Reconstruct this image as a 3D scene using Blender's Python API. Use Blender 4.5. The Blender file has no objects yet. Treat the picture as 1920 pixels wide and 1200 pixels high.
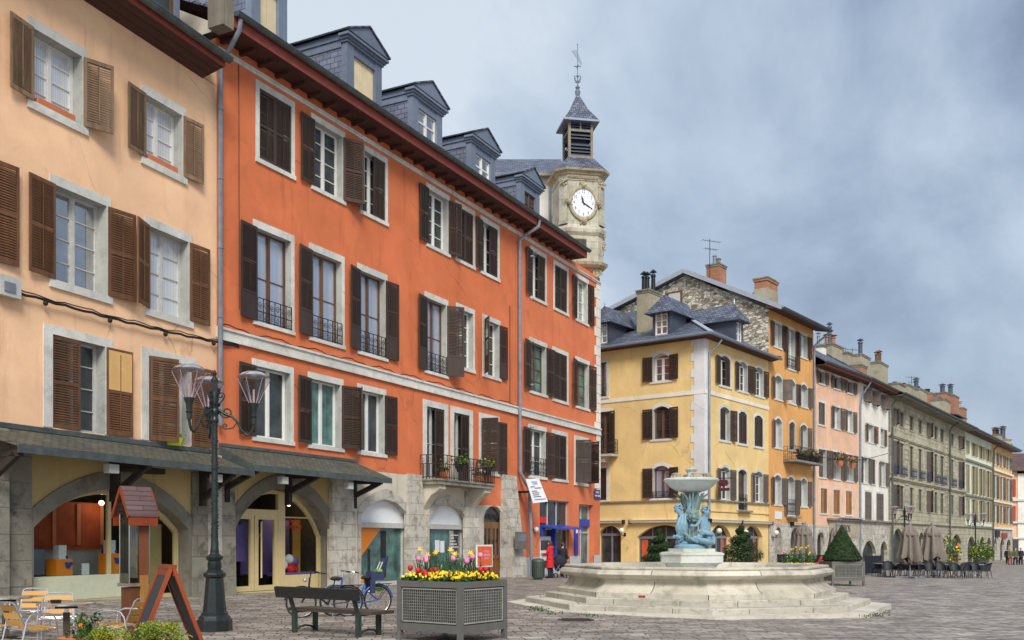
import bpy, math, random
from math import sin, cos, pi, radians, hypot, atan2, sqrt
from mathutils import Vector, Matrix
rnd = random.Random(7)
scene = bpy.context.scene
COL = scene.collection
F, HZ, EYE = 1840.0, 1015.0, 1.7          # focal length and horizon row of the 1920 px photograph, eye height in m

# ------------------------------------------------------------------ mesh helpers
class MB:
    def __init__(s): s.v=[]; s.f=[]; s.m=[]
    def add(s, vs, fs, mi=0):
        o=len(s.v); s.v+= [tuple(p) for p in vs]
        for f in fs: s.f.append(tuple(i+o for i in f)); s.m.append(mi)
        return s
    def box(s,x0,x1,y0,y1,z0,z1,mi=0):
        return s.add([(x0,y0,z0),(x1,y0,z0),(x1,y1,z0),(x0,y1,z0),(x0,y0,z1),(x1,y0,z1),(x1,y1,z1),(x0,y1,z1)],
              [(0,3,2,1),(4,5,6,7),(0,1,5,4),(1,2,6,5),(2,3,7,6),(3,0,4,7)],mi)
    def quad(s,a,b,c,d,mi=0): return s.add([a,b,c,d],[(0,1,2,3)],mi)
    def poly(s,pts,mi=0): return s.add(pts,[tuple(range(len(pts)))],mi)
    def extr(s,pts,vec,mi=0):                 # closed prism from a planar outline
        n=len(pts); q=[tuple(p[i]+vec[i] for i in range(3)) for p in pts]
        fs=[tuple(range(n))[::-1], tuple(range(n,2*n))]+[(i,(i+1)%n,(i+1)%n+n,i+n) for i in range(n)]
        return s.add(list(pts)+q,fs,mi)
    def obox(s,a,b,w,h,up=(0,0,1),mi=0):      # bar of rectangular section from a to b
        a=Vector(a);b=Vector(b);d=(b-a).normalized();u=Vector(up)
        if abs(d.dot(u))>.98: u=Vector((1,0,0))
        r=d.cross(u).normalized();u=r.cross(d).normalized()
        P=[]
        for p in (a,b):
            for i,j in ((-1,-1),(1,-1),(1,1),(-1,1)): P.append(p+r*(i*w/2)+u*(j*h/2))
        return s.add(P,[(0,3,2,1),(4,5,6,7),(0,1,5,4),(1,2,6,5),(2,3,7,6),(3,0,4,7)],mi)
    def tube(s,pts,r,n=6,mi=0,close=False,cap=True):
        P=[Vector(p) for p in pts]; N=len(P); vs=[]; prev=None
        for i,p in enumerate(P):
            if close: d=P[(i+1)%N]-P[i-1]
            else: d=P[min(i+1,N-1)]-P[max(i-1,0)]
            if d.length<1e-9: d=Vector((0,0,1))
            d.normalize()
            if prev is None:
                u=Vector((0,0,1)) if abs(d.z)<.9 else Vector((1,0,0))
                a=d.cross(u).normalized()
            else:
                a=prev-d*prev.dot(d)
                if a.length<1e-6: a=d.orthogonal()
                a.normalize()
            prev=a; b=d.cross(a); rr=r[i] if isinstance(r,(list,tuple)) else r
            for k in range(n):
                t=2*pi*k/n; vs.append(p+a*(rr*cos(t))+b*(rr*sin(t)))
        fs=[]
        for i in range(N if close else N-1):
            j=(i+1)%N
            for k in range(n): fs.append((i*n+k,i*n+(k+1)%n,j*n+(k+1)%n,j*n+k))
        if not close and cap: fs+= [tuple(range(n))[::-1], tuple(range((N-1)*n,N*n))]
        return s.add(vs,fs,mi)
    def lathe(s,prof,n=16,c=(0,0,0),mi=0,rot=0,sx=1,sy=1,cap=True):
        vs=[];fs=[];N=len(prof)
        for r,z in prof:
            for k in range(n):
                t=2*pi*k/n+rot; vs.append((c[0]+r*cos(t)*sx,c[1]+r*sin(t)*sy,c[2]+z))
        for i in range(N-1):
            for k in range(n): fs.append((i*n+k,i*n+(k+1)%n,(i+1)*n+(k+1)%n,(i+1)*n+k))
        if cap: fs+=[tuple(range(n))[::-1],tuple(range((N-1)*n,N*n))]
        return s.add(vs,fs,mi)
    def ball(s,c,r,n=10,m=7,mi=0,sq=(1,1,1)):
        prof=[(max(1e-4,sin(pi*i/m))*1.0,-cos(pi*i/m)) for i in range(m+1)]
        vs=[];fs=[]
        for q,z in prof:
            for k in range(n):
                t=2*pi*k/n; vs.append((c[0]+q*cos(t)*r*sq[0],c[1]+q*sin(t)*r*sq[1],c[2]+z*r*sq[2]))
        for i in range(m):
            for k in range(n): fs.append((i*n+k,i*n+(k+1)%n,(i+1)*n+(k+1)%n,(i+1)*n+k))
        return s.add(vs,fs,mi)
    def leaf(s,p,size,mi=0,r=rnd,nrm=None,asp=.6):
        d=Vector((r.gauss(0,1),r.gauss(0,1),r.gauss(0,1)))
        if nrm is not None: d=d*.55+Vector(nrm)
        d.normalize(); a=d.orthogonal().normalized(); a.rotate(Matrix.Rotation(r.random()*6.28,3,d)); b=d.cross(a)
        p=Vector(p); k=size*(.7+.6*r.random())
        return s.add([p-a*k,p-b*k*asp,p+a*k,p+b*k*asp],[(0,1,2,3)],mi)
    def tr(s,loc=(0,0,0),rz=0,start=0,rx=0,ry=0,sc=1):
        M=Matrix.Translation(loc)@Matrix.Rotation(rz,4,'Z')@Matrix.Rotation(ry,4,'Y')@Matrix.Rotation(rx,4,'X')@Matrix.Scale(sc,4)
        for i in range(start,len(s.v)): s.v[i]=tuple(M@Vector(s.v[i]))
        return s
    def mesh(s,name,mats,smooth=False):
        me=bpy.data.meshes.new(name); me.from_pydata(s.v,[],s.f)
        if not isinstance(mats,(list,tuple)): mats=[mats]
        for m in mats: me.materials.append(m)
        if len(mats)>1: me.polygons.foreach_set('material_index',s.m)
        uv=me.uv_layers.new(name='UVMap'); dat=[0.0]*(2*len(me.loops)); V=me.vertices
        for p in me.polygons:
            n=p.normal
            if abs(n.z)>.97: t=Vector((1,0,0))
            else: t=Vector((-n.y,n.x,0)).normalized()
            w=n.cross(t)
            for li in p.loop_indices:
                co=V[me.loops[li].vertex_index].co
                dat[2*li]=co.dot(t); dat[2*li+1]=co.dot(w)
        uv.data.foreach_set('uv',dat)
        if smooth:
            me.shade_smooth(); me.set_sharp_from_angle(angle=radians(smooth if smooth is not True else 42))
        me.update(); return me
    def build(s,name,mats,parent=None,loc=(0,0,0),rz=0,smooth=False):
        return link(name,s.mesh(name,mats,smooth),parent,loc,rz)
def link(name,me,parent=None,loc=(0,0,0),rz=0):
    o=bpy.data.objects.new(name,me); COL.objects.link(o); o.location=loc; o.rotation_euler=(0,0,rz)
    if parent: o.parent=parent
    return o
def tag(o,label=None,cat=None,group=None,kind=None):
    if label: o['label']=label
    if cat: o['category']=cat
    if group: o['group']=group
    if kind: o['kind']=kind
    return o
def thing(name,label,cat,loc=(0,0,0),rz=0,group=None):
    o=bpy.data.objects.new(name,None); COL.objects.link(o); o.location=loc; o.rotation_euler=(0,0,rz)
    o.empty_display_size=.2
    return tag(o,label,cat,group)
def dup(root,loc,rz,label,group=None,sc=1):
    def cp(o,par):
        c=o.copy(); COL.objects.link(c)
        if par: c.parent=par
        for ch in list(o.children): cp(ch,c)
        return c
    c=cp(root,None); c.location=loc; c.rotation_euler=(0,0,rz); c['label']=label; c.scale=(sc,)*3
    if group: c['group']=group
    return c
def text_mesh(txt,size,ext=.004):
    cu=bpy.data.curves.new('lettering','FONT'); cu.body=txt; cu.size=size; cu.extrude=ext; cu.align_x='CENTER'; cu.align_y='CENTER'
    ob=bpy.data.objects.new('lettering',cu); COL.objects.link(ob)
    dg=bpy.context.evaluated_depsgraph_get(); me=bpy.data.meshes.new_from_object(ob.evaluated_get(dg))
    bpy.data.objects.remove(ob); bpy.data.curves.remove(cu)
    return me
def lettering(txt,size,m,parent,loc,rot=(pi/2,0,0),name='lettering'):
    me=text_mesh(txt,size); me.materials.clear(); me.materials.append(m)
    o=link(name,me,parent,loc); o.rotation_euler=rot; return o

def ground_z(x):
    if x>0: return -.0145*x*x/(x+2.0)
    if x<-8.5: return .06*(-8.5-x)
    return 0.0
def at(px,py,Y): return Vector(((px-960)/F*Y, Y, EYE-(py-HZ)/F*Y))
def ground_at(px,Y):
    x=(px-960)/F*Y; return Vector((x,Y,ground_z(x)))

# ------------------------------------------------------------------ materials
def newmat(name):
    m=bpy.data.materials.new(name); m.use_nodes=True; nt=m.node_tree; b=nt.nodes['Principled BSDF']
    return m,nt,b
def N(nt,t,**k):
    n=nt.nodes.new(t)
    for a,v in k.items(): setattr(n,a,v)
    return n
def L(nt,a,b): nt.links.new(a,b)
def noise(nt,vec,scale,detail=5,rough=.6,dist=0):
    n=N(nt,'ShaderNodeTexNoise'); n.inputs['Scale'].default_value=scale; n.inputs['Detail'].default_value=detail
    n.inputs['Roughness'].default_value=rough; n.inputs['Distortion'].default_value=dist; L(nt,vec,n.inputs['Vector']); return n
def mapping(nt,vec,scale=(1,1,1),rot=(0,0,0),loc=(0,0,0)):
    n=N(nt,'ShaderNodeMapping'); n.inputs['Scale'].default_value=scale; n.inputs['Rotation'].default_value=rot; n.inputs['Location'].default_value=loc
    L(nt,vec,n.inputs['Vector']); return n.outputs[0]
def ramp(nt,fac,p0,p1,c0=(0,0,0,1),c1=(1,1,1,1)):
    n=N(nt,'ShaderNodeValToRGB'); e=n.color_ramp.elements; e[0].position=p0; e[1].position=p1; e[0].color=c0; e[1].color=c1
    L(nt,fac,n.inputs[0]); return n.outputs[0]
def mix(nt,fac,a,b,mode='MIX'):
    n=N(nt,'ShaderNodeMix',data_type='RGBA',blend_type=mode)
    for s,i in ((fac,0),(a,6),(b,7)):
        if isinstance(s,(int,float)): n.inputs[i].default_value=s if i==0 else (s,s,s,1)
        elif isinstance(s,tuple): n.inputs[i].default_value=(s+(1,))[:4]
        else: L(nt,s,n.inputs[i])
    return n.outputs[2]
def math_(nt,op,a,b=None):
    n=N(nt,'ShaderNodeMath',operation=op)
    for s,i in ((a,0),(b,1)):
        if s is None: continue
        if isinstance(s,(int,float)): n.inputs[i].default_value=s
        else: L(nt,s,n.inputs[i])
    return n.outputs[0]
def bump(nt,b,h,strength,dist=.02):
    n=N(nt,'ShaderNodeBump'); n.inputs['Strength'].default_value=strength; n.inputs['Distance'].default_value=dist
    L(nt,h,n.inputs['Height']); L(nt,n.outputs[0],b.inputs['Normal']); return n
def objvec(nt,shift=True):
    tc=N(nt,'ShaderNodeTexCoord'); v=tc.outputs['Object']
    if shift:
        oi=N(nt,'ShaderNodeObjectInfo'); a=N(nt,'ShaderNodeVectorMath',operation='ADD'); L(nt,v,a.inputs[0])
        c=N(nt,'ShaderNodeCombineXYZ'); r=math_(nt,'MULTIPLY',oi.outputs['Random'],37.0)
        for i in range(3): L(nt,r,c.inputs[i])
        L(nt,c.outputs[0],a.inputs[1]); v=a.outputs[0]
    return v
def scl(c,k): return tuple(min(1,x*k) for x in c[:3])
def plaster(name,col,stain=(.25,.17,.11),amt=.45,rough=.92):
    m,nt,b=newmat(name); v=objvec(nt,False)
    n1=noise(nt,v,.45,7,.62,.4); n2=noise(nt,mapping(nt,v,(1.6,1.6,.22)),1.2,6,.65); n3=noise(nt,v,3.2,8,.7)
    c=mix(nt,ramp(nt,n1.outputs[0],.35,.7),scl(col,.86),scl(col,1.12))
    c=mix(nt,math_(nt,'MULTIPLY',ramp(nt,n2.outputs[0],.56,.78),amt),c,stain)
    c=mix(nt,math_(nt,'MULTIPLY',ramp(nt,n3.outputs[0],.6,.72),amt*.35),c,scl(col,.62))
    nw=noise(nt,v,1.1,5,.6); wv=mix(nt,.3,v,nw.outputs['Color']); cr=N(nt,'ShaderNodeTexVoronoi',feature='DISTANCE_TO_EDGE'); cr.inputs['Scale'].default_value=.55; L(nt,wv,cr.inputs['Vector'])
    ck=math_(nt,'MULTIPLY',ramp(nt,cr.outputs[0],.002,.009,(1,1,1,1),(0,0,0,1)),ramp(nt,noise(nt,v,.37,3).outputs[0],.5,.62))
    c=mix(nt,math_(nt,'MULTIPLY',ck,.6),c,scl(col,.35))
    pt=ramp(nt,noise(nt,mapping(nt,v,(1,1,1),(0,0,0),(7,3,5)),.62,2,.4).outputs[0],.6,.63); c=mix(nt,math_(nt,'MULTIPLY',pt,amt*.45),c,scl(col,1.22))
    L(nt,c,b.inputs['Base Color']); b.inputs['Roughness'].default_value=rough; b.inputs['Specular IOR Level'].default_value=.2
    bump(nt,b,noise(nt,v,9,9,.75).outputs[0],.35,.03); return m
def stone(name,col,dark=(.12,.11,.09),amt=.5,scale=2.4,blocks=None,pit=.4,mortar=(.22,.2,.17)):
    m,nt,b=newmat(name); v=objvec(nt); n1=noise(nt,v,scale,8,.68,.3); n2=noise(nt,v,scale*5,6,.7); n3=noise(nt,v,.6,4)
    c=mix(nt,ramp(nt,n3.outputs[0],.35,.68),scl(col,.82),scl(col,1.12))
    c=mix(nt,math_(nt,'MULTIPLY',ramp(nt,n1.outputs[0],.5,.7),amt),c,dark)
    c=mix(nt,math_(nt,'MULTIPLY',ramp(nt,n2.outputs[0],.56,.68),amt*.6),c,scl(col,.45))
    h=math_(nt,'ADD',n1.outputs[0],math_(nt,'MULTIPLY',n2.outputs[0],pit))
    if blocks:
        tc=N(nt,'ShaderNodeTexCoord'); bt=N(nt,'ShaderNodeTexBrick'); L(nt,tc.outputs['UV'],bt.inputs['Vector'])
        bt.inputs['Scale'].default_value=1; bt.inputs['Brick Width'].default_value=blocks[0]; bt.inputs['Row Height'].default_value=blocks[1]
        bt.inputs['Mortar Size'].default_value=blocks[2] if len(blocks)>2 else .012; bt.inputs['Mortar Smooth'].default_value=.3
        bt.inputs['Color1'].default_value=(.78,.78,.78,1); bt.inputs['Color2'].default_value=(1,1,1,1); bt.inputs['Mortar'].default_value=(.9,.9,.9,1)
        c=mix(nt,1.0,c,bt.outputs['Color'],'MULTIPLY'); c=mix(nt,bt.outputs['Fac'],c,mortar)
        h=math_(nt,'SUBTRACT',h,math_(nt,'MULTIPLY',bt.outputs['Fac'],1.2))
    L(nt,c,b.inputs['Base Color']); b.inputs['Roughness'].default_value=.9; b.inputs['Specular IOR Level'].default_value=.25
    bump(nt,b,h,.55,.03); return m
def tiles(name,col,col2,w=.3,h=.16,mort=.012,rough=.6,mcol=(.02,.02,.025),bstr=.6,moss=None):
    m,nt,b=newmat(name); tc=N(nt,'ShaderNodeTexCoord'); bt=N(nt,'ShaderNodeTexBrick'); L(nt,tc.outputs['UV'],bt.inputs['Vector'])
    bt.inputs['Scale'].default_value=1; bt.inputs['Brick Width'].default_value=w; bt.inputs['Row Height'].default_value=h
    bt.inputs['Mortar Size'].default_value=mort; bt.inputs['Mortar Smooth'].default_value=.2; bt.inputs['Bias'].default_value=-.1
    bt.inputs['Color1'].default_value=col+(1,); bt.inputs['Color2'].default_value=col2+(1,); bt.inputs['Mortar'].default_value=mcol+(1,)
    v=objvec(nt); n1=noise(nt,v,.9,6,.65); n2=noise(nt,v,7,5)
    c=mix(nt,.75,bt.outputs['Color'],ramp(nt,n1.outputs[0],.3,.72,(.55,.55,.55,1),(1.25,1.25,1.25,1)),'MULTIPLY')
    if moss: c=mix(nt,math_(nt,'MULTIPLY',ramp(nt,n2.outputs[0],.5,.68),.6),c,moss)
    L(nt,c,b.inputs['Base Color']); b.inputs['Roughness'].default_value=rough
    bump(nt,b,math_(nt,'SUBTRACT',math_(nt,'MULTIPLY',n2.outputs[0],.4),bt.outputs['Fac']),bstr,.015); return m
def paint(name,col,rough=.5,var=.18,metal=0.0,scale=6,chip=None,chipamt=.0,bs=.12):
    m,nt,b=newmat(name); v=objvec(nt); n1=noise(nt,v,scale,6,.65); oi=N(nt,'ShaderNodeObjectInfo')
    c=mix(nt,ramp(nt,n1.outputs[0],.3,.7),scl(col,1-var),scl(col,1+var))
    c=mix(nt,1.0,c,ramp(nt,oi.outputs['Random'],0,1,(.86,.86,.86,1),(1.08,1.08,1.08,1)),'MULTIPLY')
    if chip:
        n2=noise(nt,v,scale*4,8,.75); c=mix(nt,math_(nt,'MULTIPLY',ramp(nt,n2.outputs[0],.55,.63),chipamt),c,chip)
    L(nt,c,b.inputs['Base Color']); b.inputs['Roughness'].default_value=rough; b.inputs['Metallic'].default_value=metal
    bump(nt,b,n1.outputs[0],bs,.01); return m
def wood(name,col,dark,rough=.6,scale=9,axis=2,amt=.6):
    m,nt,b=newmat(name); v=objvec(nt); s=[scale]*3; s[axis]=scale*.09
    n1=noise(nt,mapping(nt,v,tuple(s)),1.0,8,.7,.6); n2=noise(nt,v,1.3,4); oi=N(nt,'ShaderNodeObjectInfo')
    c=mix(nt,math_(nt,'MULTIPLY',ramp(nt,n1.outputs[0],.4,.65),amt),col,dark)
    c=mix(nt,math_(nt,'MULTIPLY',ramp(nt,n2.outputs[0],.45,.75),.4),c,scl(col,1.5))
    c=mix(nt,1.0,c,ramp(nt,oi.outputs['Random'],0,1,(.75,.75,.75,1),(1.15,1.15,1.15,1)),'MULTIPLY')
    L(nt,c,b.inputs['Base Color']); b.inputs['Roughness'].default_value=rough; bump(nt,b,n1.outputs[0],.3,.01); return m
def windowglass(name,col,refl=.3,curtain=None,k=.9):
    m,nt,b=newmat(name); v=objvec(nt); out=nt.nodes['Material Output']
    oi=N(nt,'ShaderNodeObjectInfo')
    if curtain:
        w=N(nt,'ShaderNodeTexWave'); w.inputs['Scale'].default_value=5; w.inputs['Distortion'].default_value=2.5; w.inputs['Detail'].default_value=2; w.inputs['Detail Scale'].default_value=.4
        L(nt,mapping(nt,v,(1,1,.03)),w.inputs['Vector']); c=mix(nt,w.outputs[1],scl(curtain,.6),curtain)
    else:
        c=mix(nt,ramp(nt,noise(nt,v,1.6,3).outputs[0],.35,.7),scl(col,.5),scl(col,1.7))
    L(nt,c,b.inputs['Base Color']); b.inputs['Roughness'].default_value=.6; b.inputs['Specular IOR Level'].default_value=.2
    g=N(nt,'ShaderNodeBsdfGlossy'); g.inputs['Roughness'].default_value=.02; g.inputs['Color'].default_value=(1,.96,.9,1)
    bp=N(nt,'ShaderNodeBump'); bp.inputs['Strength'].default_value=.1; bp.inputs['Distance'].default_value=.03
    L(nt,noise(nt,v,1.7,2).outputs[0],bp.inputs['Height']); L(nt,bp.outputs[0],g.inputs['Normal'])
    ms=N(nt,'ShaderNodeMixShader'); lw=N(nt,'ShaderNodeFresnel'); lw.inputs[0].default_value=1.5
    L(nt,math_(nt,'ADD',math_(nt,'MULTIPLY',lw.outputs[0],k),refl),ms.inputs[0]); L(nt,b.outputs[0],ms.inputs[1]); L(nt,g.outputs[0],ms.inputs[2]); L(nt,ms.outputs[0],out.inputs['Surface'])
    return m
def clearglass(name,tint=(.85,.9,.88),refl=.1):
    m,nt,b=newmat(name); out=nt.nodes['Material Output']; t=N(nt,'ShaderNodeBsdfTransparent'); t.inputs[0].default_value=tint+(1,)
    g=N(nt,'ShaderNodeBsdfGlossy'); g.inputs['Roughness'].default_value=.02; fr=N(nt,'ShaderNodeFresnel'); fr.inputs[0].default_value=1.5
    ms=N(nt,'ShaderNodeMixShader'); L(nt,math_(nt,'MAXIMUM',math_(nt,'ADD',math_(nt,'MULTIPLY',fr.outputs[0],.14),refl),0.0),ms.inputs[0]); L(nt,t.outputs[0],ms.inputs[1]); L(nt,g.outputs[0],ms.inputs[2]); L(nt,ms.outputs[0],out.inputs['Surface'])
    return m
def foliage(name,col,col2,rough=.6):
    m,nt,b=newmat(name); v=objvec(nt,False); n1=noise(nt,v,5,4,.6); n2=noise(nt,v,38,2)
    c=mix(nt,ramp(nt,n1.outputs[0],.35,.68),col,col2); c=mix(nt,ramp(nt,n2.outputs[0],.4,.68),scl(col,.6),c)
    L(nt,c,b.inputs['Base Color']); b.inputs['Roughness'].default_value=rough; b.inputs['Specular IOR Level'].default_value=.3
    return m
def rubble(name):
    m,nt,b=newmat(name); tc=N(nt,'ShaderNodeTexCoord'); v=mapping(nt,tc.outputs['UV'],(2.3,4.6,1)); nz=noise(nt,v,2.0,3)
    vv=mix(nt,.18,v,nz.outputs['Color'])
    vo=N(nt,'ShaderNodeTexVoronoi',feature='DISTANCE_TO_EDGE'); L(nt,vv,vo.inputs['Vector']); vo.inputs['Scale'].default_value=1.7
    vc=N(nt,'ShaderNodeTexVoronoi'); L(nt,vv,vc.inputs['Vector']); vc.inputs['Scale'].default_value=1.7
    sep=N(nt,'ShaderNodeSeparateColor'); L(nt,vc.outputs['Color'],sep.inputs[0])
    c=ramp(nt,sep.outputs[0],.05,.95,(.2,.165,.115,1),(.78,.72,.6,1)); n2=noise(nt,v,9,5)
    c=mix(nt,.6,c,ramp(nt,n2.outputs[0],.3,.7,(.6,.6,.6,1),(1.2,1.2,1.2,1)),'MULTIPLY')
    e=ramp(nt,vo.outputs[0],.02,.09); c=mix(nt,e,(.23,.2,.16),c); L(nt,c,b.inputs['Base Color']); b.inputs['Roughness'].default_value=.95
    bump(nt,b,e,.7,.05); return m
M={}
def setup_mats():
    M['orange']=plaster('orange_plaster',(.66,.185,.078),(.3,.08,.035),.65)
    M['orange2']=plaster('salmon_orange_plaster',(.7,.205,.095),(.36,.12,.05),.45)
    M['peach']=plaster('peach_plaster',(.92,.575,.35),(.54,.32,.17),.65)
    M['yellow']=plaster('yellow_plaster',(.8,.585,.265),(.58,.38,.14),.5)
    M['amber']=plaster('amber_plaster',(.72,.38,.14),(.5,.25,.08),.5)
    M['pink']=plaster('pink_plaster',(.78,.49,.34),(.55,.33,.21),.55)
    M['white']=plaster('white_plaster',(.78,.75,.68),(.45,.4,.3),.5)
    M['pale']=plaster('pale_green_plaster',(.68,.74,.6),(.35,.36,.22),.5)
    M['ochre']=plaster('ochre_plaster',(.74,.47,.2),(.5,.33,.14),.5)
    M['cream']=plaster('cream_plaster',(.62,.56,.45),(.3,.25,.18),.7)
    M['beige']=plaster('beige_plaster',(.5,.38,.17),(.33,.24,.1),.3)
    M['greystone']=stone('grey_ashlar',(.5,.47,.35),(.2,.18,.12),.5,1.3,(.9,.42,.012),.3,(.15,.13,.09))
    M['ashlar']=stone('pale_ashlar',(.6,.565,.49),(.17,.145,.11),.95,2.6,(.62,.46,.014),.8,(.36,.32,.26))
    M['darkashlar']=stone('weathered_ashlar',(.3,.275,.22),(.075,.07,.055),.9,2.4,(.8,.45,.02),.6,(.14,.125,.1))
    M['archstone']=stone('dark_arch_stone',(.21,.195,.155),(.07,.065,.05),.7,1.6,None,.5); M['roughpier']=stone('rough_pier_stone',(.3,.28,.225),(.07,.065,.05),.95,2.2,(1.3,.62,.014),.9,(.17,.155,.125))
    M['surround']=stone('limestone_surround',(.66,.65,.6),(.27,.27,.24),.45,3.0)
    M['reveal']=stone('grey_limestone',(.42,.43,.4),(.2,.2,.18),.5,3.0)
    M['tower']=stone('cream_tower_stone',(.56,.53,.42),(.17,.16,.125),.75,1.5,(.9,.4,.008),.3,(.36,.32,.23))
    M['towercarve']=stone('carved_tower_stone',(.45,.39,.27),(.12,.1,.07),.8,5.0,None,.9)
    M['fountain']=stone('fountain_limestone',(.62,.58,.49),(.22,.2,.14),.6,1.6,None,.8)
    M['fountainstep']=stone('fountain_step_stone',(.62,.58,.49),(.22,.185,.13),.6,6,(1.7,5.0,.014),.8,(.2,.18,.14))
    M['rubble']=rubble('rubble_stone')
    M['slate']=tiles('blue_slate',(.075,.09,.13),(.2,.23,.31),.3,.2,.018,.5,(.01,.012,.02),.9)
    M['slatedark']=tiles('mossy_slate',(.085,.085,.07),(.15,.14,.105),.24,.13,.012,.7,(.02,.02,.015),.7,(.13,.12,.05))
    M['slatecheek']=tiles('violet_slate',(.14,.155,.22),(.22,.235,.31),.34,.2,.014,.5,(.05,.05,.08))
    M['brick']=tiles('red_brick',(.42,.14,.06),(.5,.2,.1),.22,.07,.012,.85,(.35,.25,.18))
    M['zinc']=paint('blue_grey_zinc',(.19,.225,.29),.45,.12,.25,3)
    M['zinclight']=paint('pale_zinc',(.48,.52,.58),.4,.15,.3,4)
    M['gutter']=paint('grey_green_gutter',(.09,.11,.105),.4,.35,.3,3)
    M['pipe']=paint('zinc_pipe',(.24,.265,.31),.42,.25,.3,3)
    M['eave']=wood('red_brown_eave',(.085,.03,.022),(.035,.013,.01),.75,5,0)
    M['fascia']=paint('brick_red_fascia',(.29,.06,.042),.6,.2,0,4,(.2,.06,.04),.5)
    M['timber']=wood('dark_timber',(.035,.024,.018),(.012,.01,.008),.8,6,0)
    M['oldtimber']=wood('grey_weathered_timber',(.27,.235,.18),(.1,.085,.06),.85,5,2)
    M['shutdark']=wood('dark_brown_shutter_paint',(.06,.035,.024),(.022,.013,.01),.55,7,2,.5)
    M['shutbrown']=wood('brown_shutter_wood',(.15,.065,.025),(.055,.025,.012),.6,7,2,.7)
    M['shutold']=wood('weathered_shutter_wood',(.26,.17,.1),(.09,.055,.03),.8,6,2,.8)
    M['shutgrey']=wood('grey_brown_shutter',(.13,.1,.085),(.06,.045,.04),.7,6,2,.5)
    M['shuttan']=wood('tan_shutter',(.4,.19,.07),(.2,.09,.03),.7,6,2,.5)
    M['shutkhaki']=paint('khaki_shutter',(.25,.2,.075),.7,.2)
    M['ply']=wood('plywood_panel',(.6,.36,.14),(.42,.22,.07),.7,2,2,.5)
    M['framewhite']=paint('white_window_paint',(.74,.74,.7),.5,.06)
    M['framegrey']=paint('grey_white_window_paint',(.5,.5,.47),.6,.15)
    M['framedark']=paint('grey_green_window_paint',(.16,.16,.13),.6,.2)
    M['framebrown']=wood('brown_window_wood',(.16,.075,.035),(.07,.03,.015),.5)
    M['frametan']=wood('tan_window_wood',(.42,.22,.08),(.2,.1,.04),.5)
    M['glass']=windowglass('dark_window_glass',(.028,.036,.04),.03,k=.55)
    M['glassrow']=windowglass('shadowed_row_glass',(.03,.035,.032),.0,k=.3)
    M['glassblue']=windowglass('sky_window_glass',(.08,.1,.14),.42)
    M['curtain']=windowglass('curtained_glass',None,.2,(.72,.76,.82))
    M['curtainblue']=windowglass('blue_curtained_glass',None,.25,(.38,.45,.62))
    M['shopglass']=clearglass('shop_glass',(.8,.85,.82),-.02)
    M['tealglass']=windowglass('teal_shop_glass',(.07,.15,.14),.04,k=.5)
    M['iron']=paint('black_iron',(.018,.019,.021),.45,.3,.4,8)
    M['rustiron']=paint('rusty_iron',(.05,.035,.03),.7,.4,.3,8,(.16,.07,.03),.6)
    M['lampgreen']=paint('dark_green_cast_iron',(.024,.032,.032),.38,.25,.3,8)
    M['shopframe']=paint('cream_shop_frame',(.66,.52,.26),.45,.06)
    M['shopdado']=paint('pale_green_dado',(.6,.62,.44),.6,.08)
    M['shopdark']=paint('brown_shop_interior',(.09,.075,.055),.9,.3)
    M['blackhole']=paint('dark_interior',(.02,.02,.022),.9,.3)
    M['bluepaint']=paint('deep_blue_paint',(.018,.05,.38),.4,.1)
    M['whitepanel']=paint('white_panel',(.8,.82,.84),.4,.05)
    M['orangepanel']=paint('orange_panel',(.95,.28,.01),.4,.03)
    M['greypaint']=paint('grey_planter_paint',(.13,.125,.112),.5,.12,0,5,(.1,.09,.08),.35)
    M['wire']=paint('pale_wire_mesh',(.42,.41,.36),.45,.2,.4)
    M['benchgreen']=paint('dark_green_bench_metal',(.03,.047,.036),.5,.3,.1,8,(.1,.1,.08),.4)
    M['benchwood']=wood('grey_brown_bench_wood',(.085,.062,.042),(.03,.022,.016),.75,6,0,.8)
    M['benchback']=wood('black_brown_board',(.02,.02,.018),(.01,.01,.01),.6,6,0,.7)
    M['alu']=paint('aluminium_tube',(.72,.72,.74),.22,.05,.95)
    M['slatwood']=wood('honey_wood_slat',(.62,.32,.06),(.4,.18,.03),.5,5,0,.6)
    M['redwood']=wood('red_brown_stained_wood',(.17,.055,.018),(.09,.026,.01),.45,4,2,.5)
    M['orangewood']=wood('orange_stained_wood',(.26,.045,.008),(.13,.025,.005),.4,4,2,.4)
    M['panelwood']=wood('golden_panel_wood',(.4,.2,.045),(.28,.12,.03),.5,3,2,.5)
    M['chalk']=paint('blackboard',(.022,.026,.034),.55,.15,0,2)
    M['shingle']=tiles('violet_brown_shingle',(.115,.07,.07),(.17,.11,.105),1.6,.12,.01,.85,(.06,.03,.03))
    M['perspex']=clearglass('cloudy_perspex',(.7,.7,.66),.08)
    M['doorwood']=wood('chestnut_door_wood',(.3,.12,.035),(.13,.05,.018),.4,5,2,.6)
    M['statue']=stone('pale_blue_verdigris',(.22,.37,.46),(.08,.14,.18),.55,4.0,None,.4)
    M['statuegreen']=stone('green_grey_verdigris',(.2,.3,.29),(.1,.14,.13),.6,4.0,None,.4)
    M['bowl']=stone('pale_bowl_stone',(.62,.66,.62),(.2,.23,.2),.4,3.0,None,.4)
    M['leafdark']=foliage('dark_yew_leaf',(.02,.05,.014),(.07,.13,.03))
    M['leafgold']=foliage('golden_green_leaf',(.3,.36,.03),(.5,.5,.06))
    M['leafmid']=foliage('mid_green_leaf',(.05,.12,.02),(.12,.22,.05))
    M['stemgreen']=foliage('blue_green_blade',(.04,.11,.05),(.1,.2,.09))
    M['petalyellow']=paint('yellow_petal',(.92,.62,.015),.6,.15)
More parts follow.
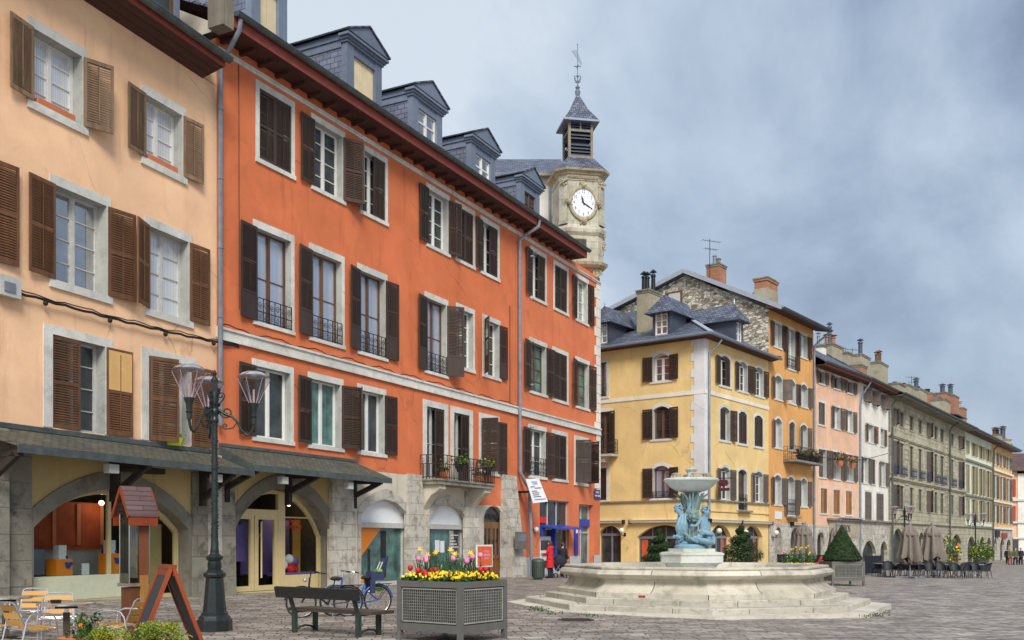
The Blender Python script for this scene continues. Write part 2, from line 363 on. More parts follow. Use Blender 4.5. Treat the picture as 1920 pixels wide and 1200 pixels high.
    M['petalred']=paint('red_petal',(.6,.012,.02),.5,.2)
    M['petalpink']=paint('pink_petal',(.82,.28,.45),.5,.2)
    M['petalorange']=paint('orange_petal',(.85,.16,.02),.5,.2)
    M['canvas']=paint('taupe_canvas',(.2,.17,.14),.9,.15,0,3)
    M['rattan']=paint('blue_black_rattan',(.02,.022,.03),.6,.3,0,20)
    M['navyscreen']=paint('navy_screen',(.012,.014,.025),.6,.2)
    M['skin']=paint('skin',(.6,.36,.26),.6,.05)
    M['redcoat']=paint('red_wool',(.62,.012,.015),.8,.12)
    M['navycloth']=paint('navy_cloth',(.015,.017,.035),.85,.15)
    M['oliveclo']=paint('olive_cloth',(.09,.1,.05),.85,.15)
    M['redcloth']=paint('brick_cloth',(.35,.06,.04),.85,.15)
    M['hairbrown']=paint('auburn_hair',(.08,.025,.012),.6,.3)
    M['hairblond']=paint('fair_hair',(.3,.2,.1),.6,.3)
    M['bikeblue']=paint('blue_bike_paint',(.03,.12,.42),.3,.1,.2)
    M['bikeblack']=paint('black_bike_paint',(.015,.016,.02),.35,.2,.2)
    M['rubber']=paint('black_rubber',(.015,.015,.015),.8,.2)
    M['seatblue']=paint('navy_plastic',(.025,.035,.1),.45,.1)
    M['limegreen']=paint('lime_green',(.25,.55,.06),.5,.1)
    M['bingreen']=paint('grey_green_bin',(.06,.085,.06),.5,.2)
    M['lampglobe']=paint('opal_globe',(.8,.78,.66),.3,.03)
    M['clearlantern']=clearglass('lantern_perspex',(.93,.88,.9),.05)
    M['dial']=paint('white_dial',(.8,.84,.88),.4,.03)
    M['lilac']=paint('lilac_poster',(.2,.14,.42),.6,.1)
    M['redtoy']=paint('red_cloth_toy',(.7,.02,.03),.7,.2)
    M['terracotta']=paint('terracotta',(.55,.17,.07),.8,.15)
    M['cable']=paint('black_cable',(.012,.012,.014),.6,.2)
    M['greywhite']=paint('grey_white_plastic',(.5,.5,.46),.6,.15)
    M['plinth']=plaster('grey_plinth',(.5,.52,.53),(.25,.25,.25),.4)
    M['awningcream']=paint('cream_awning_cassette',(.7,.66,.52),.5,.1)
    M['doorgrey']=paint('grey_shopfront',(.2,.2,.21),.5,.15)
    M['redcurtain']=paint('red_orange_curtain',(.36,.06,.014),.8,.25,0,3)
    M['water']=windowglass('pale_water',(.3,.36,.42),.3)
    M['yellowpot']=paint('yellow_green_pot',(.62,.68,.03),.4,.08)
    M['concrete']=stone('rough_render',(.4,.36,.26),(.18,.16,.11),.6,2)
    M['greenpot']=paint('grey_green_pot',(.09,.11,.08),.6,.2)
setup_mats()
# ------------------------------------------------------------------ world, sun, camera, ground
def setup_world():
    w=bpy.data.worlds.new('World'); scene.world=w; w.use_nodes=True; nt=w.node_tree
    bg=nt.nodes['Background']; sky=N(nt,'ShaderNodeTexSky',sky_type='NISHITA'); sky.sun_disc=False
    sky.sun_elevation=SUN_EL; sky.sun_rotation=SUN_ROT; sky.air_density=1.5; sky.dust_density=2.0
    tc=N(nt,'ShaderNodeTexCoord'); v=tc.outputs['Generated']
    # cloud deck: noise on the sky direction flattened towards the horizon
    sx=N(nt,'ShaderNodeSeparateXYZ'); L(nt,v,sx.inputs[0]); z=math_(nt,'ADD',math_(nt,'MAXIMUM',sx.outputs[2],0.0),.35)
    cx=N(nt,'ShaderNodeCombineXYZ'); L(nt,math_(nt,'DIVIDE',sx.outputs[0],z),cx.inputs[0]); L(nt,math_(nt,'DIVIDE',sx.outputs[1],z),cx.inputs[1]); L(nt,math_(nt,'MULTIPLY',sx.outputs[2],.6),cx.inputs[2])
    n1=noise(nt,mapping(nt,v,(1,1,1.35),(0,0,.5),CLOUD_OFF),2.1,9,.56,.35)
    n2=noise(nt,mapping(nt,v,(1,1,1.5),(0,0,0),(3.1,1.7,0)),1.3,3,.5,.2)
    f=math_(nt,'ADD',math_(nt,'MULTIPLY',n1.outputs[0],1.0),math_(nt,'MULTIPLY',n2.outputs[0],.6))
    # thicker, darker cloud towards the right of the square, thin bright cloud to the left
    dp=N(nt,'ShaderNodeVectorMath',operation='DOT_PRODUCT'); L(nt,v,dp.inputs[0]); dp.inputs[1].default_value=(.68,.12,.72)
    f=math_(nt,'SUBTRACT',math_(nt,'ADD',f,-.082),math_(nt,'MULTIPLY',dp.outputs['Value'],.36))
    r=N(nt,'ShaderNodeValToRGB'); e=r.color_ramp.elements; e[0].position=.33; e[0].color=(.215,.28,.405,1); e[1].position=.66; e[1].color=(.77,.86,.96,1)
    q=e.new(.45); q.color=(.375,.475,.635,1); q=e.new(.56); q.color=(.57,.68,.83,1)
    L(nt,f,r.inputs[0])
    sk=mix(nt,1.0,sky.outputs[0],.1,'MULTIPLY')
    c=mix(nt,.88,sk,r.outputs[0])
    # the bright patch where the sun stands behind the cloud
    sd=N(nt,'ShaderNodeVectorMath',operation='DOT_PRODUCT'); L(nt,v,sd.inputs[0]); sd.inputs[1].default_value=SUN_DIR
    gl=math_(nt,'MULTIPLY',math_(nt,'POWER',math_(nt,'MAXIMUM',sd.outputs['Value'],0.0),3.0),.5)
    g=N(nt,'ShaderNodeCombineXYZ')
    for i,k in enumerate((1.0,.97,.92)): L(nt,math_(nt,'MULTIPLY',gl,k),g.inputs[i])
    c=mix(nt,1.0,c,g.outputs[0],'ADD')
    L(nt,c,bg.inputs[0]); bg.inputs[1].default_value=SKY_STR
SUN_DIR=Vector((.16,-.74,.66)).normalized()
SUN_EL=math.asin(SUN_DIR.z); SUN_ROT=atan2(SUN_DIR.x,SUN_DIR.y); CLOUD_OFF=(.35,.1,0); SKY_STR=.8
setup_world()
sl=bpy.data.lights.new('sun','SUN'); sl.energy=2.7; sl.angle=radians(22); sl.color=(1,.95,.87)
so=bpy.data.objects.new('sun',sl); COL.objects.link(so); so.rotation_euler=SUN_DIR.to_track_quat('Z','Y').to_euler(); so.location=(0,-20,40)
cam=bpy.data.cameras.new('camera'); co=bpy.data.objects.new('camera',cam); COL.objects.link(co)
co.location=(0,0,EYE); co.rotation_euler=(pi/2,0,0); cam.sensor_width=36; cam.lens=36*F/1920; cam.shift_y=(HZ-600)/1920; cam.clip_end=2000; cam.clip_start=.1
scene.camera=co
scene.view_settings.view_transform='Standard'; scene.view_settings.look='None'; scene.view_settings.exposure=.25; scene.view_settings.gamma=1
scene.cycles.max_bounces=6; scene.cycles.transparent_max_bounces=12; scene.cycles.use_denoising=True

def ground():
    mb=MB(); xs=[-400,-120,-60]+[-40+2*i for i in range(75)]+[120,160,240,500]; ys=[-60,-20,0]+[4*i for i in range(2,60)]+[260,320,500,900]
    nx=len(xs)
    for y in ys:
        for x in xs: mb.v.append((x,y,ground_z(max(-40,min(x,130)))))
    for j in range(len(ys)-1):
        for i in range(nx-1): mb.f.append((j*nx+i,j*nx+i+1,(j+1)*nx+i+1,(j+1)*nx+i)); mb.m.append(0)
    m,nt,b=newmat('square_paving'); tc=N(nt,'ShaderNodeTexCoord'); v0=tc.outputs['Object']
    nw=noise(nt,v0,.35,3); vv=N(nt,'ShaderNodeVectorMath',operation='ADD'); L(nt,v0,vv.inputs[0])
    sc_=N(nt,'ShaderNodeVectorMath',operation='SCALE'); L(nt,nw.outputs['Color'],sc_.inputs[0]); sc_.inputs['Scale'].default_value=.28; L(nt,sc_.outputs[0],vv.inputs[1])
    v=mapping(nt,vv.outputs[0],(1,1,1),(0,0,radians(-7)))
    bt=N(nt,'ShaderNodeTexBrick'); L(nt,v,bt.inputs['Vector']); bt.inputs['Scale'].default_value=1; bt.inputs['Brick Width'].default_value=.44; bt.inputs['Row Height'].default_value=.21
    bt.inputs['Mortar Size'].default_value=.016; bt.inputs['Mortar Smooth'].default_value=.25; bt.offset=.43; bt.squash=.7; bt.squash_frequency=3
    bt.inputs['Color1'].default_value=(.22,.18,.155,1); bt.inputs['Color2'].default_value=(.37,.335,.3,1); bt.inputs['Mortar'].default_value=(.055,.046,.038,1)
    wn=N(nt,'ShaderNodeTexWhiteNoise',noise_dimensions='2D'); sn=N(nt,'ShaderNodeVectorMath',operation='SNAP'); L(nt,v,sn.inputs[0]); sn.inputs[1].default_value=(.44,.21,1); L(nt,sn.outputs[0],wn.inputs[0])
    c=mix(nt,1.0,bt.outputs['Color'],ramp(nt,wn.outputs[0],0,1,(.68,.66,.65,1),(1.28,1.27,1.25,1)),'MULTIPLY')
    big=noise(nt,v0,.11,5,.6); mid=noise(nt,v0,.9,6,.65); fine=noise(nt,v0,14,6,.7)
    c=mix(nt,ramp(nt,big.outputs[0],.35,.65),mix(nt,1.0,c,(1.0,.93,.84),'MULTIPLY'),mix(nt,1.0,c,(1.0,1.0,.98),'MULTIPLY'))
    c=mix(nt,1.0,c,ramp(nt,mid.outputs[0],.28,.72,(.62,.62,.62,1),(1.3,1.3,1.3,1)),'MULTIPLY')
    c=mix(nt,1.0,c,ramp(nt,fine.outputs[0],.3,.7,(.8,.8,.8,1),(1.15,1.15,1.15,1)),'MULTIPLY')
    hs=N(nt,'ShaderNodeHueSaturation'); hs.inputs['Saturation'].default_value=.8; hs.inputs['Value'].default_value=1.12; L(nt,c,hs.inputs['Color'])
    L(nt,hs.outputs[0],b.inputs['Base Color']); 
    L(nt,ramp(nt,mid.outputs[0],.35,.7,(.5,.5,.5,1),(.8,.8,.8,1)),b.inputs['Roughness'])
    h=math_(nt,'SUBTRACT',math_(nt,'ADD',math_(nt,'MULTIPLY',fine.outputs[0],.45),math_(nt,'MULTIPLY',mid.outputs[0],.8)),math_(nt,'MULTIPLY',bt.outputs['Fac'],1.1))
    bump(nt,b,h,.55,.022)
    o=mb.build('ground',m); tag(o,'brown and grey stone setts paving the square','ground',kind='structure')
ground()

# ------------------------------------------------------------------ facade frames
class Fr:
    def __init__(s,root,P0,d):
        s.root=root; s.P=P0; n=hypot(*d); s.d=(d[0]/n,d[1]/n); s.rz=atan2(s.d[1],s.d[0])
        r=root.location; s.off=(P0[0]-r.x,P0[1]-r.y,0)
    def s(f,px,out=0.0):
        K=(px-960)/F; P=(f.P[0]+out*f.d[1],f.P[1]-out*f.d[0]); return (K*P[1]-P[0])/(f.d[0]-K*f.d[1])
    def world(f,s,y,z=0): return Vector((f.P[0]+s*f.d[0]-y*f.d[1], f.P[1]+s*f.d[1]+y*f.d[0], z))
    def loc(f,s,y,z): w=f.world(s,y,z); r=f.root.location; return (w.x-r.x,w.y-r.y,z-r.z)
    def put(f,mb,name,mats,smooth=False): return mb.build(name,mats,f.root,f.loc(0,0,0),f.rz,smooth)
    def end(f,px): s=f.s(px); w=f.world(s,0); return (w.x,w.y)
def vdir(V): return ((V-960)/F,1.0)
def archz(x,w,h,rise):
    if rise<=0: return h
    if rise>=w/2-.001: R=w/2; return h-rise+ (sqrt(max(0,R*R-(x-w/2)**2))/R*rise)
    R=(w*w/4+rise*rise)/(2*rise); return h-R+sqrt(max(0,R*R-(x-w/2)**2))
def outline(w,h,rise,n=10):
    if rise<=0: return [(0,0),(0,h),(w,h),(w,0)]
    return [(0,0)]+[(w*i/n,archz(w*i/n,w,h,rise)) for i in range(n+1)]+[(w,0)]
def grid_wall(mb,s0,s1,z0,z1,ops,y=0,mi=0):
    xs=sorted(set([s0,s1]+[v for o in ops for v in o[:2] if s0<v<s1])); zs=sorted(set([z0,z1]+[v for o in ops for v in o[2:4] if z0<v<z1]))
    for i in range(len(xs)-1):
        for j in range(len(zs)-1):
            cx=(xs[i]+xs[i+1])/2; cz=(zs[j]+zs[j+1])/2
            if any(o[0]<cx<o[1] and o[2]<cz<o[3] for o in ops): continue
            mb.quad((xs[i],y,zs[j]),(xs[i+1],y,zs[j]),(xs[i+1],y,zs[j+1]),(xs[i],y,zs[j+1]),mi)
    for o in ops:
        if len(o)>4 and o[4]>0:
            w=o[1]-o[0]; n=14
            for i in range(n):
                a=w*i/n; b=w*(i+1)/n; za=o[2]+archz(a,w,o[3]-o[2],o[4]); zb=o[2]+archz(b,w,o[3]-o[2],o[4])
                if max(o[3]-za,o[3]-zb)<1e-5: continue
                mb.quad((o[0]+a,y,za),(o[0]+b,y,zb),(o[0]+b,y,o[3]),(o[0]+a,y,o[3]),mi)
def body(mb,s0,s1,z1,depth,mi=0,z0=-2.0):
    mb.quad((s0,0,z0),(s0,0,z1),(s0,depth,z1),(s0,depth,z0),mi); mb.quad((s1,0,z0),(s1,depth,z0),(s1,depth,z1),(s1,0,z1),mi)
    mb.quad((s0,depth,z0),(s0,depth,z1),(s1,depth,z1),(s1,depth,z0),mi); mb.quad((s0,0,z1),(s1,0,z1),(s1,depth,z1),(s0,depth,z1),mi)
def ringband(mb,s0,s1,z0,zt,rise,wj,wt,y0,y1,mi=0,mr=None,depth=0,foot=0,n=12):
    """stone or timber band round an opening, front at y0, back at y1, optional reveal to depth"""
    w=s1-s0; inn=outline(w,zt-z0,rise,n)
    out=[]
    for i,(x,z) in enumerate(inn):
        if i==0: out.append((-wj,0))
        elif i==len(inn)-1: out.append((w+wj,0))
        elif rise<=0: out.append((-wj if x==0 else w+wj,z+wt))
        else: out.append(((x-w/2)*(w+2*wj)/w+w/2,z+wt*(.55+.45*(1-abs(2*x/w-1)))))
    P=lambda q,y:(s0+q[0],y,z0+q[1])
    for i in range(len(inn)-1):
        a,b,c,d=inn[i],inn[i+1],out[i+1],out[i]
        mb.quad(P(a,y0),P(b,y0),P(c,y0),P(d,y0),mi); mb.quad(P(d,y0),P(c,y0),P(c,y1),P(d,y1),mi)
        e=depth if depth else y1
        mb.quad(P(a,y0),P(a,e),P(b,e),P(b,y0),mi if mr is None else mr)
CACHE={}
def cached(key,fn):
    if key not in CACHE: CACHE[key]=fn()
    return CACHE[key]
def shutter_mesh(w,h,mat,style):
    def mk():
        mb=MB(); st=.07; t=.02; far='far' in style
        if 'solid' in style:
            mb.box(0,w,-t,t,0,h)
            for z in (h*.15,h*.5,h*.85): mb.box(.03,w-.03,-t-.02,-t,z-.05,z+.05); mb.box(.03,w-.03,t,t+.02,z-.05,z+.05)
            return mb.mesh('shutter_leaf',M[mat])
        mb.box(0,st,-t,t,0,h); mb.box(w-st,w,-t,t,0,h)
        rails=[(0,.11),(h-.1,h)]
        if 'mid' in style: rails.append((h*.5-.05,h*.5+.05))
        if 'panel' in style:
            zb=h*.27; rails+=[(zb,zb+.08),(h*.6,h*.6+.08)]; mb.box(st,w-st,-t*.5,t*.5,.11,zb)
        if 'ply' in style:
            rails.append((h*.5-.04,h*.5+.04)); mb.box(st*.6,w-st*.6,-t-.008,t+.004,h*.52,h*.97,1)
        for a,b in rails: mb.box(st,w-st,-t,t,a,b)
        lo=h*.27+.08 if 'panel' in style else .11
        sp=.085 if far else .062; z=lo+.03; k=0; r=random.Random(int(w*1000+h*77))
        while z<h-.12:
            if not any(a-.02<z<b+.01 for a,b in rails) and not ('ply' in style and z>h*.5):
                dz=(.036 if far else .021 if 'old' in style else .027)+(r.random()-.5)*.006; dy=.017; e=(r.random()-.5)*.008 if 'old' in style else 0
                mb.add([(st,-dy,z-dz),(w-st,-dy,z-dz+e),(w-st,dy,z+dz+e),(st,dy,z+dz),(st,-dy,z-dz+.012),(w-st,-dy,z-dz+.012+e),(w-st,dy,z+dz+.012+e),(st,dy,z+dz+.012)],
                       [(0,1,2,3),(4,7,6,5),(0,4,5,1),(3,2,6,7)])
            z+=sp
        if 'rod' in style:
            for y in (-t-.006,t+.006): mb.box(w*.5-.012,w*.5+.012,y-.006,y+.006,lo+.05,h-.14 if 'panel' not in style else h*.58)
        return mb.mesh('shutter_leaf',[M[mat],M['ply']])
    return cached(('sh',round(w,2),round(h,2),mat,style),mk)
def scroll(c,r0,turns,n=14,sgn=1,a0=0,plane='xz'):
    P=[]
    for i in range(n+1):
        t=i/n; a=a0+sgn*turns*2*pi*t; r=r0*(1-.85*t); P.append((c[0]+r*cos(a),c[1],c[2]+r*sin(a)))
    return P
def rail_mesh(w,h,mat,fancy=True):
    def mk():
        mb=MB(); r=.011
        for z in (0.03,h*.42,h): mb.box(0,w,-.012,.012,z-.012,z+.012)
        n=max(2,int(w/.26))
        for i in range(n+1): x=w*i/n; mb.box(x-r,x+r,-r,r,0,h)
        for i in range(n):
            cx=w*(i+.5)/n; q=min(w/n*.42,h*.25)
            if fancy:
                mb.tube(scroll((cx,0,h*.71),q,1.6,14,1 if i%2 else -1),.011,4)
                mb.tube(scroll((cx,0,h*.22),q*.85,1.4,12,-1 if i%2 else 1),.01,4)
            else: mb.box(cx-.008,cx+.008,-.008,.008,0,h)
        return mb.mesh('railing',M[mat])
    return cached(('rl',round(w,2),round(h,2),mat,fancy),mk)
def window(fr,s0,s1,z0,z1,rise=0,depth=.24,frame='framewhite',glass='glass',rows=4,cols=1,sur=(.15,.2,.14),smat=('surround','reveal'),
           sh=None,lw=None,rail=None,railmat='iron',railh=.75,fan=True,solidtop=None,name='window',plain=False):
    w=s1-s0; h=z1-z0
    def mkframe():
        mb=MB(); t=.055; y0,y1=depth-.01,depth+.05; hh=h-rise
        mb.box(0,t,y0,y1,0,hh); mb.box(w-t,w,y0,y1,0,hh); mb.box(t,w-t,y0,y1,0,t+.03); mb.box(t,w-t,y0,y1,hh-t,hh)
        if rise: 
            q=[(x,z) for x,z in outline(w,h,rise,10)[1:-1]]
            for i in range(len(q)-1): mb.obox((q[i][0],depth+.02,q[i][1]-.02),(q[i+1][0],depth+.02,q[i+1][1]-.02),.06,.06,(0,1,0))
        nl=2 if cols>=1 else 1
        cx=w/2; mb.box(cx-.05,cx+.05,y0-.012,y1,t+.03,hh-t)
        for i in range(1,rows):
            z=hh*i/rows; mb.box(t,cx-.05,y0+.012,y1-.008,z-.014,z+.014); mb.box(cx+.05,w-t,y0+.012,y1-.008,z-.014,z+.014)
        if cols>1:
            for j in range(1,cols):
                for a in (t+(cx-.05-t)*j/cols, cx+.05+(w-t-cx-.05)*j/cols): mb.box(a-.012,a+.012,y0+.014,y1-.01,t+.03,hh-t)
        for a in (t,cx+.05): # inner sash rim
            b=cx-.05 if a==t else w-t
            mb.box(a,a+.035,y0+.006,y1,t+.03,hh-t); mb.box(b-.035,b,y0+.006,y1,t+.03,hh-t)
        return mb.mesh('window_frame',M[frame])
    key=('fr',round(w,2),round(h,2),round(rise,2),depth,frame,rows,cols)
    o=link(name,cached(key,mkframe),fr.root,fr.loc(s0,0,z0),fr.rz)
    pm=cached(('pn',round(w,2),round(h,2),round(rise,2),depth,glass),lambda: MB().poly([(x,depth+.035,z) for x,z in outline(w,h,rise,10)[::-1]]).mesh('window_pane',M[glass]))
    link('pane',pm,o)
    if sur:
        def mksur():
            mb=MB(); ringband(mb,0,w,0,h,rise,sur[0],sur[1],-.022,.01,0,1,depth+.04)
            if sur[2]>0: mb.box(-sur[0]-.02,w+sur[0]+.02,-.06,depth+.03,-sur[2],0.0,0)
            return mb.mesh('surround',[M[smat[0]],M[smat[1]]])
        link('surround',cached(('su',round(w,2),round(h,2),round(rise,2),depth,sur,smat),mksur),o)
    if sh:
        mat,la,ra,style=sh[:4]; hh=h-.01-(rise*.55 if rise else 0); lwid=lw or w/2
        me=shutter_mesh(lwid,hh,mat,style); me2=shutter_mesh(lwid,hh,sh[4] if len(sh)>4 else mat,sh[5] if len(sh)>5 else style)
        if la is not None:
            s=link('shutter',me,o,(0 if la<90 else -.03,-.055 if la>20 else .03,.005),-radians(la))
        if ra is not None:
            s=link('shutter',me2,o,(w if ra<90 else w+.03,-.055 if ra>20 else .03,.005),pi+radians(ra))
    if rail: link('railing',rail_mesh(w,railh,railmat,fan),o,(0,-.04,.02))
    return o
def gutter(mb,s0,s1,y,z,r=.11,mi=0):
    n=7
    for s in (0,):
        P=[(y+r*cos(pi+pi*i/n),z+r*sin(pi+pi*i/n)) for i in range(n+1)]
        for i in range(n):
            a,b=P[i],P[i+1]
            mb.quad((s0,a[0],a[1]),(s1,a[0],a[1]),(s1,b[0],b[1]),(s0,b[0],b[1]),mi)
        mb.poly([(s0,p[0],p[1]) for p in P],mi); mb.poly([(s1,p[0],p[1]) for p in P],mi)
        mb.box(s0,s1,y-r-.015,y-r+.005,z-.015,z+.02,mi)
        k=s0+.4
        while k<s1: mb.box(k-.015,k+.015,y-r-.008,y+r,z-.05,z+.012,mi); k+=.95
def arch_poly(s0,s1,z0,zt,rise,y,n=16): return [(s0+x,y,z0+z) for x,z in outline(s1-s0,zt-z0,rise,n)][::-1]
def eave(fr,s0,s1,zs,out,roofm,depth,rise,backrise=None,soff='eave',fasc='fascia',gm='gutter',blocks=0,fh=.3,gr=.11,slope_soffit=0.0,end0=0,end1=0):
    mb=MB(); mb.extr([(s0,0,zs),(s0,-out,zs+slope_soffit),(s0,-out,zs+slope_soffit+.06),(s0,0,zs+.06)],(s1-s0,0,0),0)
    if blocks:
        k=s0+blocks*.5
        while k<s1: mb.box(k-.06,k+.06,-out*.62,-.0,zs-.13,zs-.002,0); k+=blocks
    fr.put(mb,'soffit',M[soff])
    fb=MB().box(s0,s1,-out-.03,-out,zs+slope_soffit-.02,zs+slope_soffit+fh,0); fr.put(fb,'fascia',M[fasc])
    z=zs+slope_soffit+fh
    gb=MB(); gutter(gb,s0-.05,s1+.05,-out-.03-gr,z+.02,gr); fr.put(gb,'gutter',M[gm],smooth=True)
    rb=MB(); y1=depth; th=.07
    rb.extr([(s0-end0,-out-.1,z+.03),(s0-end0,y1,z+.03+rise),(s0-end0,y1,z+.03+rise-th),(s0-end0,-out-.1,z+.03-th)],(s1-s0+end0+end1,0,0),0)
    if backrise is not None: rb.extr([(s0,y1+.001,z+.03+rise),(s0,y1+depth,z+.03+rise-backrise),(s0,y1+depth,z-.04+rise-backrise),(s0,y1+.001,z-.04+rise)],(s1-s0,0,0),0)
    for e in (s0,s1): rb.poly([(e,0,zs+.06),(e,0,z),(e,y1,z+rise-.05),(e,2*y1,z),(e,2*y1,zs+.06)],1)
    return fr.put(rb,'roof',[M[roofm],M['cream']])
def downpipe(fr,pts,r=.07,m='pipe',name='drainpipe'):
    mb=MB(); mb.tube(pts,r,8); z0=min(p[2] for p in pts); z1=max(p[2] for p in pts); x,y=pts[-1][0],pts[-1][1]
    z=z0+1.2
    while z<z1-.8: mb.lathe([(r+.018,-.03),(r+.018,.03)],8,(x,y,z)); z+=2.1
    return fr.put(mb,name,M[m],smooth=True)
def chimney(root,wx,wy,z0,z1,w,d,rz,m='concrete',cap=True,pots=(),brick_top=0,name='chimney'):
    """pots: (dx, dy, height, radius, material)"""
    mb=MB(); mb.box(-w/2,w/2,-d/2,d/2,z0,z1-brick_top,0)
    if brick_top: mb.box(-w/2+.03,w/2-.03,-d/2+.03,d/2-.03,z1-brick_top,z1,1)
    if cap: mb.box(-w/2-.08,w/2+.08,-d/2-.08,d/2+.08,z1,z1+.1,2); mb.box(-w/2-.04,w/2+.04,-d/2-.04,d/2+.04,z1-.14,z1,2 if not brick_top else 1)
    r=root.location; c=mb.build(name,[M[m],M['brick'],M['darkashlar']],root,(wx-r.x,wy-r.y,0),rz)
    for dx,dy,h,pr,pm in pots:
        pb=MB(); pb.lathe([(pr*1.05,z1+.1),(pr,z1+.2),(pr*.94,z1+.1+h*.85),(pr*1.2,z1+.1+h*.86),(pr*1.2,z1+.1+h*.93),(pr*.8,z1+.1+h)],9,(dx,dy,0))
        if h>.7: pb.lathe([(pr*1.7,z1+h+.22),(pr*.2,z1+h+.42)],9,(dx,dy,0)); pb.box(dx-.02,dx+.02,dy-.02,dy+.02,z1+h,z1+h+.25)
        pb.build('chimney_pot',M[pm],c,smooth=True)
    return c
def antenna(root,wx,wy,z0,z1,rz=0):
    mb=MB(); mb.tube([(0,0,z0),(0,0,z1)],.025,5); 
    for k,(z,l) in enumerate(((z1-.15,1.3),(z1-.75,.9))):
        mb.tube([(-l*.5,0,z),(l*.7,0,z)],.015,4)
        for i in range(6): x=-l*.5+l*1.2*i/5; mb.tube([(x,-.22,z),(x,.22,z)],.01,4)
    r=root.location; return mb.build('antenna',M['iron'],root,(wx-r.x,wy-r.y,0),rz)

# ================================================================== orange house
def orange_house():
    P0=(-8.98,29.9); root=thing('town_house','long bright orange house with slate dormers and a red-brown eave','house',(P0[0],P0[1],0))
    f=Fr(root,P0,vdir(1910)); S=f.s; LEN=30.76
    T3=(14.0,16.28); T2=(8.75,11.75); T2s=(9.35,11.85); T1=(5.05,7.32)
    ds=('shutdark',); P='panelrod'; Q='midrod'
    W=[]
    def win(px0,px1,z,la,ra,st=Q,rail=None,frame='framewhite',glass='glass',rows=4,s=None,sur=(.17,.22,.14),mat='shutdark',**k):
        a,b=(S(px0),S(px1)) if s is None else s
        W.append((a,b,z[0],z[1]))
        sh=(mat,la,ra,st) if (la is not None or ra is not None) else None
        return window(f,a,b,z[0],z[1],frame=frame,glass=glass,rows=rows,sh=sh,rail=rail,sur=sur,**k)
    # third floor
    win(486,546,T3,0,0); win(589,641,T3,176,150); win(680,722,T3,142,0); win(803,839,T3,176,165); win(857,887,T3,0,0); win(904,933,T3,172,0)
    win(997,1022,T3,174,0); win(1040,1063,T3,0,0); win(1081,1101,T3,172,176,glass='glassblue')
    # second floor
    for a,b,l,r in ((481,545,174,None),(585,640,172,None),(675,721,170,176),(800,836,174,140)):
        win(a,b,T2,l,r,P,True,'framebrown','curtainblue',2,sur=(.17,.24,.12))
    win(0,0,T2s,None,None,s=(14.45,15.75)); win(0,0,T2s,135,176,P,s=(16.8,18.2))
    win(995,1023,(9.25,11.7),174,176,Q,None,'framebrown','tealglass',4); win(1038,1063,(9.2,11.7),0,0); win(1081,1103,(9.2,11.7),170,174,Q,None,'framebrown','tealglass',4)
    # first floor
    win(479,544,T1,174,None,Q,None,'framewhite','glass',1); win(583,638,T1,172,160,Q,None,'framewhite','tealglass',1); win(675,719,T1,140,176,Q,None,'framewhite','glass',1)
    for a,b in ((800,833),(851,880)): win(a,b,(4.3,7.28),None,0,Q,None,'framegrey','glass',2,sur=(.3,.26,.1))
    win(0,0,(4.85,7.3),78,176,Q,s=(16.5,18.05),sur=(.2,.24,.12))
    win(993,1022,(5.0,7.35),174,176,Q,True,'framewhite','glass',3,railh=.9); win(1037,1062,(5.0,7.35),0,0); win(1079,1101,(4.95,7.3),60,70,Q,True,'framewhite','glass',1,railh=.9,sur=(.18,.24,.16))
    # walls
    opsA=[w for w in W]
    mb=MB(); grid_wall(mb,0,20.0,4.35,17.05,opsA,0,0); body(mb,0,20.0,17.05,12,0)
    wl=f.put(mb,'wall',M['orange'])
    ops2=[(22.66,26.33,.3,3.85),(27.7,29.75,-.3,3.77)]
    mb=MB(); grid_wall(mb,20.0,LEN,.9,17.05,[w for w in W]+ops2,0,0); body(mb,20.0,LEN,17.05,12,0)
    mb.quad((15.4,0.003,3.3),(20.0,.003,3.3),(20.0,.003,4.35),(15.4,.003,4.35),0)
    f.put(mb,'wall',M['orange2'])
    mb=MB(); grid_wall(mb,20.0,LEN,-.6,.9,ops2,-.03,0); mb.quad((20,-.03,.9),(LEN,-.03,.9),(LEN,0,.9),(20,0,.9)); f.put(mb,'plinth',M['plinth'])
    # rendered stone ground floor with arched shop openings
    arch2=[(7.29,10.5,-.3,3.3,.62),(12.03,15.2,-.3,3.26,.62),(16.76,18.62,-.3,3.36,.5)]
    mb=MB(); grid_wall(mb,6.2,15.4,-.3,4.35,arch2[:2],-.03,0); grid_wall(mb,15.4,19.9,-.3,3.33,arch2[2:],-.012,0); f.put(mb,'stone_base',M['cream'])
    mb=MB()
    for a,b,c,d,r in arch2[:2]: ringband(mb,a,b,c,d,r,.22,.42,-.06,-.02,0,0,.45)
    ringband(mb,16.76,18.62,-.3,3.36,.5,.12,.0,-.02,0,0,0,.4); f.put(mb,'arch_surround',M['ashlar'])
    def pillar(a,b,top,out0,out1,m='ashlar'):
        mb=MB(); q=[(a,-out1,-.3),(b,-out1,-.3),(b,-out0,top),(a,-out0,top)]
        mb.poly(q,0); mb.quad((a,0.05,-.3),(a,-out1,-.3),(a,-out0,top),(a,.05,top)); mb.quad((b,.05,-.3),(b,.05,top),(b,-out0,top),(b,-out1,-.3)); mb.quad((a,-out0,top),(b,-out0,top),(b,.05,top),(a,.05,top))
        f.put(mb,'pillar',M[m])
    pillar(-.1,.62,4.3,.12,.2,'roughpier'); pillar(S(624,.2),S(668,.25),4.3,.15,.3); pillar(S(768,.2),S(799,.25),4.4,.1,.3); pillar(S(877,.2),S(903,.3),3.9,.1,.3); pillar(S(953,.4),S(985,.6),4.85,.12,.7)
    # big arched shop under the canopy
    A=(.62,5.55,-.3,3.45,1.55); B=(.42,5.78,-.3,3.78,1.7)
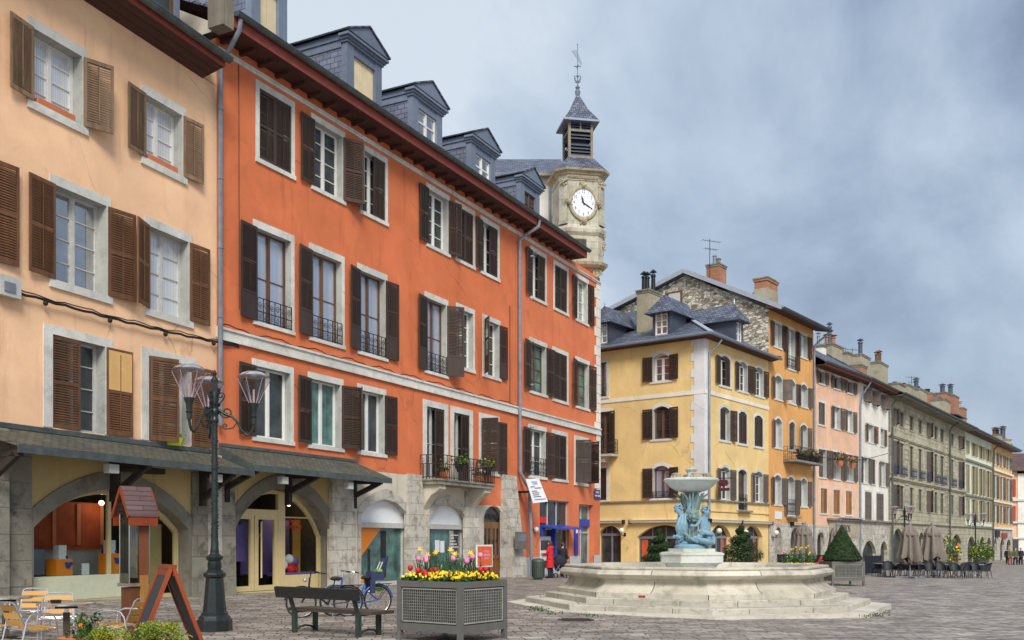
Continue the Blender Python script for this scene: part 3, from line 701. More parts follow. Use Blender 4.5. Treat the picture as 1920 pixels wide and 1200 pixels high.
    mb=MB(); grid_wall(mb,0,6.25,-.3,4.6,[B],-.005,0); f.put(mb,'canopy_wall',M['beige'])
    mb=MB(); ringband(mb,*A,.34,.5,-.05,.02,0,0,.55,n=22); f.put(mb,'stone_arch',M['archstone'])
    sf=MB(); y=.45
    def bar(a,b,c,d,m=0,yy=y,t=.09): sf.box(a,b,yy,yy+t,c,d,m)
    q=outline(A[1]-A[0]-.16,3.45+.3-.1,1.5,22)[1:-1]
    for i in range(len(q)-1): sf.obox((A[0]+.08+q[i][0],y+.05,-.3+q[i][1]),(A[0]+.08+q[i+1][0],y+.05,-.3+q[i+1][1]),.12,.11,(0,1,0))
    bar(A[0],.8,0,1.95); bar(5.4,5.55,0,1.9); bar(.62,1.02,.0,2.1); bar(3.28,3.62,0,3.36,0,y-.02,.13); bar(1.0,3.28,2.55,2.75,0,y-.01); bar(.62,5.5,-.3,.06)
    for a,b in ((1.02,2.12),(2.16,3.28)):
        bar(a,a+.17,.08,2.55); bar(b-.17,b,.08,2.55); bar(a+.17,b-.17,.08,.25); bar(a+.17,b-.17,2.42,2.55)
    bar(3.62,5.5,.06,.55); bar(3.62,5.45,2.5,2.54,0,y+.02,.03)
    sf.tube([(2.38,y-.08,.5),(2.38,y-.08,2.35)],.03,6); f.put(sf,'shopfront',M['shopframe'])
    f.put(MB().poly(arch_poly(A[0]+.05,A[1]-.05,0,3.4,1.5,y+.06)),'shop_window',M['shopglass'])
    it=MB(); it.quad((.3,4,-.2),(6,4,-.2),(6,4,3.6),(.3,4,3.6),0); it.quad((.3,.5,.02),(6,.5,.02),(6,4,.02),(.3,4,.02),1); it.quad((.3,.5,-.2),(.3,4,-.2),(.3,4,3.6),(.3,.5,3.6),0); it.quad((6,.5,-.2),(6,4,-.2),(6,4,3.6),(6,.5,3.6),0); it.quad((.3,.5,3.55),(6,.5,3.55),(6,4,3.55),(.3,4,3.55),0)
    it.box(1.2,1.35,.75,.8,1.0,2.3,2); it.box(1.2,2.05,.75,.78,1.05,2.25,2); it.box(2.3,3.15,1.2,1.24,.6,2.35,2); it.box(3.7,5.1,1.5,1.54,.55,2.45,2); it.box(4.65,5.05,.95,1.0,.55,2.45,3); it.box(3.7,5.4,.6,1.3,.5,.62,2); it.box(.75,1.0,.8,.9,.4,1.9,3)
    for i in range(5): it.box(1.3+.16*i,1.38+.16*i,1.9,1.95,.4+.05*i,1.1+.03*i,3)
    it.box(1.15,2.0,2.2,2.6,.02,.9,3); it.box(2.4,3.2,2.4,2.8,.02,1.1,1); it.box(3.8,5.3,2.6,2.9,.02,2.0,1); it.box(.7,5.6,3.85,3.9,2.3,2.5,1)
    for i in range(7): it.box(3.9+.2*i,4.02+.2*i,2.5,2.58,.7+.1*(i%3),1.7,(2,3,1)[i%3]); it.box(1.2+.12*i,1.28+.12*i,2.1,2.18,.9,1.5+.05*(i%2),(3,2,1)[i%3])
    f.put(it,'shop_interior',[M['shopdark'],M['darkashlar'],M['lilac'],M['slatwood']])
    # two modern shop windows with white panels
    for k,(a,b,c,d,r) in enumerate(arch2[:2]):
        mb=MB(); mb.poly(arch_poly(a,b,2.42,d,r,.22)); f.put(mb,'fanlight_panel',M['whitepanel'])
        mb=MB(); mb.box(a,b,.12,.24,2.22,2.42); mb.box(a,a+.07,.2,.3,-.3,2.22); mb.box(b-.07,b,.2,.3,-.3,2.22); mb.box(a,b,.1,.32,-.3,.14); f.put(mb,'shop_frame',M['greywhite'])
        mb=MB(); mb.quad((a,.3,.14),(b,.3,.14),(b,.3,2.22),(a,.3,2.22)); g=f.put(mb,'shop_window',M['tealglass'])
        if k==0:
            P=[(a+.07,2.2),(a+1.75,2.2),(a+.55,1.2),(a+.14,.9),(a+.3,.62),(a+.65,.35),(a+.62,.16),(a+.07,.16)]
            MB().extr([(p[0],.285,p[1]) for p in P],(0,.008,0)).build('orange_film',M['orangepanel'],g)
            MB().box(a+1.75,a+2.1,.285,.295,.3,2.1).box(a+.9,a+1.05,.285,.295,.4,1.4).build('dark_film',M['blackhole'],g)
        else:
            [MB().box(*q).build('notice',M['whitepanel'],g) for q in ((a+1.0,a+1.35,.285,.295,1.25,1.75),(a+1.42,a+1.75,.285,.295,1.22,1.72),(a+.5,a+1.6,.285,.295,.35,.7))]
            mb=MB(); mb.quad((a+2.15,.29,.2),(b-.1,.29,.2),(b-.1,.29,2.15),(a+2.15,.29,2.15)); mb.build('frosted_panel',M['glassblue'],g)
            mb=MB()
            for i in range(9): mb.box(a+2.25,b-.25-.12*((i*7)%4),.283,.287,1.95-i*.13,1.99-i*.13)
            mb.build('price_list',M['whitepanel'],g)
    # wooden door with iron fanlight
    mb=MB(); a,b=16.76,18.62; y=.1
    mb.box(a,b,y,y+.12,2.45,2.6); mb.box(a,a+.1,y,y+.1,-.2,2.5); mb.box(b-.1,b,y,y+.1,-.2,2.5)
    for p,q2 in ((a+.1,(a+b)/2-.01),((a+b)/2+.01,b-.1)):
        mb.box(p,q2,y+.04,y+.1,-.2,2.45)
        mb.box(p+.0,q2,y-.0,y+.04,-.2,.12); mb.box(p,q2,y,y+.04,.88,1.02); mb.box(p,q2,y,y+.04,2.3,2.45)
        for e in (p,q2-.1): mb.box(e,e+.1,y,y+.04,.12,2.3)
        mb.box((p+q2)/2-.05,(p+q2)/2+.05,y,y+.04,.12,2.3)
        for u in (p+.14,(p+q2)/2+.09): mb.box(u,u+.18,y+.02,y+.045,.2,.8)
    d=f.put(mb,'door',M['doorwood'])
    gb=MB()
    for p,q2 in ((a+.2,(a+b)/2-.11),((a+b)/2+.11,b-.2)):
        gb.quad((p,y+.034,1.05),(q2,y+.034,1.05),(q2,y+.034,2.28),(p,y+.034,2.28))
    gb.poly(arch_poly(a+.05,b-.05,2.6,3.34,.5,y+.06)); gb.build('pane',M['glass'],d)
    ib=MB()
    for i in range(6): ib.tube(scroll((a+.25+.27*i,y+.0,2.85),.16,1.5,12,1 if i%2 else -1),.014,4)
    for i in range(4): ib.tube(scroll((a+.36+.36*i,y,1.7),.13,1.3,12,1 if i%2 else -1),.012,4)
    ib.build('ironwork',M['iron'],d)
    # bank windows
    a,b=22.66,26.33; mb=MB(); mb.quad((a,.2,.3),(b,.2,.3),(b,.2,3.85),(a,.2,3.85)); f.put(mb,'bank_window',M['glass'])
    mb=MB(); 
    for p in ((a,0),(b,0)): mb.quad((p[0],0,.3),(p[0],.25,.3),(p[0],.25,3.85),(p[0],0,3.85))
    mb.quad((a,0,3.85),(b,0,3.85),(b,.6,3.85),(a,.6,3.85)); mb.quad((a,-.03,.3),(b,-.03,.3),(b,.6,.3),(a,.6,.3))
    for p in (27.7,29.75): mb.quad((p,0,-.3),(p,.6,-.3),(p,.6,3.77),(p,0,3.77))
    mb.quad((27.7,0,3.77),(29.75,0,3.77),(29.75,.6,3.77),(27.7,.6,3.77)); f.put(mb,'reveal',M['orange2'])
    mb=MB()
    for x in (a,a+1.2,a+2.3,b-.05): mb.box(x,x+.05,.13,.19,.3 if x>a+2 else 2.3,3.85)
    mb.box(a,b,.14,.19,2.3,2.38); mb.box(a,b,.14,.19,3.8,3.85)
    for x in (27.7,28.55,29.65): mb.box(x,x+.1,.28,.34,-.3,3.77)
    for z in (-.3,2.15,3.68): mb.box(27.7,29.75,.285,.335,z,z+.1)
    f.put(mb,'bank_frame',M['greywhite'])
    mb=MB(); mb.quad((27.7,.35,-.2),(29.75,.35,-.2),(29.75,.35,3.77),(27.7,.35,3.77)); f.put(mb,'bank_door',M['tealglass'])
    f.put(MB().box(27.72,29.7,.2,.27,2.55,2.95),'blue_sign_band',M['bluepaint'])
    # mouldings
    mb=MB(); mb.box(-.05,LEN,-.07,0,7.93,8.18); mb.box(-.05,LEN,-.12,0,8.18,8.25); mb.box(-.05,LEN,-.09,-.05,7.86,7.93); f.put(mb,'string_course',M['surround'])
    mb=MB(); mb.box(-.0,LEN,-.06,0,16.62,16.7); mb.box(0,LEN,-.1,0,16.7,16.76); f.put(mb,'string_course',M['surround'])
    # white quoins at the far corner
    mb=MB(); z=-.0; k=0
    for i in range(23):
        z=4.2+i*.55; w=.82 if i%2 else .55
        mb.box(LEN-w,LEN+.02,-.035,.4,z+.015,z+.535)
    f.put(mb,'quoins',M['white'])
    eave(f,-.25,S(1103,1.0),17.05,.9,'slate',6.2,3.3,3.5,blocks=.83,fh=.36,gr=.12)
    f.put(MB().box(-.75,-.3,-.95,-.35,16.9,17.75),'beam_end',M['oldtimber'])
    # drainpipes
    downpipe(f,[(-.1,-1.02,17.3),(-.1,-.98,17.0),(-.05,-.5,16.5),(-.08,-.2,16.2),(-.08,-.2,8.0),(-.08,-.2,5.2)],.075)
    downpipe(f,[(20.5,-1.02,17.3),(20.5,-.98,17.0),(20.25,-.4,16.6),(20.1,-.16,16.3),(20.1,-.16,8.0),(20.1,-.16,5.1),(20.4,-.3,4.6),(20.75,-.35,4.3),(20.8,-.4,2.6),(20.85,-.45,-.2)],.085)
    # slate canopy over the first shop
    zt,zb,o=4.62,4.0,1.42; a,b=.05,7.05
    mb=MB(); mb.extr([(a,0,zt),(b-.15,0,zt),(b+.2,-o,zb),(a,-o,zb)],(0,0,-.05),0); mb.quad((b-.15,0,zt),(b+.2,-o,zb),(b+.2,-o,zb-.05),(b-.15,0,zt-.4),0)
    cn=f.put(mb,'canopy',M['slatedark'])
    mb=MB(); mb.box(a,b+.2,-o-.04,-o+.02,zb-.2,zb-.02); mb.box(a,b,-.1,-.0,zt-.02,zt+.08); mb.extr([(a-.02,0,zt-.02),(a-.02,-o,zb-.02),(a-.02,-o,zb-.4),(a-.02,0,zt-.55)],(.05,0,0)); mb.build('fascia_board',M['gutter'],cn,f.loc(0,0,0) and (0,0,0))
    for s in (.25,3.15,6.75):
        mb=MB(); mb.obox((s,-.02,3.3),(s,-1.25,zb-.2),.14,.16); mb.box(s-.09,s+.09,-.2,-.02,2.9,4.1); mb.obox((s,-.05,zb-.13),(s,-1.36,zb-.18),.13,.15); mb.build('bracket',M['timber'],cn)
    for x in (1.6,5.0): MB().box(x-.14,x+.14,-1.3,-1.1,3.5,3.72).build('floodlight',M['greywhite'],cn)
    # balcony
    a,b,o=11.4,16.05,.92
    mb=MB(); mb.box(a,b,-o,.0,4.02,4.17); mb.box(a-.05,b+.05,-o-.05,0,4.17,4.24)
    bl=f.put(mb,'balcony',M['roughpier'])
    for s in (11.55,15.35):
        mb=MB(); prof=[(0,4.02),(-.8,4.02),(-.84,3.85),(-.7,3.72),(-.45,3.6),(-.2,3.3),(0,2.95)]
        mb.extr([(s,p[0],p[1]) for p in prof],(.5,0,0)); mb.tube([(s-.01,-.72,3.88),(s+.51,-.72,3.88)],.11,8)
        mb.build('console',M['cream'],bl)
    mb=MB()
    def run(p,q,n):
        p=Vector(p);q=Vector(q)
        for z in (.08,.62,.98): mb.obox(p+Vector((0,0,z)),q+Vector((0,0,z)),.03,.03)
        for i in range(n+1):
            c=p.lerp(q,i/n); mb.obox(c,c+Vector((0,0,.98 if i%2==0 else .62)),.028,.028)
            if i%2: mb.tube([tuple(c+Vector((0,0,.62))+Vector((.07*cos(t),0,.16+.1*sin(t)))) for t in (0,1.05,2.1,3.14,4.2,5.25)],.009,4,close=True)
    run((a,-o,4.24),(b,-o,4.24),30); run((a,0,4.24),(a,-o,4.24),6); run((b,0,4.24),(b,-o,4.24),6); mb.build('railing',M['rustiron'],bl)
    # dormers
    for px0,px1,gl in ((476,543,'boards'),(655,720,'boards'),(778,833,'glassblue'),(887,932,'glassblue'),(980,1015,'glass')):
        a,b=S(px0),S(px1); w=b-a; dz=-max(0,(px0-600)/380*.6); mb=MB(); zs,zp,ze=17.3,20.05,20.38; y=.1; dep=5.0; p=.42
        for e in (a,b-p): mb.box(e,e+p,y,y+.25,zs,zp)
        mb.box(a+p,b-p,y+.03,y+.25,19.75,zp); mb.box(a+p,b-p,y,y+.3,zs,18.15)
        for i,(z,o) in enumerate(((zp,.06),(zp+.09,.12),(zp+.18,.2))): mb.box(a-o,b+o,y-o,y+.25,z,z+.09)
        cx=(a+b)/2; zA=ze+.62
        for i,(k,yy,st) in enumerate(((0,y-.2,.0),(.18,y-.13,.0),(.36,y-.06,0))):
            q=.2-k*.6; mb.extr([(a-q,yy,ze+k*.35),(b+q,yy,ze+k*.35),(cx,yy,zA-k*.35)],(0,.3,0))
        for sg,e0 in ((-1,a-.24),(1,b+.24)):     # roof slopes
            mb.extr([(e0,y-.26,ze),(cx,y-.26,zA+.02),(cx,y+dep,zA+.02),(e0,y+dep,ze)],(0,0,.06),2)
        for e,q in ((a,-1),(b,1)):
            mb.box(min(e,e-q*.02),max(e,e-q*.02),y+.25,y+dep,zs,zp-.16,1); mb.box(e-.04,e+.04,y+.25,y+dep,zp-.16,zp+.1,0); mb.box(e-.09,e+.09,y+.25,y+dep,zp+.1,ze,0)
        mb.quad((a,y+.2,18.15),(a+p,y+.2,18.15),(a+p,y+.2,19.75),(a,y+.2,19.75),0)
        dm=f.put(mb,'dormer',[M['zinc'],M['slatecheek'],M['slate']]); dm.location.z+=dz
        if gl=='boards':
            mb=MB(); mb.box(a+p,cx-.015,y+.13,y+.17,18.15,19.75); mb.box(cx+.015,b-p,y+.13,y+.17,18.15,19.75); mb.build('board_shutter',M['curtainboard'],dm)
        else:
            mb=MB(); mb.box(a+p,a+p+.07,y+.1,y+.17,18.15,19.75); mb.box(b-p-.07,b-p,y+.1,y+.17,18.15,19.75); mb.box(cx-.05,cx+.05,y+.09,y+.17,18.15,19.75)
            for z in (18.15,18.7,19.2,19.68): mb.box(a+p,b-p,y+.11,y+.16,z,z+.06)
            mb.build('window_frame',M['framewhite' if gl=='glassblue' else 'framebrown'],dm)
            MB().quad((a+p,y+.15,18.15),(b-p,y+.15,18.15),(b-p,y+.15,19.75),(a+p,y+.15,19.75)).build('pane',M[gl],dm)
    # taller wing behind, beside the clock tower
    mb=MB(); X0,X1,Y0,Y1=-1.6,3.1,60.6,72; ox,oy=P0
    mb.box(X0-ox,X1-ox,Y0-oy,Y1-oy,10,24.4,0); zr=27.4
    mb.extr([(X0-ox-.4,Y0-oy-.5,24.25),(X0-ox-.4,66-oy,zr),(X0-ox-.4,Y1-oy+.4,24.25)],(X1-X0+.6,0,0),1); mb.box(X0-ox-.45,X1-ox,Y0-oy-.55,Y0-oy-.35,24.1,24.28,2)
    mb.build('rear_wing',[M['white'],M['slate'],M['oldtimber']],root)
    f2=MB().tube([(2.35-ox,60.45-oy,23.9),(2.35-ox,60.45-oy,17.5)],.09,7); f2.build('drainpipe',M['pipe'],root)
    # small cables along the string course
    mb=MB(); pts=[(s,-.1,8.3+.05*sin(s*3.1)+.03*sin(s*7)) for s in [i*.35 for i in range(58)]]; mb.tube(pts,.018,4); mb.tube([(20.0*.0+.9,-.03,16.6),(.92,-.03,9.0)],.014,4); mb.tube([(19.3,-.03,13.0),(19.3,-.03,8.4)],.016,4); f.put(mb,'cable',M['cable'])
    return f
def chim(f,root,px0,px1,py,Yd,m='concrete',pots=(),bt=0,k=.62,zb=15.5,d=1.1):
    px=(px0+px1)/2; s=f.s(px,-Yd); p=f.world(s,Yd); w=max(.4,k*(f.s(px1,-Yd)-f.s(px0,-Yd))); z1=EYE+p.y*(HZ-py)/F
    return chimney(root,p.x,p.y,zb,z1-.1,w,d,f.rz,m,True,pots,bt)
M['curtainboard']=paint('cream_boards',(.72,.6,.38),.6,.1,0,2)
OF=orange_house()

# ================================================================== peach house
def peach_house():
    d=vdir(1700); n=hypot(*d); P0=(-8.98-12*d[0]/n-.02*d[1]/n,29.9-12*d[1]/n)
    root=thing('town_house','pale peach house at the left edge with weathered brown louvred shutters','house',(P0[0],P0[1],0))
    f=Fr(root,P0,d); S=f.s; W=[]
    def win(a,b,z,sh,frame='framewhite',glass='glassblue',rows=4,sur=(.16,.24,.2),**k):
        W.append((a,b,z[0],z[1])); return window(f,a,b,z[0],z[1],frame=frame,glass=glass,rows=rows,sh=sh,sur=sur,smat=('surround','reveal'),depth=.3,**k)
    for a,b,l,r in ((5.22,6.72,172,155),(8.97,10.45,174,172),(1.6,3.1,174,170)):
        w=win(a,b,(12.28,14.05),('shutold',l,r,'rodold'),'framewhite','curtain',4)
        MB().box(.12,1.25,-.06,.16,.0,.15).build('clay_trough',M['terracotta'],w)
    win(2.45,3.95,(8.15,10.5),('shutbrown',174,176,'mid'),'framegrey'); w=win(5.87,7.55,(8.15,10.5),('shutbrown',175,170,'midrod'),'framegrey','glassblue',4); win(9.12,10.72,(8.15,10.45),('shutbrown',160,176,'midrod'),'framegrey','curtain',4)
    win(5.8,7.5,(4.5,6.8),('shutbrown',4,176,'midold','shutbrown','plyrod'),'framegrey','glass',4,sur=(.28,.22,.0)); win(9.1,10.8,(4.5,6.85),('shutbrown',22,176,'midold','shutbrown','midold'),'framegrey','glass',4,sur=(.28,.22,0)); win(1.6,3.2,(4.5,6.8),('shutbrown',0,0,'midold'),'framegrey')
    mb=MB(); grid_wall(mb,0,12.0,4.2,15.6,W,0,0); body(mb,0,12.0,15.6,11,0); mb.quad((11.3,0,15.55),(12.0,0,15.55),(12,0,16.6),(11.3,0,16.6),0); mb.quad((11.3,0,15.55),(11.3,0,16.6),(11.3,3,18),(11.3,3,15.55)); f.put(mb,'wall',M['peach'])
    eave(f,-.2,11.35,15.52,.8,'slate',5.5,3.2,3.3,blocks=0,fh=.2,gr=.13,slope_soffit=.2)
    mb=MB()
    for y in (-.27,-.53): mb.box(-.2,11.34,y-.008,y+.008,15.51+(-y)*.25,15.525+(-y)*.25)
    f.put(mb,'board_joint',M['timber'])
    # dormer above the eave
    mb=MB(); a,b=7.6,10.6; mb.box(a,a+.2,.2,3.5,15.9,18.6,0); mb.box(b-.2,b,.2,3.5,15.9,18.6,0); mb.box(a+.2,b-.2,.25,.4,15.9,16.5,0); mb.box(a-.3,b+.3,-.1,3.6,18.6,18.8,1)
    dm=f.put(mb,'dormer',[M['zinc'],M['slate']]); mb=MB()
    for x in (a+.2,a+1.25,b-.3): mb.box(x,x+.1,.26,.36,16.5,18.6)
    mb.build('window_frame',M['framebrown'],dm); MB().quad((a+.2,.33,16.4),(b-.2,.33,16.4),(b-.2,.33,18.6),(a+.2,.33,18.6)).build('pane',M['glass'],dm)
    # ground floor
    A=(5.22,10.72,-.3,3.08,1.05); B=(5.1,10.84,-.3,3.42,1.12)
    mb=MB(); grid_wall(mb,4.9,11.0,-.3,4.4,[B],.02,0); mb.box(4.9,5.18,-.03,.02,2.0,4.3); f.put(mb,'canopy_wall',M['beige'])
    mb=MB(); ringband(mb,*A,.26,.5,-.03,.06,0,0,.5,n=22); f.put(mb,'stone_arch',M['archstone'])
    def pil(a,b,out,m):
        mb=MB(); mb.box(a,b,-out,.05,-.3,4.3); f.put(mb,'pillar',M[m])
    pil(3.4,4.3,.3,'roughpier'); pil(4.3,5.15,.05,'roughpier'); pil(10.85,11.5,.08,'roughpier'); pil(11.5,12.0,.2,'ashlar'); pil(0,3.4,.02,'roughpier')
    sf=MB(); y=.38; q=outline(5.4,3.3,1.05,22)
    for i in range(len(q)-1): sf.obox((5.27+q[i][0],y+.04,-.28+q[i][1]),(5.27+q[i+1][0],y+.04,-.28+q[i+1][1]),.13,.12,(0,1,0))
    sf.box(8.0,8.12,y,y+.08,-.1,3.0); sf.box(5.25,10.7,y-.02,y+.1,-.3,.2); fr_=f.put(sf,'shopfront',M['shopframe'])
    f.put(MB().box(5.3,8.75,y-.03,y+.02,.2,.82),'shop_dado',M['shopdado'])
    f.put(MB().poly(arch_poly(5.3,10.65,.0,2.98,1.0,y+.05)),'shop_window',M['shopglass'])
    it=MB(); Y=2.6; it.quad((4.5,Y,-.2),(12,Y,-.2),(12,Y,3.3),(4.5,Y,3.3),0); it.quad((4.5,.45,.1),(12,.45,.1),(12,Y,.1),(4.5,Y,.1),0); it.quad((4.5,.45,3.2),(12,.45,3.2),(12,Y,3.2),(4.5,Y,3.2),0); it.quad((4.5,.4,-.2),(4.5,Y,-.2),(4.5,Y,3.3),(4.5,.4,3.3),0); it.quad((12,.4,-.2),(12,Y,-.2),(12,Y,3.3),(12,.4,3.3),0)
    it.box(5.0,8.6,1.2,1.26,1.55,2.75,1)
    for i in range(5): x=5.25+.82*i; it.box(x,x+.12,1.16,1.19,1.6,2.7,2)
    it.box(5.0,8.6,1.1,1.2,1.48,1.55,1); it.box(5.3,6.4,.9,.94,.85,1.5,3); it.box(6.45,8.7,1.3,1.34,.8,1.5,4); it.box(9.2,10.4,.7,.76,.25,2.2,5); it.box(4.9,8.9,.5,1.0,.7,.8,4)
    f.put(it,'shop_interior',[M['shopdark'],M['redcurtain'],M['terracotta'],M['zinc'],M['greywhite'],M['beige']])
    # canopy
    zt,zb,o=4.36,3.86,1.3; a,b=3.65,11.75
    mb=MB(); mb.extr([(a-.9,0,zt),(b,0,zt),(b,-o,zb),(a,-o,zb)],(0,0,-.05)); cn=f.put(mb,'canopy',M['slatedark'])
    mb=MB(); mb.box(a,b,-o-.05,-o+.02,zb-.2,zb-.02); mb.box(a,b,-.1,0,zt-.02,zt+.1); mb.build('fascia_board',M['gutter'],cn)
    for s in (3.75,7.75,11.2):
        mb=MB(); mb.obox((s,-.05,2.9),(s,-1.15,zb-.22),.14,.15); mb.box(s-.1,s+.1,-.2,0,2.75,4.1); mb.obox((s,-.02,zb-.18),(s,-1.28,zb-.2),.14,.15)
        if s==7.75: mb.box(7.7,9.2,-.5,-.15,3.55,3.7)
        mb.build('bracket',M['timber'],cn)
    for x in (6.6,10.6): MB().box(x-.16,x+.16,-1.2,-1.0,3.4,3.62).build('floodlight',M['greywhite'],cn)
    downpipe(f,[(11.62,-.12,4.0),(11.62,-.12,-.2)],.06,'cream')
    return f
PF=peach_house()
def wall_cable():
    f=PF; mb=MB(); pts=[]
    for i in range(30):
        t=i/29; s=4.3+8.6*t; pts.append(tuple(f.world(s,-.12,7.55+.15*sin(3.1*t)*-.6+.02*sin(i*2.3)+.25*t)))
    mb.tube(pts,.035,5); mb.tube([(p[0]+.01,p[1]-.02,p[2]+.06+.02*sin(i)) for i,p in enumerate(pts)],.015,4)
    for i in (4,11,18,25): p=pts[i]; mb.ball((p[0],p[1],p[2]-.07),.07,6,5)
    tag(mb.build('wall_cable',M['cable'],smooth=True),'thick black cable bundle sagging across the peach wall','cable')
    t=thing('junction_box','weathered white cable junction box on the peach wall at the left edge','box',tuple(f.world(4.42,-.1,7.6)),f.rz)
    MB().box(-.3,.28,-.12,.08,-.22,.26).build('casing',M['greywhite'],t); MB().box(-.2,.1,-.15,-.12,-.12,.1).build('cover',M['pipe'],t)
    mb=MB(); r=random.Random(3)
    p=thing('window_box','yellow-green planter pot with small plant on the peach window sill','plant pot',tuple(f.world(9.98,-.12,4.42)),f.rz)
    MB().lathe([(.17,0),(.24,.22),(.25,.24)],10,sx=1.5).build('pot',M['yellowpot'],p)
    for i in range(90): mb.leaf((r.gauss(0,.16),r.gauss(0,.07),.26+r.random()*.12),.05,0,r)
    mb.build('leaves',M['leafgold'],p)
wall_cable()
# ================================================================== clock tower
def clock_tower():
    X,Y=3.73,57.6; ang=radians(-169)+pi        # local -y is the clock face
    M['zincdark']=paint('dark_blue_zinc',(.07,.085,.12),.5,.15,.2,3)
    t=thing('clock_tower','slender cream stone turret with a white clock face, louvred belfry and weathervane','clock tower',(X,Y,0),radians(10.5))
    def octo(w,c,z): # clipped square, half width w, clip c
        return [(-w+c,-w,z),(w-c,-w,z),(w,-w+c,z),(w,w-c,z),(w-c,w,z),(-w+c,w,z),(-w,w-c,z),(-w,-w+c,z)]
    def stack(levels,name,m,parent=t,c=.52,mats=None):
        mb=MB(); R=[octo(w,c*w/1.6,z) for w,z in levels]
        for r in R: mb.v+=r
        for i in range(len(R)-1):
            for k in range(8): mb.f.append((i*8+k,i*8+(k+1)%8,(i+1)*8+(k+1)%8,(i+1)*8+k)); mb.m.append(0)
        mb.f+= [tuple(range(8))[::-1],tuple(range((len(R)-1)*8,len(R)*8))]; mb.m+=[0,0]
        return mb.build(name,M[m],parent)
    b=1.52
    stack([(b,17.9),(b,19.55),(b+.05,19.6),(b+.16,19.75),(b+.2,19.95),(b+.1,20.02),(b+.06,20.15),(b,20.2),(b,22.75),(b+.05,22.8),(b+.05,23.35)],'shaft','tower')
    stack([(b+.06,23.3),(b+.16,23.38),(b+.16,23.5),(b+.36,23.62),(b+.4,23.78),(b+.3,23.82)],'cornice','towercarve')
    stack([(b-.2,17.55),(b+.1,17.6),(b+.24,17.75),(b+.3,17.95),(b+.12,18.02)],'ledge','towercarve')
    # corbel: scrolls tapering down to the corner of the house
    mb=MB(); R=[]
    for w,z,dx,dy in ((1.35,17.6,0,0),(1.25,17.3,.1,.05),(.85,16.85,.25,.15),(.55,16.5,.4,.2),(.3,16.2,.5,.25)): R.append([(p[0]+dx,p[1]+dy,p[2]) for p in octo(w,w*.35,z)])
    for r in R: mb.v+=r
    for i in range(4):
        for k in range(8): mb.f.append((i*8+k,i*8+(k+1)%8,(i+1)*8+(k+1)%8,(i+1)*8+k)); mb.m.append(0)
    for sx in (-.75,1.0):
        mb.tube([(sx+.2,-1.28,17.15)]+scroll((sx,-1.28,17.2),.34,1.5,14),.09,6)
        mb.tube([(sx,-1.25,17.5),(sx+.05,-1.2,17.0),(.35,-.7,16.5),(.5,-.3,16.15)],[.12,.13,.12,.09],6)
    mb.ball((.5,.2,16.15),.32,8,6); mb.build('corbel',M['towercarve'],t)
    # carved frieze and capitals
    mb=MB(); r=random.Random(5)
    for i in range(26):
        x=-1.0+2.0*i/25; mb.tube(scroll((x,-b-.08,23.08),.13,1.2,8,1 if i%2 else -1),.035,4)
    for i in range(60): mb.ball((r.uniform(-1,1),-b-.06,23.07+r.uniform(-.14,.14)),.045,5,4)
    for x,y in ((-b+.22,-b+.2),(b-.22,-b+.2)):
        for i in range(26): mb.ball((x+r.uniform(-.28,.28),y-.12+r.uniform(-.12,.12),22.6+r.uniform(-.2,.3)),.085,5,4)
    for i in range(8): mb.ball((b+.02+r.uniform(-.06,.06),-b+.5+r.uniform(-.2,.2),18.6+i*.15),.1,5,4)
    mb.build('carving',M['towercarve'],t)
    for x,y in ((-b+.2,-b+.2),(b-.2,-b+.2)):
        pb=MB(); s=0; pb.box(-.3,.3,-.06,.06,20.2,22.45); pb.box(-.34,.34,-.1,.1,20.2,20.36); pb.tr((x,y,0),radians(45 if x>0 else -45)); pb.build('pilaster',M['tower'],t)
    # clock
    yc=-b-.04; zc=21.42
    ck=MB(); prof=[(.8,.0),(.8,.06),(.84,.1),(.92,.12),(.99,.09),(1.02,.02),(1.02,-.03)]
    n=40; vs=[]
    for q,d in prof:
        for k in range(n): a=2*pi*k/n; vs.append((q*cos(a),yc-d,zc+q*sin(a)))
    ck.add(vs,[(i*n+k,i*n+(k+1)%n,(i+1)*n+(k+1)%n,(i+1)*n+k) for i in range(len(prof)-1) for k in range(n)])
    c=ck.build('clock',M['towercarve'],t,smooth=True)
    MB().poly([(.82*cos(2*pi*k/40),yc-.03,zc+.82*sin(2*pi*k/40)) for k in range(40)]).build('dial',M['dial'],c)
    for k in range(1,13):
        a=pi/2-k*pi/6; lettering(str(k),.25,M['iron'],c,(.64*cos(a),yc-.036,zc+.64*sin(a)),name='numeral')
    mb=MB()
    for k in range(60):
        a=k*pi/30; mb.box(-.008,.008,yc-.035,yc-.031,.745,.78); 
        for i in range(len(mb.v)-8,len(mb.v)): x,y,z=mb.v[i]; mb.v[i]=(x*cos(a)+z*sin(a),y,zc-x*sin(a)+z*cos(a))
    mb.build('minute_track',M['iron'],c)
    def hand(a,l,w):
        mb=MB(); mb.extr([(-w*.6,yc-.06,-.14),(-w,yc-.06,l*.55),(0,yc-.06,l),(w,yc-.06,l*.55),(w*.6,yc-.06,-.14)],(0,.015,0))
        for i in range(len(mb.v)): x,y,z=mb.v[i]; mb.v[i]=(x*cos(a)+z*sin(a),y,zc-x*sin(a)+z*cos(a))
        return mb.build('clock_hand',M['iron'],c)
    hand(radians(-19),.46,.06); hand(radians(118),.7,.045)
    for x,z in ((0,.98),(-.98,0),(.98,0),(0,-.98)):
        mb=MB(); mb.ball((x*1.02,yc-.1,zc+z*1.02),.17,7,5)
        for i in range(14): mb.ball((x*1.04+r.uniform(-.24,.24),yc-.07,zc+z*1.06+r.uniform(-.2,.2)),.075,5,4)
        mb.build('clock_ornament',M['towercarve'],c)
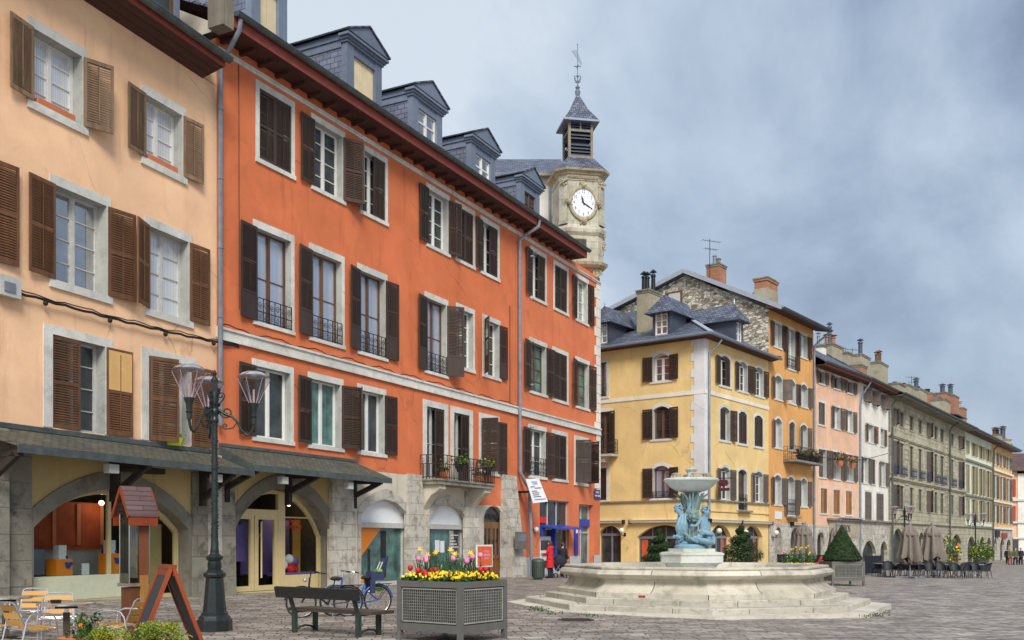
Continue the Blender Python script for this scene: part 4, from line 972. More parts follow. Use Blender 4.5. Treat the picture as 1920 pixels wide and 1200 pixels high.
    # lower window
    wn=MB(); wn.box(-.42,-.36,-b-.03,-b+.05,18.2,19.35); wn.box(.36,.42,-b-.03,-b+.05,18.2,19.35); wn.box(-.36,.36,-b-.03,-b+.05,19.28,19.35); wn.box(-.03,.03,-b-.02,-b,18.2,19.3)
    w=wn.build('window',M['framebrown'],t,(-.2,0,0)); MB().quad((-.36,-b-.012,18.2),(.36,-b-.012,18.2),(.36,-b-.012,19.3),(-.36,-b-.012,19.3)).build('pane',M['glass'],w)
    # slate skirt and belfry
    e=.86
    mb=MB(); o=octo(b+.34,.55,23.8); i4=[(-e-.06,-e-.06,24.95),(e+.06,-e-.06,24.95),(e+.06,e+.06,24.95),(-e-.06,e+.06,24.95)]
    mb.v+=o+i4; mb.f+=[(0,1,9,8),(1,2,9),(2,3,10,9),(3,4,10),(4,5,11,10),(5,6,11),(6,7,8,11),(7,0,8),(8,9,10,11)]; mb.m+=[0]*9; mb.build('skirt_roof',M['slate'],t)
    mb=MB()
    for x in (-e,e-.17):
        for y in (-e,e-.17): mb.box(x,x+.17,y,y+.17,24.9,27.3)
    for y in (-e+.02,e-.12): mb.box(-e+.17,e-.17,y,y+.1,24.93,25.12); mb.box(-e+.17,e-.17,y,y+.1,26.58,26.7); mb.box(-e+.17,e-.17,y,y+.1,27.16,27.3); mb.box(-.05,.05,y+.0,y+.09,26.7,27.16)
    for x in (-e+.02,e-.12): mb.box(x,x+.1,-e+.17,e-.17,24.93,25.12); mb.box(x,x+.1,-e+.17,e-.17,26.58,26.7); mb.box(x,x+.1,-e+.17,e-.17,27.16,27.3)
    bf=mb.build('belfry',M['oldtimber'],t)
    mb=MB()
    def slat(z): 
        for (sx,sy) in ((1,0),(0,1)):
            for sg in (-1,1):
                q=e-.06; w=e-.17; z2=z+.14
                if sx: mb.extr([(-w,sg*q,z),(w,sg*q,z),(w,sg*(q-.16),z2),(-w,sg*(q-.16),z2)],(0,0,.03))
                else: mb.extr([(sg*q,-w,z),(sg*q,w,z),(sg*(q-.16),w,z2),(sg*(q-.16),-w,z2)],(0,0,.03))
    for i,z in enumerate([25.14+.2*k for k in range(7)]): 
        if i!=4: slat(z)
    for z in (26.72,26.87,27.02): slat(z)
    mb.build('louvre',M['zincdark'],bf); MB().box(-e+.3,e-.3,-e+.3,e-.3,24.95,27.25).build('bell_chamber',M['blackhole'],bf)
    mb=MB(); g=1.2; mb.add([(-g,-g,27.22),(g,-g,27.22),(g,g,27.22),(-g,g,27.22),(-.6,-.6,28.02),(.6,-.6,28.02),(.6,.6,28.02),(-.6,.6,28.02),(0,0,29.2)],[(3,2,1,0),(0,1,5,4),(1,2,6,5),(2,3,7,6),(3,0,4,7),(4,5,8),(5,6,8),(6,7,8),(7,4,8)])
    mb.box(-g-.03,g+.03,-g-.03,g+.03,27.12,27.24,1); mb.build('spire_roof',[M['slate'],M['zinc']],t)
    mb=MB(); mb.lathe([(.14,29.0),(.2,29.25),(.1,29.4),(.17,29.52),(.06,29.65),(.035,30.2),(.1,30.3),(.03,30.4),(.025,32.4),(.05,32.45),(.01,32.5)],8)
    for a in range(4):
        c_,s_=cos(a*pi/2+.5),sin(a*pi/2+.5); mb.tube([(0,0,29.85),(.25*c_,.25*s_,30.0),(.32*c_,.32*s_,30.2),(.2*c_,.2*s_,30.25)],.035,4)
    mb.tube([(-.25,0,30.95),(.25,0,31.0)],.03,4); mb.tube([(0,-.25,30.95),(0,.25,31.0)],.03,4)
    mb.extr([(-.42,-.01,32.0),(.25,-.01,31.1),(.32,-.01,31.15),(.1,-.01,31.75),(-.1,-.01,32.1)],(0,.03,0)); mb.build('weathervane',M['zinc'],t)
    t.scale=(.86,.86,1); t.location.x+=.12
    A=[(0,0),(16.15,16.35),(17.95,17.72),(20.0,19.68),(22.6,22.28),(23.08,22.55),(23.82,23.03),(24.95,23.9),(27.2,26.05),(29.2,28.05),(32.5,30.9),(40,38.4)]
    def rm(z):
        for (a,b),(c,e) in zip(A,A[1:]):
            if z<=c: return b+(e-b)*(z-a)/(c-a)
    for o in t.children_recursive:
        if o.location.z>1: o.location.z=rm(o.location.z)
        else:
            for v in o.data.vertices: v.co.z=rm(v.co.z)
    return t
clock_tower()

# ================================================================== yellow corner house
def globe_lamp(f,s,z,label):
    t=thing('wall_lamp',label,'wall lamp',tuple(f.world(s,-.0,z)),f.rz,'globe lamps on the yellow and amber walls')
    MB().ball((0,-.42,.05),.17,12,9).build('globe',M['lampglobe'],t,smooth=True)
    mb=MB(); mb.tube([(0,0,-.2),(0,-.2,-.28),(0,-.4,-.25),(0,-.42,-.12)],.025,6); mb.box(-.07,.07,-.03,0,-.32,-.1); mb.build('bracket',M['iron'],t)
def awning_box(f,s0,s1,z,label):
    t=thing('rolled_awning',label,'awning',tuple(f.world(s0,0,z)),f.rz,'rolled-up awnings over the cafe fronts')
    w=s1-s0; MB().tube([(0,-.2,0),(w,-.2,0)],.1,8).build('roll',M['awningcream'],t,smooth=True); MB().box(0,w,-.34,-.0,.08,.12).build('hood',M['awningcream'],t); MB().box(-.06,0,-.33,-.02,-.14,.14).build('end_cap',M['iron'],t); MB().box(w,w+.06,-.33,-.02,-.14,.14).build('end_cap',M['iron'],t)
M['redcloth2']=paint('red_orange_cafe_curtain',(.55,.09,.03),.8,.25,0,3); M['maroon']=paint('maroon_sign',(.09,.02,.03),.5,.2); M['palequoin']=plaster('pale_grey_quoin',(.68,.69,.7),(.4,.4,.38),.4)
def yellow_house():
    C=(11.8,60.0); root=thing('corner_house','yellow corner house with hipped slate roof, three dormers and a pale zigzag quoin','house',(C[0],C[1],0))
    fl=Fr(root,(C[0]-.795*12,C[1]+.607*12),(.795,-.607)); fr=Fr(root,C,vdir(2370)); LR=9.7
    Wl=[];Wr=[]
    def win(f,W,a,b,z0,z1,sh,frame='framewhite',glass='glass',rise=.22,rows=3,sur=(.2,.2,.14),rail=None,**k):
        W.append((a,b,z0,z1,rise)); return window(f,a,b,z0,z1,rise=rise,frame=frame,glass=glass,rows=rows,sh=sh,sur=sur,rail=rail,**k)
    D='shutdark'
    for z0,z1,fm,gl in ((11.8,13.5,'framewhite','glassblue'),(8.15,10.2,'framebrown','glass'),(4.42,6.45,'framebrown','curtainblue')):
        win(fl,Wl,8.42,9.55,z0,z1,(D,172,170,'farrod'),fm,gl,sur=(.22,.24,.14),lw=.68,rows=3 if z0>5 else 1,railh=.4,rail=True if z0<5 else None)
    win(fl,Wl,4.1,4.95,11.2,13.45,None,'framebrown','curtainblue',0,2,rail=True,railh=.8); win(fl,Wl,4.2,5.2,7.4,10.2,(D,None,160,'farrod'),'framebrown','glass',0,4); win(fl,Wl,3.9,4.95,4.4,6.5,(D,0,0,'far'),'framewhite','glass',0); win(fl,Wl,1.0,2.2,8.15,10.2,(D,170,170,'far'))
    s=fr.s
    T=(11.55,13.45); win(fr,Wr,s(1350),s(1369),*T,(D,174,4,'farrod')); win(fr,Wr,s(1385),s(1401),*T,(D,174,174,'farrod')); win(fr,Wr,s(1416),s(1431),*T,(D,170,174,'farrod'))
    T=(8.1,10.2); win(fr,Wr,s(1350),s(1368),*T,(D,5,168,'farrod')); win(fr,Wr,s(1385),s(1400),*T,(D,0,0,'far')); win(fr,Wr,s(1414.5),s(1430),*T,(D,0,0,'far'))
    T=(4.35,6.4); win(fr,Wr,s(1351),s(1368),*T,('shutgrey',172,172,'farrod')); win(fr,Wr,s(1384),s(1400),3.75,6.4,None,'framebrown','glass',.22,2,rail=True,railh=1.0,depth=.2); win(fr,Wr,s(1415),s(1430),*T,('shutgrey',172,174,'farrod'))
    al=[(4.35,6.05,-.5,2.72,.55),(7.25,11.1,-.5,2.72,.75)]; ar=[(s(1331),s(1370),-.5,2.75,.75),(s(1393),s(1429),-.5,2.75,.75)]
    mb=MB(); grid_wall(mb,0,12,-.8,14.15,Wl+al); fl.put(mb,'wall',M['yellow'])
    mb=MB(); grid_wall(mb,0,LR,-.8,14.15,Wr+ar); mb.quad((LR,0,-.8),(LR,12,-.8),(LR,12,14.1),(LR,0,14.1)); mb.quad((0,12,-.8),(LR,12,-.8),(LR,12,14.1),(0,12,14.1)); mb.quad((.4,.4,13.9),(LR,.4,13.9),(LR,12,13.9),(.4,12,13.9)); fr.put(mb,'wall',M['yellow'])
    for f,A in ((fl,al),(fr,ar)):
        for a,b,c,d,r in A:
            mb=MB(); ringband(mb,a,b,c,d,r,.1,.12,-.02,0,0,0,.3); f.put(mb,'arch_surround',M['yellow'])
            mb=MB(); y=.28; n=4 if b-a>2.5 else 2
            for i in range(n+1): x=a+(b-a)*i/n; mb.box(x-.06,x+.06,y,y+.08,c,d-r)
            mb.box(a,b,y-.02,y+.1,d-r-.12,d-r+.06); mb.box(a,b,y,y+.08,c,.25)
            for i in range(3): x=a+(b-a)*(i+1)/4; mb.box(x-.025,x+.025,y,y+.06,d-r,d-.1)
            sf=f.put(mb,'shopfront',M['doorgrey'])
            gm=MB().poly(arch_poly(a,b,c,d,r,y+.05)); g=f.put(gm,'shop_window',M['glass'])
            if b-a>2.5:
                for x in (a+.15,b-.75): f.put(MB().box(x,x+.45,y+.035,y+.045,.3,d-r-.15),'curtain',M['redcloth2'])
    for f,L0,L1 in ((fl,0,12.07),(fr,-.07,LR)):
        mb=MB(); mb.box(L0,L1,-.05,.0,10.75,10.98); f.put(mb,'string_course',M['white'])
        mb=MB(); mb.box(L0,L1,-.12,0,4.2,4.3); f.put(mb,'string_course',M['darkashlar'])
    mb=MB(); mb.box(.35,LR,-.1,0,3.55,3.65); mb.box(.8,LR-.6,-.04,0,3.05,3.5); fr.put(mb,'shop_fascia',M['yellow'])
    mb=MB(); i=0; z=4.3
    while z<13.9:
        w=.95 if i%2 else .72; mb.box(12-w,12.0,-.035,.01,z,min(z+.5,14.1)); z+=.5; i+=1
    fl.put(mb,'quoins',M['palequoin']); fr.put(MB().box(0,.42,-.036,.01,4.3,14.1),'quoins',M['palequoin'])
    # hipped roof: eave corner, ridge along the back
    e=.75; ze=14.25; zr=19.2
    def W2(a,b,z): # a = metres along right face from corner (inward of front), b = metres inward of right face
        p=fr.world(a,b,z); return (p.x-C[0],p.y-C[1],z)
    A=W2(-e,-e,ze); B=W2(LR+.45,-e,ze); Dp=W2(-e,13,ze); AP=W2(LR+.2,8.0,zr); R2=W2(LR+.2,14,zr)
    mb=MB(); mb.poly([A,B,AP]); mb.poly([Dp,A,AP,R2]); mb.build('roof',M['slate'],root)
    mb=MB()
    mb.poly([W2(-e,-e,ze-.02),W2(LR+.45,-e,ze-.02),W2(LR+.45,0,ze-.12),W2(0,0,ze-.12)]); mb.poly([W2(-e,-e,ze-.02),W2(0,0,ze-.12),W2(0,13,ze-.12),W2(-e,13,ze-.02)])
    mb.poly([W2(LR+.45,-e,ze-.02),W2(LR+.45,-e,ze+.2),W2(LR+.45,0,ze+.4),W2(LR+.45,0,ze-.12)]); mb.build('soffit',M['eave'],root)
    mb=MB(); mb.obox(Vector(A)+Vector((0,0,.06)),Vector(AP)+Vector((0,0,.08)),.3,.08); mb.obox(Vector(AP)+Vector((0,0,.06)),Vector(R2)+Vector((0,0,.06)),.25,.1); mb.build('ridge_flashing',M['zinclight'],root)
    mb=MB(); mb.tube([A,B],.1,7); mb.tube([A,Dp],.1,7); mb.build('gutter',M['zinc'],root,smooth=True)
    downpipe(fr,[(.85,-.7,14.1),(.75,-.45,13.7),(.32,-.14,13.3),(.32,-.14,8),(.32,-.14,-.3)],.07)
    def dormer(f,sc,yin,zb,w,h,label_glass='glass'):
        mb=MB(); a=w/2
        mb.box(-a,-a+.18,0,2.2,0,h,0); mb.box(a-.18,a,0,2.2,0,h,0); mb.box(-a+.18,a-.18,0,.2,0,.12,2); mb.box(-a+.18,a-.18,.02,.2,h-.12,h,0)
        o=.34; zt=h+1.15; zo=h-.12; rf=[(-a-o,-.5,zo),(a+o,-.5,zo),(a+o,3.2,zo),(-a-o,3.2,zo)]
        mb.add(rf+[(0,.35,zt),(0,3.6,zt)],[(0,1,4),(1,2,5,4),(3,0,4,5),(0,3,2,1)],1); mb.lathe([(.05,zt-.02),(.05,zt+.15),(.02,zt+.3)],6,(0,.35,0),2)
        d=mb.build('dormer',[M['zincdark'],M['slate'],M['zinclight']],root,f.loc(sc,yin,zb),f.rz)
        fm=MB()
        for x in (-a+.18,-.05,a-.26): fm.box(x,x+.09,.04,.1,.12,h-.12)
        for z in (.12,h*.37,h*.62,h-.2): fm.box(-a+.2,a-.2,.05,.09,z,z+.06)
        fm.build('window_frame',M['framewhite'],d); MB().quad((-a+.18,.08,.12),(a-.18,.08,.12),(a-.18,.08,h-.12),(-a+.18,.08,h-.12)).build('pane',M['glassblue'],d)
    dormer(fl,fl.s(1240,-.4),.4,14.72,1.25,1.55); dormer(fl,fl.s(1128,-.4),.4,14.7,1.25,1.5); dormer(fr,fr.s(1386,-.5),.5,14.85,1.2,1.5)
    # chimney on the front slope
    p=fl.world(fl.s(1217,-3.0),3.0); chimney(root,p.x+.0,p.y,15.4,18.3,.9,1.7,fl.rz,'concrete',True,((-.1,-.5,1.0,.16,'iron'),(-.1,-.1,1.05,.17,'iron'),(.15,.3,1.25,.15,'iron')))
    # balcony on the front
    mb=MB(); mb.box(3.9,5.85,-.85,0,7.2,7.35); mb.box(4.9,5.2,-.7,0,6.85,7.2); b=fl.put(mb,'balcony',M['ashlar'])
    for q in (((3.95,-.82,0),0,1.85),((5.8,-.82,0),pi/2,.8)):
        link('railing',rail_mesh(q[2],.95,'iron'),b,(q[0][0],q[0][1],7.36),q[1])
    MB().box(s(1381),s(1403),-.35,0,3.6,3.72).build('balcony',M['darkashlar'],root,fr.loc(0,0,0),fr.rz)
    awning_box(fl,4.2,6.3,2.95,'short rolled awning on the yellow front beside the orange house'); awning_box(fl,6.85,11.6,2.95,'long rolled awning on the yellow front behind the fountain'); awning_box(fr,.3,4.7,2.95,'rolled awning nearest the quoin on the yellow side wall'); awning_box(fr,4.85,9.7,2.95,'rolled awning on the yellow side wall next to the amber house')
    globe_lamp(fl,6.35,2.35,'globe lamp on the yellow front left of the fountain statue'); globe_lamp(fr,1.1,2.3,'globe lamp between statue and spiral tree, on the yellow side wall'); globe_lamp(fr,5.0,2.25,'globe lamp half hidden by the right spiral tree')
    # cafe sign on a bracket
    t=thing('hanging_sign','dark red cafe bracket sign on the corner of the yellow house','sign',tuple(fr.world(1.0,0,5.0)),fr.rz)
    MB().box(-.02,.02,-1.3,0,.55,.6).build('bracket',M['iron'],t); MB().lathe([(.02,-.2),(.25,-.17),(.36,.0),(.25,.2),(.02,.24)],14,(0,-.75,.28),sx=.1).build('board',M['maroon'],t); MB().box(-.03,.03,-1.15,-.4,-.2,-.02).build('lower_board',M['maroon'],t)
    return fl,fr
M['zincdark']=paint('dark_blue_zinc',(.07,.085,.12),.5,.15,.2,3)
YL,YR=yellow_house()

# ================================================================== terrace of houses running away to the right
def row_window(f,W,a,b,z0,z1,sh,rise=0,frame='framewhite',glass='glass',rows=3,sur=(.13,.16,.12),**k):
    W.append((a,b,z0,z1,rise)); return window(f,a,b,z0,z1,rise=rise,frame=frame,glass=glass,rows=rows,sh=sh,sur=sur,depth=k.pop('depth',.28),**k)
def pot_flower(w,h,seed):
    pass
def potted(loc,label,col='petalorange',pot='terracotta',sc=1.0,seed=1):
    t=thing('potted_plant',label,'plant pot',loc); r=random.Random(seed)
    MB().lathe([(.12*sc,0),(.18*sc,.24*sc),(.2*sc,.25*sc)],9).build('pot',M[pot],t)
    mb=MB()
    for i in range(60): mb.leaf((r.gauss(0,.13)*sc,r.gauss(0,.13)*sc,(.26+abs(r.gauss(0,.14)))*sc),.07*sc,0,r)
    mb.build('leaves',M['leafmid'],t); mb=MB()
    for i in range(24): mb.leaf((r.gauss(0,.14)*sc,r.gauss(0,.14)*sc-.03,(.34+abs(r.gauss(0,.12)))*sc),.05*sc,0,r)
    mb.build('blossom',M[col],t)
def amber_house():
    P=YR.end(1441); root=thing('house','tall amber house with a rubble-stone gable above the yellow roof','house',(P[0],P[1],0)); f=Fr(root,P,vdir(2370)); s=f.s; W=[]; LN=s(1525); D='shutdark'
    for px0,px1,l,r in ((1451,1465,174,172),(1477,1490,170,172),(1500,1513,168,174)):
        dr=px0==1477; row_window(f,W,s(px0),s(px1),14.15 if dr else 15.35,17.0,(D,l,r,'far'),0,'framewhite','curtain',4,rail=True if dr else None,railh=.9,railmat='rustiron')
    for a,b,l,r in ((1452.5,1466.5,172,120),(1479,1491.5,None,170),(1501,1514,160,172)): row_window(f,W,s(a),s(b),11.7,13.35,('shutgrey',l,r,'far'),.3,'framegrey','curtain',1,rail=None,solidtop=None)
    for a,b,l,r in ((1453,1466,172,None),(1480,1491,130,None),(1501.5,1513.5,150,174)): row_window(f,W,s(a),s(b),8.3,10.35,('shutgrey',l,r,'far'),.3,'framegrey','curtain',1)
    for a,b,l,r in ((1451.5,1465,172,172),(1476.5,1489.5,172,172),(1501,1513.5,172,174)):
        row_window(f,W,s(a),s(b),3.6 if a==1476.5 else 4.3,6.35,('shutgrey',l,r,'far'),.3,'framegrey','curtain',1,rail=True if a==1476.5 else None,railh=1.1)
    ar=[(s(1451),s(1463.5),-.6,2.7,.8),(s(1480),s(1499),-.6,2.7,.9)]
    mb=MB(); grid_wall(mb,0,LN,3.0,17.75,W); body(mb,0,LN,17.7,12); f.put(mb,'wall',M['amber'])
    mb=MB(); grid_wall(mb,0,LN,-.8,3.0,ar,-.04); f.put(mb,'stone_base',M['ashlar'])
    for a,b,c,d,r in ar:
        mb=MB(); ringband(mb,a,b,c,d,r,.25,.35,-.09,-.03,0,0,.5); f.put(mb,'stone_arch',M['ashlar']); f.put(MB().poly(arch_poly(a,b,c,d,r,.4)),'shop_window',M['glass'])
    # rubble gable wall
    G=lambda q,z:(-.02,q,z)
    mb=MB(); mb.poly([G(-.02,12.5),G(-.02,17.7),G(6.3,21.1),G(14,18.8),G(14,12.5)]); mb.quad((0,14,12.5),(LN,14,12.5),(LN,14,18.8),(0,14,18.8)); f.put(mb,'gable_wall',M['rubble'])
    mb=MB(); 
    for q0,z0,q1,z1 in ((-1.15,17.62,6.3,21.35),(6.3,21.35,14.4,18.95)):
        mb.extr([(-.45,q0,z0),(-.45,q1,z1),(-.45,q1,z1-.16),(-.45,q0,z0-.16)],(LN+.95,0,0),0)
    f.put(mb,'roof',M['slate'])
    mb=MB()
    for q0,z0,q1,z1 in ((-1.15,17.62,6.3,21.35),(6.3,21.35,14.4,18.95)): mb.obox((-.46,q0,z0-.02),(-.46,q1,z1-.02),.06,.3)
    f.put(mb,'barge_flashing',M['zinclight'])
    mb=MB(); mb.poly([(-.45,-1.1,17.5),(LN+.5,-1.1,17.5),(LN+.5,0,17.72),(-.45,0,17.72)]); mb.poly([(LN+.5,-1.1,17.5),(LN+.5,0,18.1),(LN+.5,0,17.72)]); mb.poly([(-.45,-1.1,17.5),(-.45,0,18.1),(-.45,0,17.72)]); f.put(mb,'soffit',M['eave'])
    mb=MB(); gutter(mb,-.45,LN+.6,-1.2,17.62,.11); f.put(mb,'gutter',M['gutter'])
    gw=MB(); gw.box(-.07,-.02,6.6,8.0,19.0,20.05); w=f.put(gw,'window',M['framebrown']); f.put(MB().box(-.09,-.07,6.75,7.7,19.1,19.9),'shutter_board',M['greywhite'])
    downpipe(f,[(LN+.3,-1.1,17.4),(LN+.1,-.5,16.9),(LN-.1,-.12,16.5),(LN-.1,-.12,8),(LN-.1,-.12,-.5)],.08)
    p=f.world(3.3,5.5); chimney(root,p.x,p.y,20,22.3,1.3,1.0,f.rz,'brick',True,((-.3,0,.7,.14,'pipe'),(.3,0,.6,.2,'darkashlar')))
    p=f.world(6.3,3.2); chimney(root,p.x,p.y,18.8,20.5,1.0,.8,f.rz,'brick',True,((.1,0,.9,.14,'iron'),))
    p=f.world(1.2,.9); chimney(root,p.x+.2,p.y,17.7,20.0,1.9,1.0,f.rz,'concrete',True,(),.65)
    p=f.world(2.4,5.6); antenna(root,p.x,p.y,21,24.2,.4)
    bx=MB().box(s(1468),s(1520),-.95,0,7.35,7.5); b=f.put(bx,'balcony',M['darkashlar']); a0,a1=s(1469),s(1519)
    for q in (((a0,-.9),0,a1-a0),((a0,-.9),pi/2,.9),((a1,-.9),pi/2,.9)): link('railing',rail_mesh(q[2],.95,'iron'),b,(q[0][0],q[0][1],7.5),q[1])
    f.put(MB().box(s(1474),s(1494),-.4,0,3.35,3.5),'balcony',M['darkashlar'])
    f.put(MB().box(s(1453),s(1465),-.05,0,3.25,3.8),'plaque',M['whitepanel'])
    for i,(q,c) in enumerate(((1481,'petalpink'),(1492,'petalred'),(1503,'petalpink'),(1512,'petalred'))): potted(tuple(f.world(s(q),-.75,7.52)),('pink flowers','red geraniums','dark pink flowers','red trailing geraniums')[i]+' in a pot on the amber house balcony, '+('leftmost','second from left','third from left','rightmost')[i],c,'iron',1.5,i)
    awning_box(f,s(1481),s(1502),2.95,'rolled awning above the closed parasol on the amber house'); globe_lamp(f,.35,2.25,'globe lamp on the amber house corner by the stone pier')
    return f
AF=amber_house()
def simple_house(prev,px_prev,V,px_end,label,wallm,eavez,rows_fn,base='ashlar',eaveout=.9,soff='eave',name='house',depth=12,rise=4.5,gm='gutter',fasc='fascia',basez=3.4,arches=(),e0=0,e1=0,basem=None):
    P=prev.end(px_prev); root=thing(name,label,'house',(P[0],P[1],0)); f=Fr(root,P,vdir(V)); s=f.s; W=[]; LN=s(px_end)
    rows_fn(f,s,W,LN)
    ar=[(s(a),s(b),-1.4,z,r) for a,b,z,r in arches]
    mb=MB(); grid_wall(mb,0,LN,basez,eavez,W); body(mb,0,LN,eavez,depth); f.put(mb,'wall',M[wallm])
    mb=MB(); grid_wall(mb,0,LN,-1.6,basez,ar,-.05); f.put(mb,'stone_base',M[base])
    for a,b,c,d,r in ar:
        mb=MB(); ringband(mb,a,b,c,d,r,.2,.25,-.09,-.04,0,0,.25); f.put(mb,'stone_arch',M[base]); f.put(MB().poly(arch_poly(a,b,c,d,r,.22)),'shop_window',M['glassrow'])
    eave(f,e0,LN+e1,eavez,eaveout,'slate',depth/2,rise,rise,fh=.22,soff=soff,gm=gm,fasc=fasc)
    return root,f,s,LN
def rows_pink(f,s,W,LN):
    D='shutgrey'
    for a,b in ((1535.5,1546),(1563.5,1575),(1589,1599)): row_window(f,W,s(a),s(b),13.87,14.8,(D,172,172,'far'),0,'framebrown','glass',1)
    Z=(10.7,12.4); row_window(f,W,s(1534.5),s(1546.5),*Z,(D,0,0,'far')); row_window(f,W,s(1563.5),s(1575),*Z,(D,174,172,'far'),0,'framewhite','curtain'); row_window(f,W,s(1588),s(1599),*Z,(D,172,174,'far'),0,'framewhite','curtain')
    Z=(6.65,8.8); row_window(f,W,s(1535),s(1549),*Z,(D,4,174,'far'),0,'framegrey','glassblue'); row_window(f,W,s(1562),s(1575.5),*Z,(D,172,174,'far'),0,'framegrey','glassblue',rail=None); row_window(f,W,s(1586.5),s(1599.5),*Z,(D,172,174,'far'),0,'framegrey','glassblue')
    Z=(3.87,5.8)
    for a,b in ((1538.3,1550.7),(1562.5,1574.5),(1585.5,1597)): row_window(f,W,s(a),s(b),*Z,('shuttan',0,0,'far'))
root,KF,s,LN=simple_house(AF,1525,2420,1610,'salmon pink house with tan closed lower shutters, right of the amber house','pink',15.0,rows_pink,arches=((1530,1544,2.4,.7),),basez=2.9,base='ashlar',e1=0)
KF.put(MB().box(s(1553),LN,-.1,-.0,2.0,3.35),'shop_fascia',M['concrete']); KF.put(MB().box(s(1550),LN,-.3,0,3.35,3.5),'canopy_ledge',M['darkashlar']); KF.put(MB().box(s(1572),LN,-.45,0,3.55,3.65),'canopy_ledge',M['zinclight'])
sg=thing('shop_lettering','white cafe lettering on the pink house fascia behind the cone shrub','sign',tuple(KF.world(s(1580),-.12,2.72)),KF.rz); lettering('SOCIOS',.8,M['zincdark'],sg,(0,-.02,0))
for k,a in enumerate((1569,1593)): potted(tuple(KF.world(s(a),-.25,7.7)),('orange flowers in a pot at the middle pink-house window','orange flowers in a pot at the right pink-house window')[k],'petalorange','terracotta',1.7,20+k)
for a in ((1530,1539,648,3,'white',((0,0,.9,.13,'pipe'),)),(1543,1574,648,3.5,'concrete',((-.4,0,1.7,.17,'zincdark'),(.35,0,.8,.25,'brick'),(-.35,.2,.8,.25,'brick'))),(1575,1589,662,4,'concrete',((.1,0,.5,.17,'pipe'),))): chim(KF,root,*a)
def rows_white(f,s,W,LN):
    D='shutgrey'
    for a,b in ((1618.5,1629),(1634,1644.5),(1651.5,1662)): row_window(f,W,s(a),s(b),13.6,14.85,(D,30,30,'far'),0,'framebrown','glass',1)
    Z=(10.3,11.8); row_window(f,W,s(1627),s(1638),*Z,('shutbrown',174,174,'far'),0,'framewhite','curtain'); row_window(f,W,s(1651),s(1657.5),*Z,('shutbrown',None,174,'far'),0,'framewhite','curtain')
    Z=(6.7,8.85); row_window(f,W,s(1617.5),s(1627.5),*Z,(D,174,174,'far'),0,'framewhite','glassblue'); row_window(f,W,s(1633),s(1640.5),*Z,(D,0,0,'far')); row_window(f,W,s(1651.5),s(1660),*Z,(D,172,174,'far'),0,'framewhite','curtain')
    Z=(3.55,5.94); row_window(f,W,s(1621.5),s(1634),*Z,('shutgrey',0,0,'solid')); row_window(f,W,s(1643),s(1656.5),*Z,('shutgrey',0,0,'solid'))
root,WF,s,LN=simple_house(KF,1610,2250,1665,'narrow white house with grey closed lower shutters, beside the pink house','white',15.1,rows_white,arches=((1615,1641,1.75,1.1),(1649,1662,1.7,.8)),base='ashlar')
for a in ((1599,1626,668,3,'concrete',((.1,0,1.4,.2,'zincdark'),)),(1600,1617,686,1.6,'brick',()),(1634,1659,682,2.5,'concrete',((-.4,0,.9,.2,'shutbrown'),(.4,0,1.1,.2,'shutbrown')))): chim(WF,root,*a)
p=WF.world(s(1598,-4),4); antenna(root,p.x,p.y,16,20.3,.3)
WF.put(MB().box(0,LN,-.3,0,3.38,3.52),'canopy_ledge',M['darkashlar']); downpipe(WF,[(.3,-.9,15),(.1,-.3,14),(.1,-.12,13),(.1,-.12,3.5),(.1,-.12,-1)],.08)
BAYS=((1672,1680.6),(1686.4,1695),(1705.5,1713),(1722,1729),(1737,1744),(1751.7,1758),(1763,1770),(1783,1788.5),(1797,1802.6))
def rows_grey(f,s,W,LN):
    for i,(a,b) in enumerate(BAYS):
        for z0,z1 in ((12.65,14.1),(8.0,11.1),(4.75,7.0)):
            o=row_window(f,W,s(a),s(b),z0,z1,('shutgrey',20,30,'far') if (i+int(z0))%4==0 else None,0,'framedark','glassrow',4,sur=(.12,.18,.1),smat=('greystone','greystone'),depth=.1)
            if z0==8.0: link('railing',rail_mesh(s(b)-s(a)+.5,1.0,'balconyblue'),o,(-.25,-.28,-.1))
M['balconyblue']=paint('blue_grey_ironwork',(.04,.06,.12),.5,.2,.2)
root,GF,s,LN=simple_house(WF,1665,2262,1809,'long grey-green stone terrace with nine bays of tall windows and blue iron balconettes','greystone',15.0,rows_grey,arches=((1672,1692,2.9,1.1),(1721,1731,2.6,.7),(1737,1771,2.6,1.2),(1783,1801,2.5,1.0)),base='greystone',eaveout=1.3,soff='darkashlar',rise=4.0,fasc='gutter')
mb=MB()
for z,o in ((11.5,.18),(7.55,.22),(3.45,.25)): mb.box(0,LN,-o,0,z,z+.22); mb.box(0,LN,-o*.6,0,z-.12,z)
GF.put(mb,'string_course',M['greystone'])
for a,b in ((1697,1703),(1747,1750),(1773,1777),(1806,1809)):
    mb=MB(); z=-.9;i=0
    while z<14.6:
        w=.12 if i%2 else 0
        if not any(zz-.15<z+.2<zz+.25 for zz in (11.5,7.55,3.45)): mb.box(s(a)-w,s(b)+w,-.07,0,z+.02,z+.46)
        z+=.5;i+=1
    GF.put(mb,'quoins',M['greystone'])
for px in (1667,1776): downpipe(GF,[(s(px),-1.3,15),(s(px),-.6,14.6),(s(px),-.3,14.2),(s(px),-.3,5),(s(px),-.3,-1)],.1,'gutter')
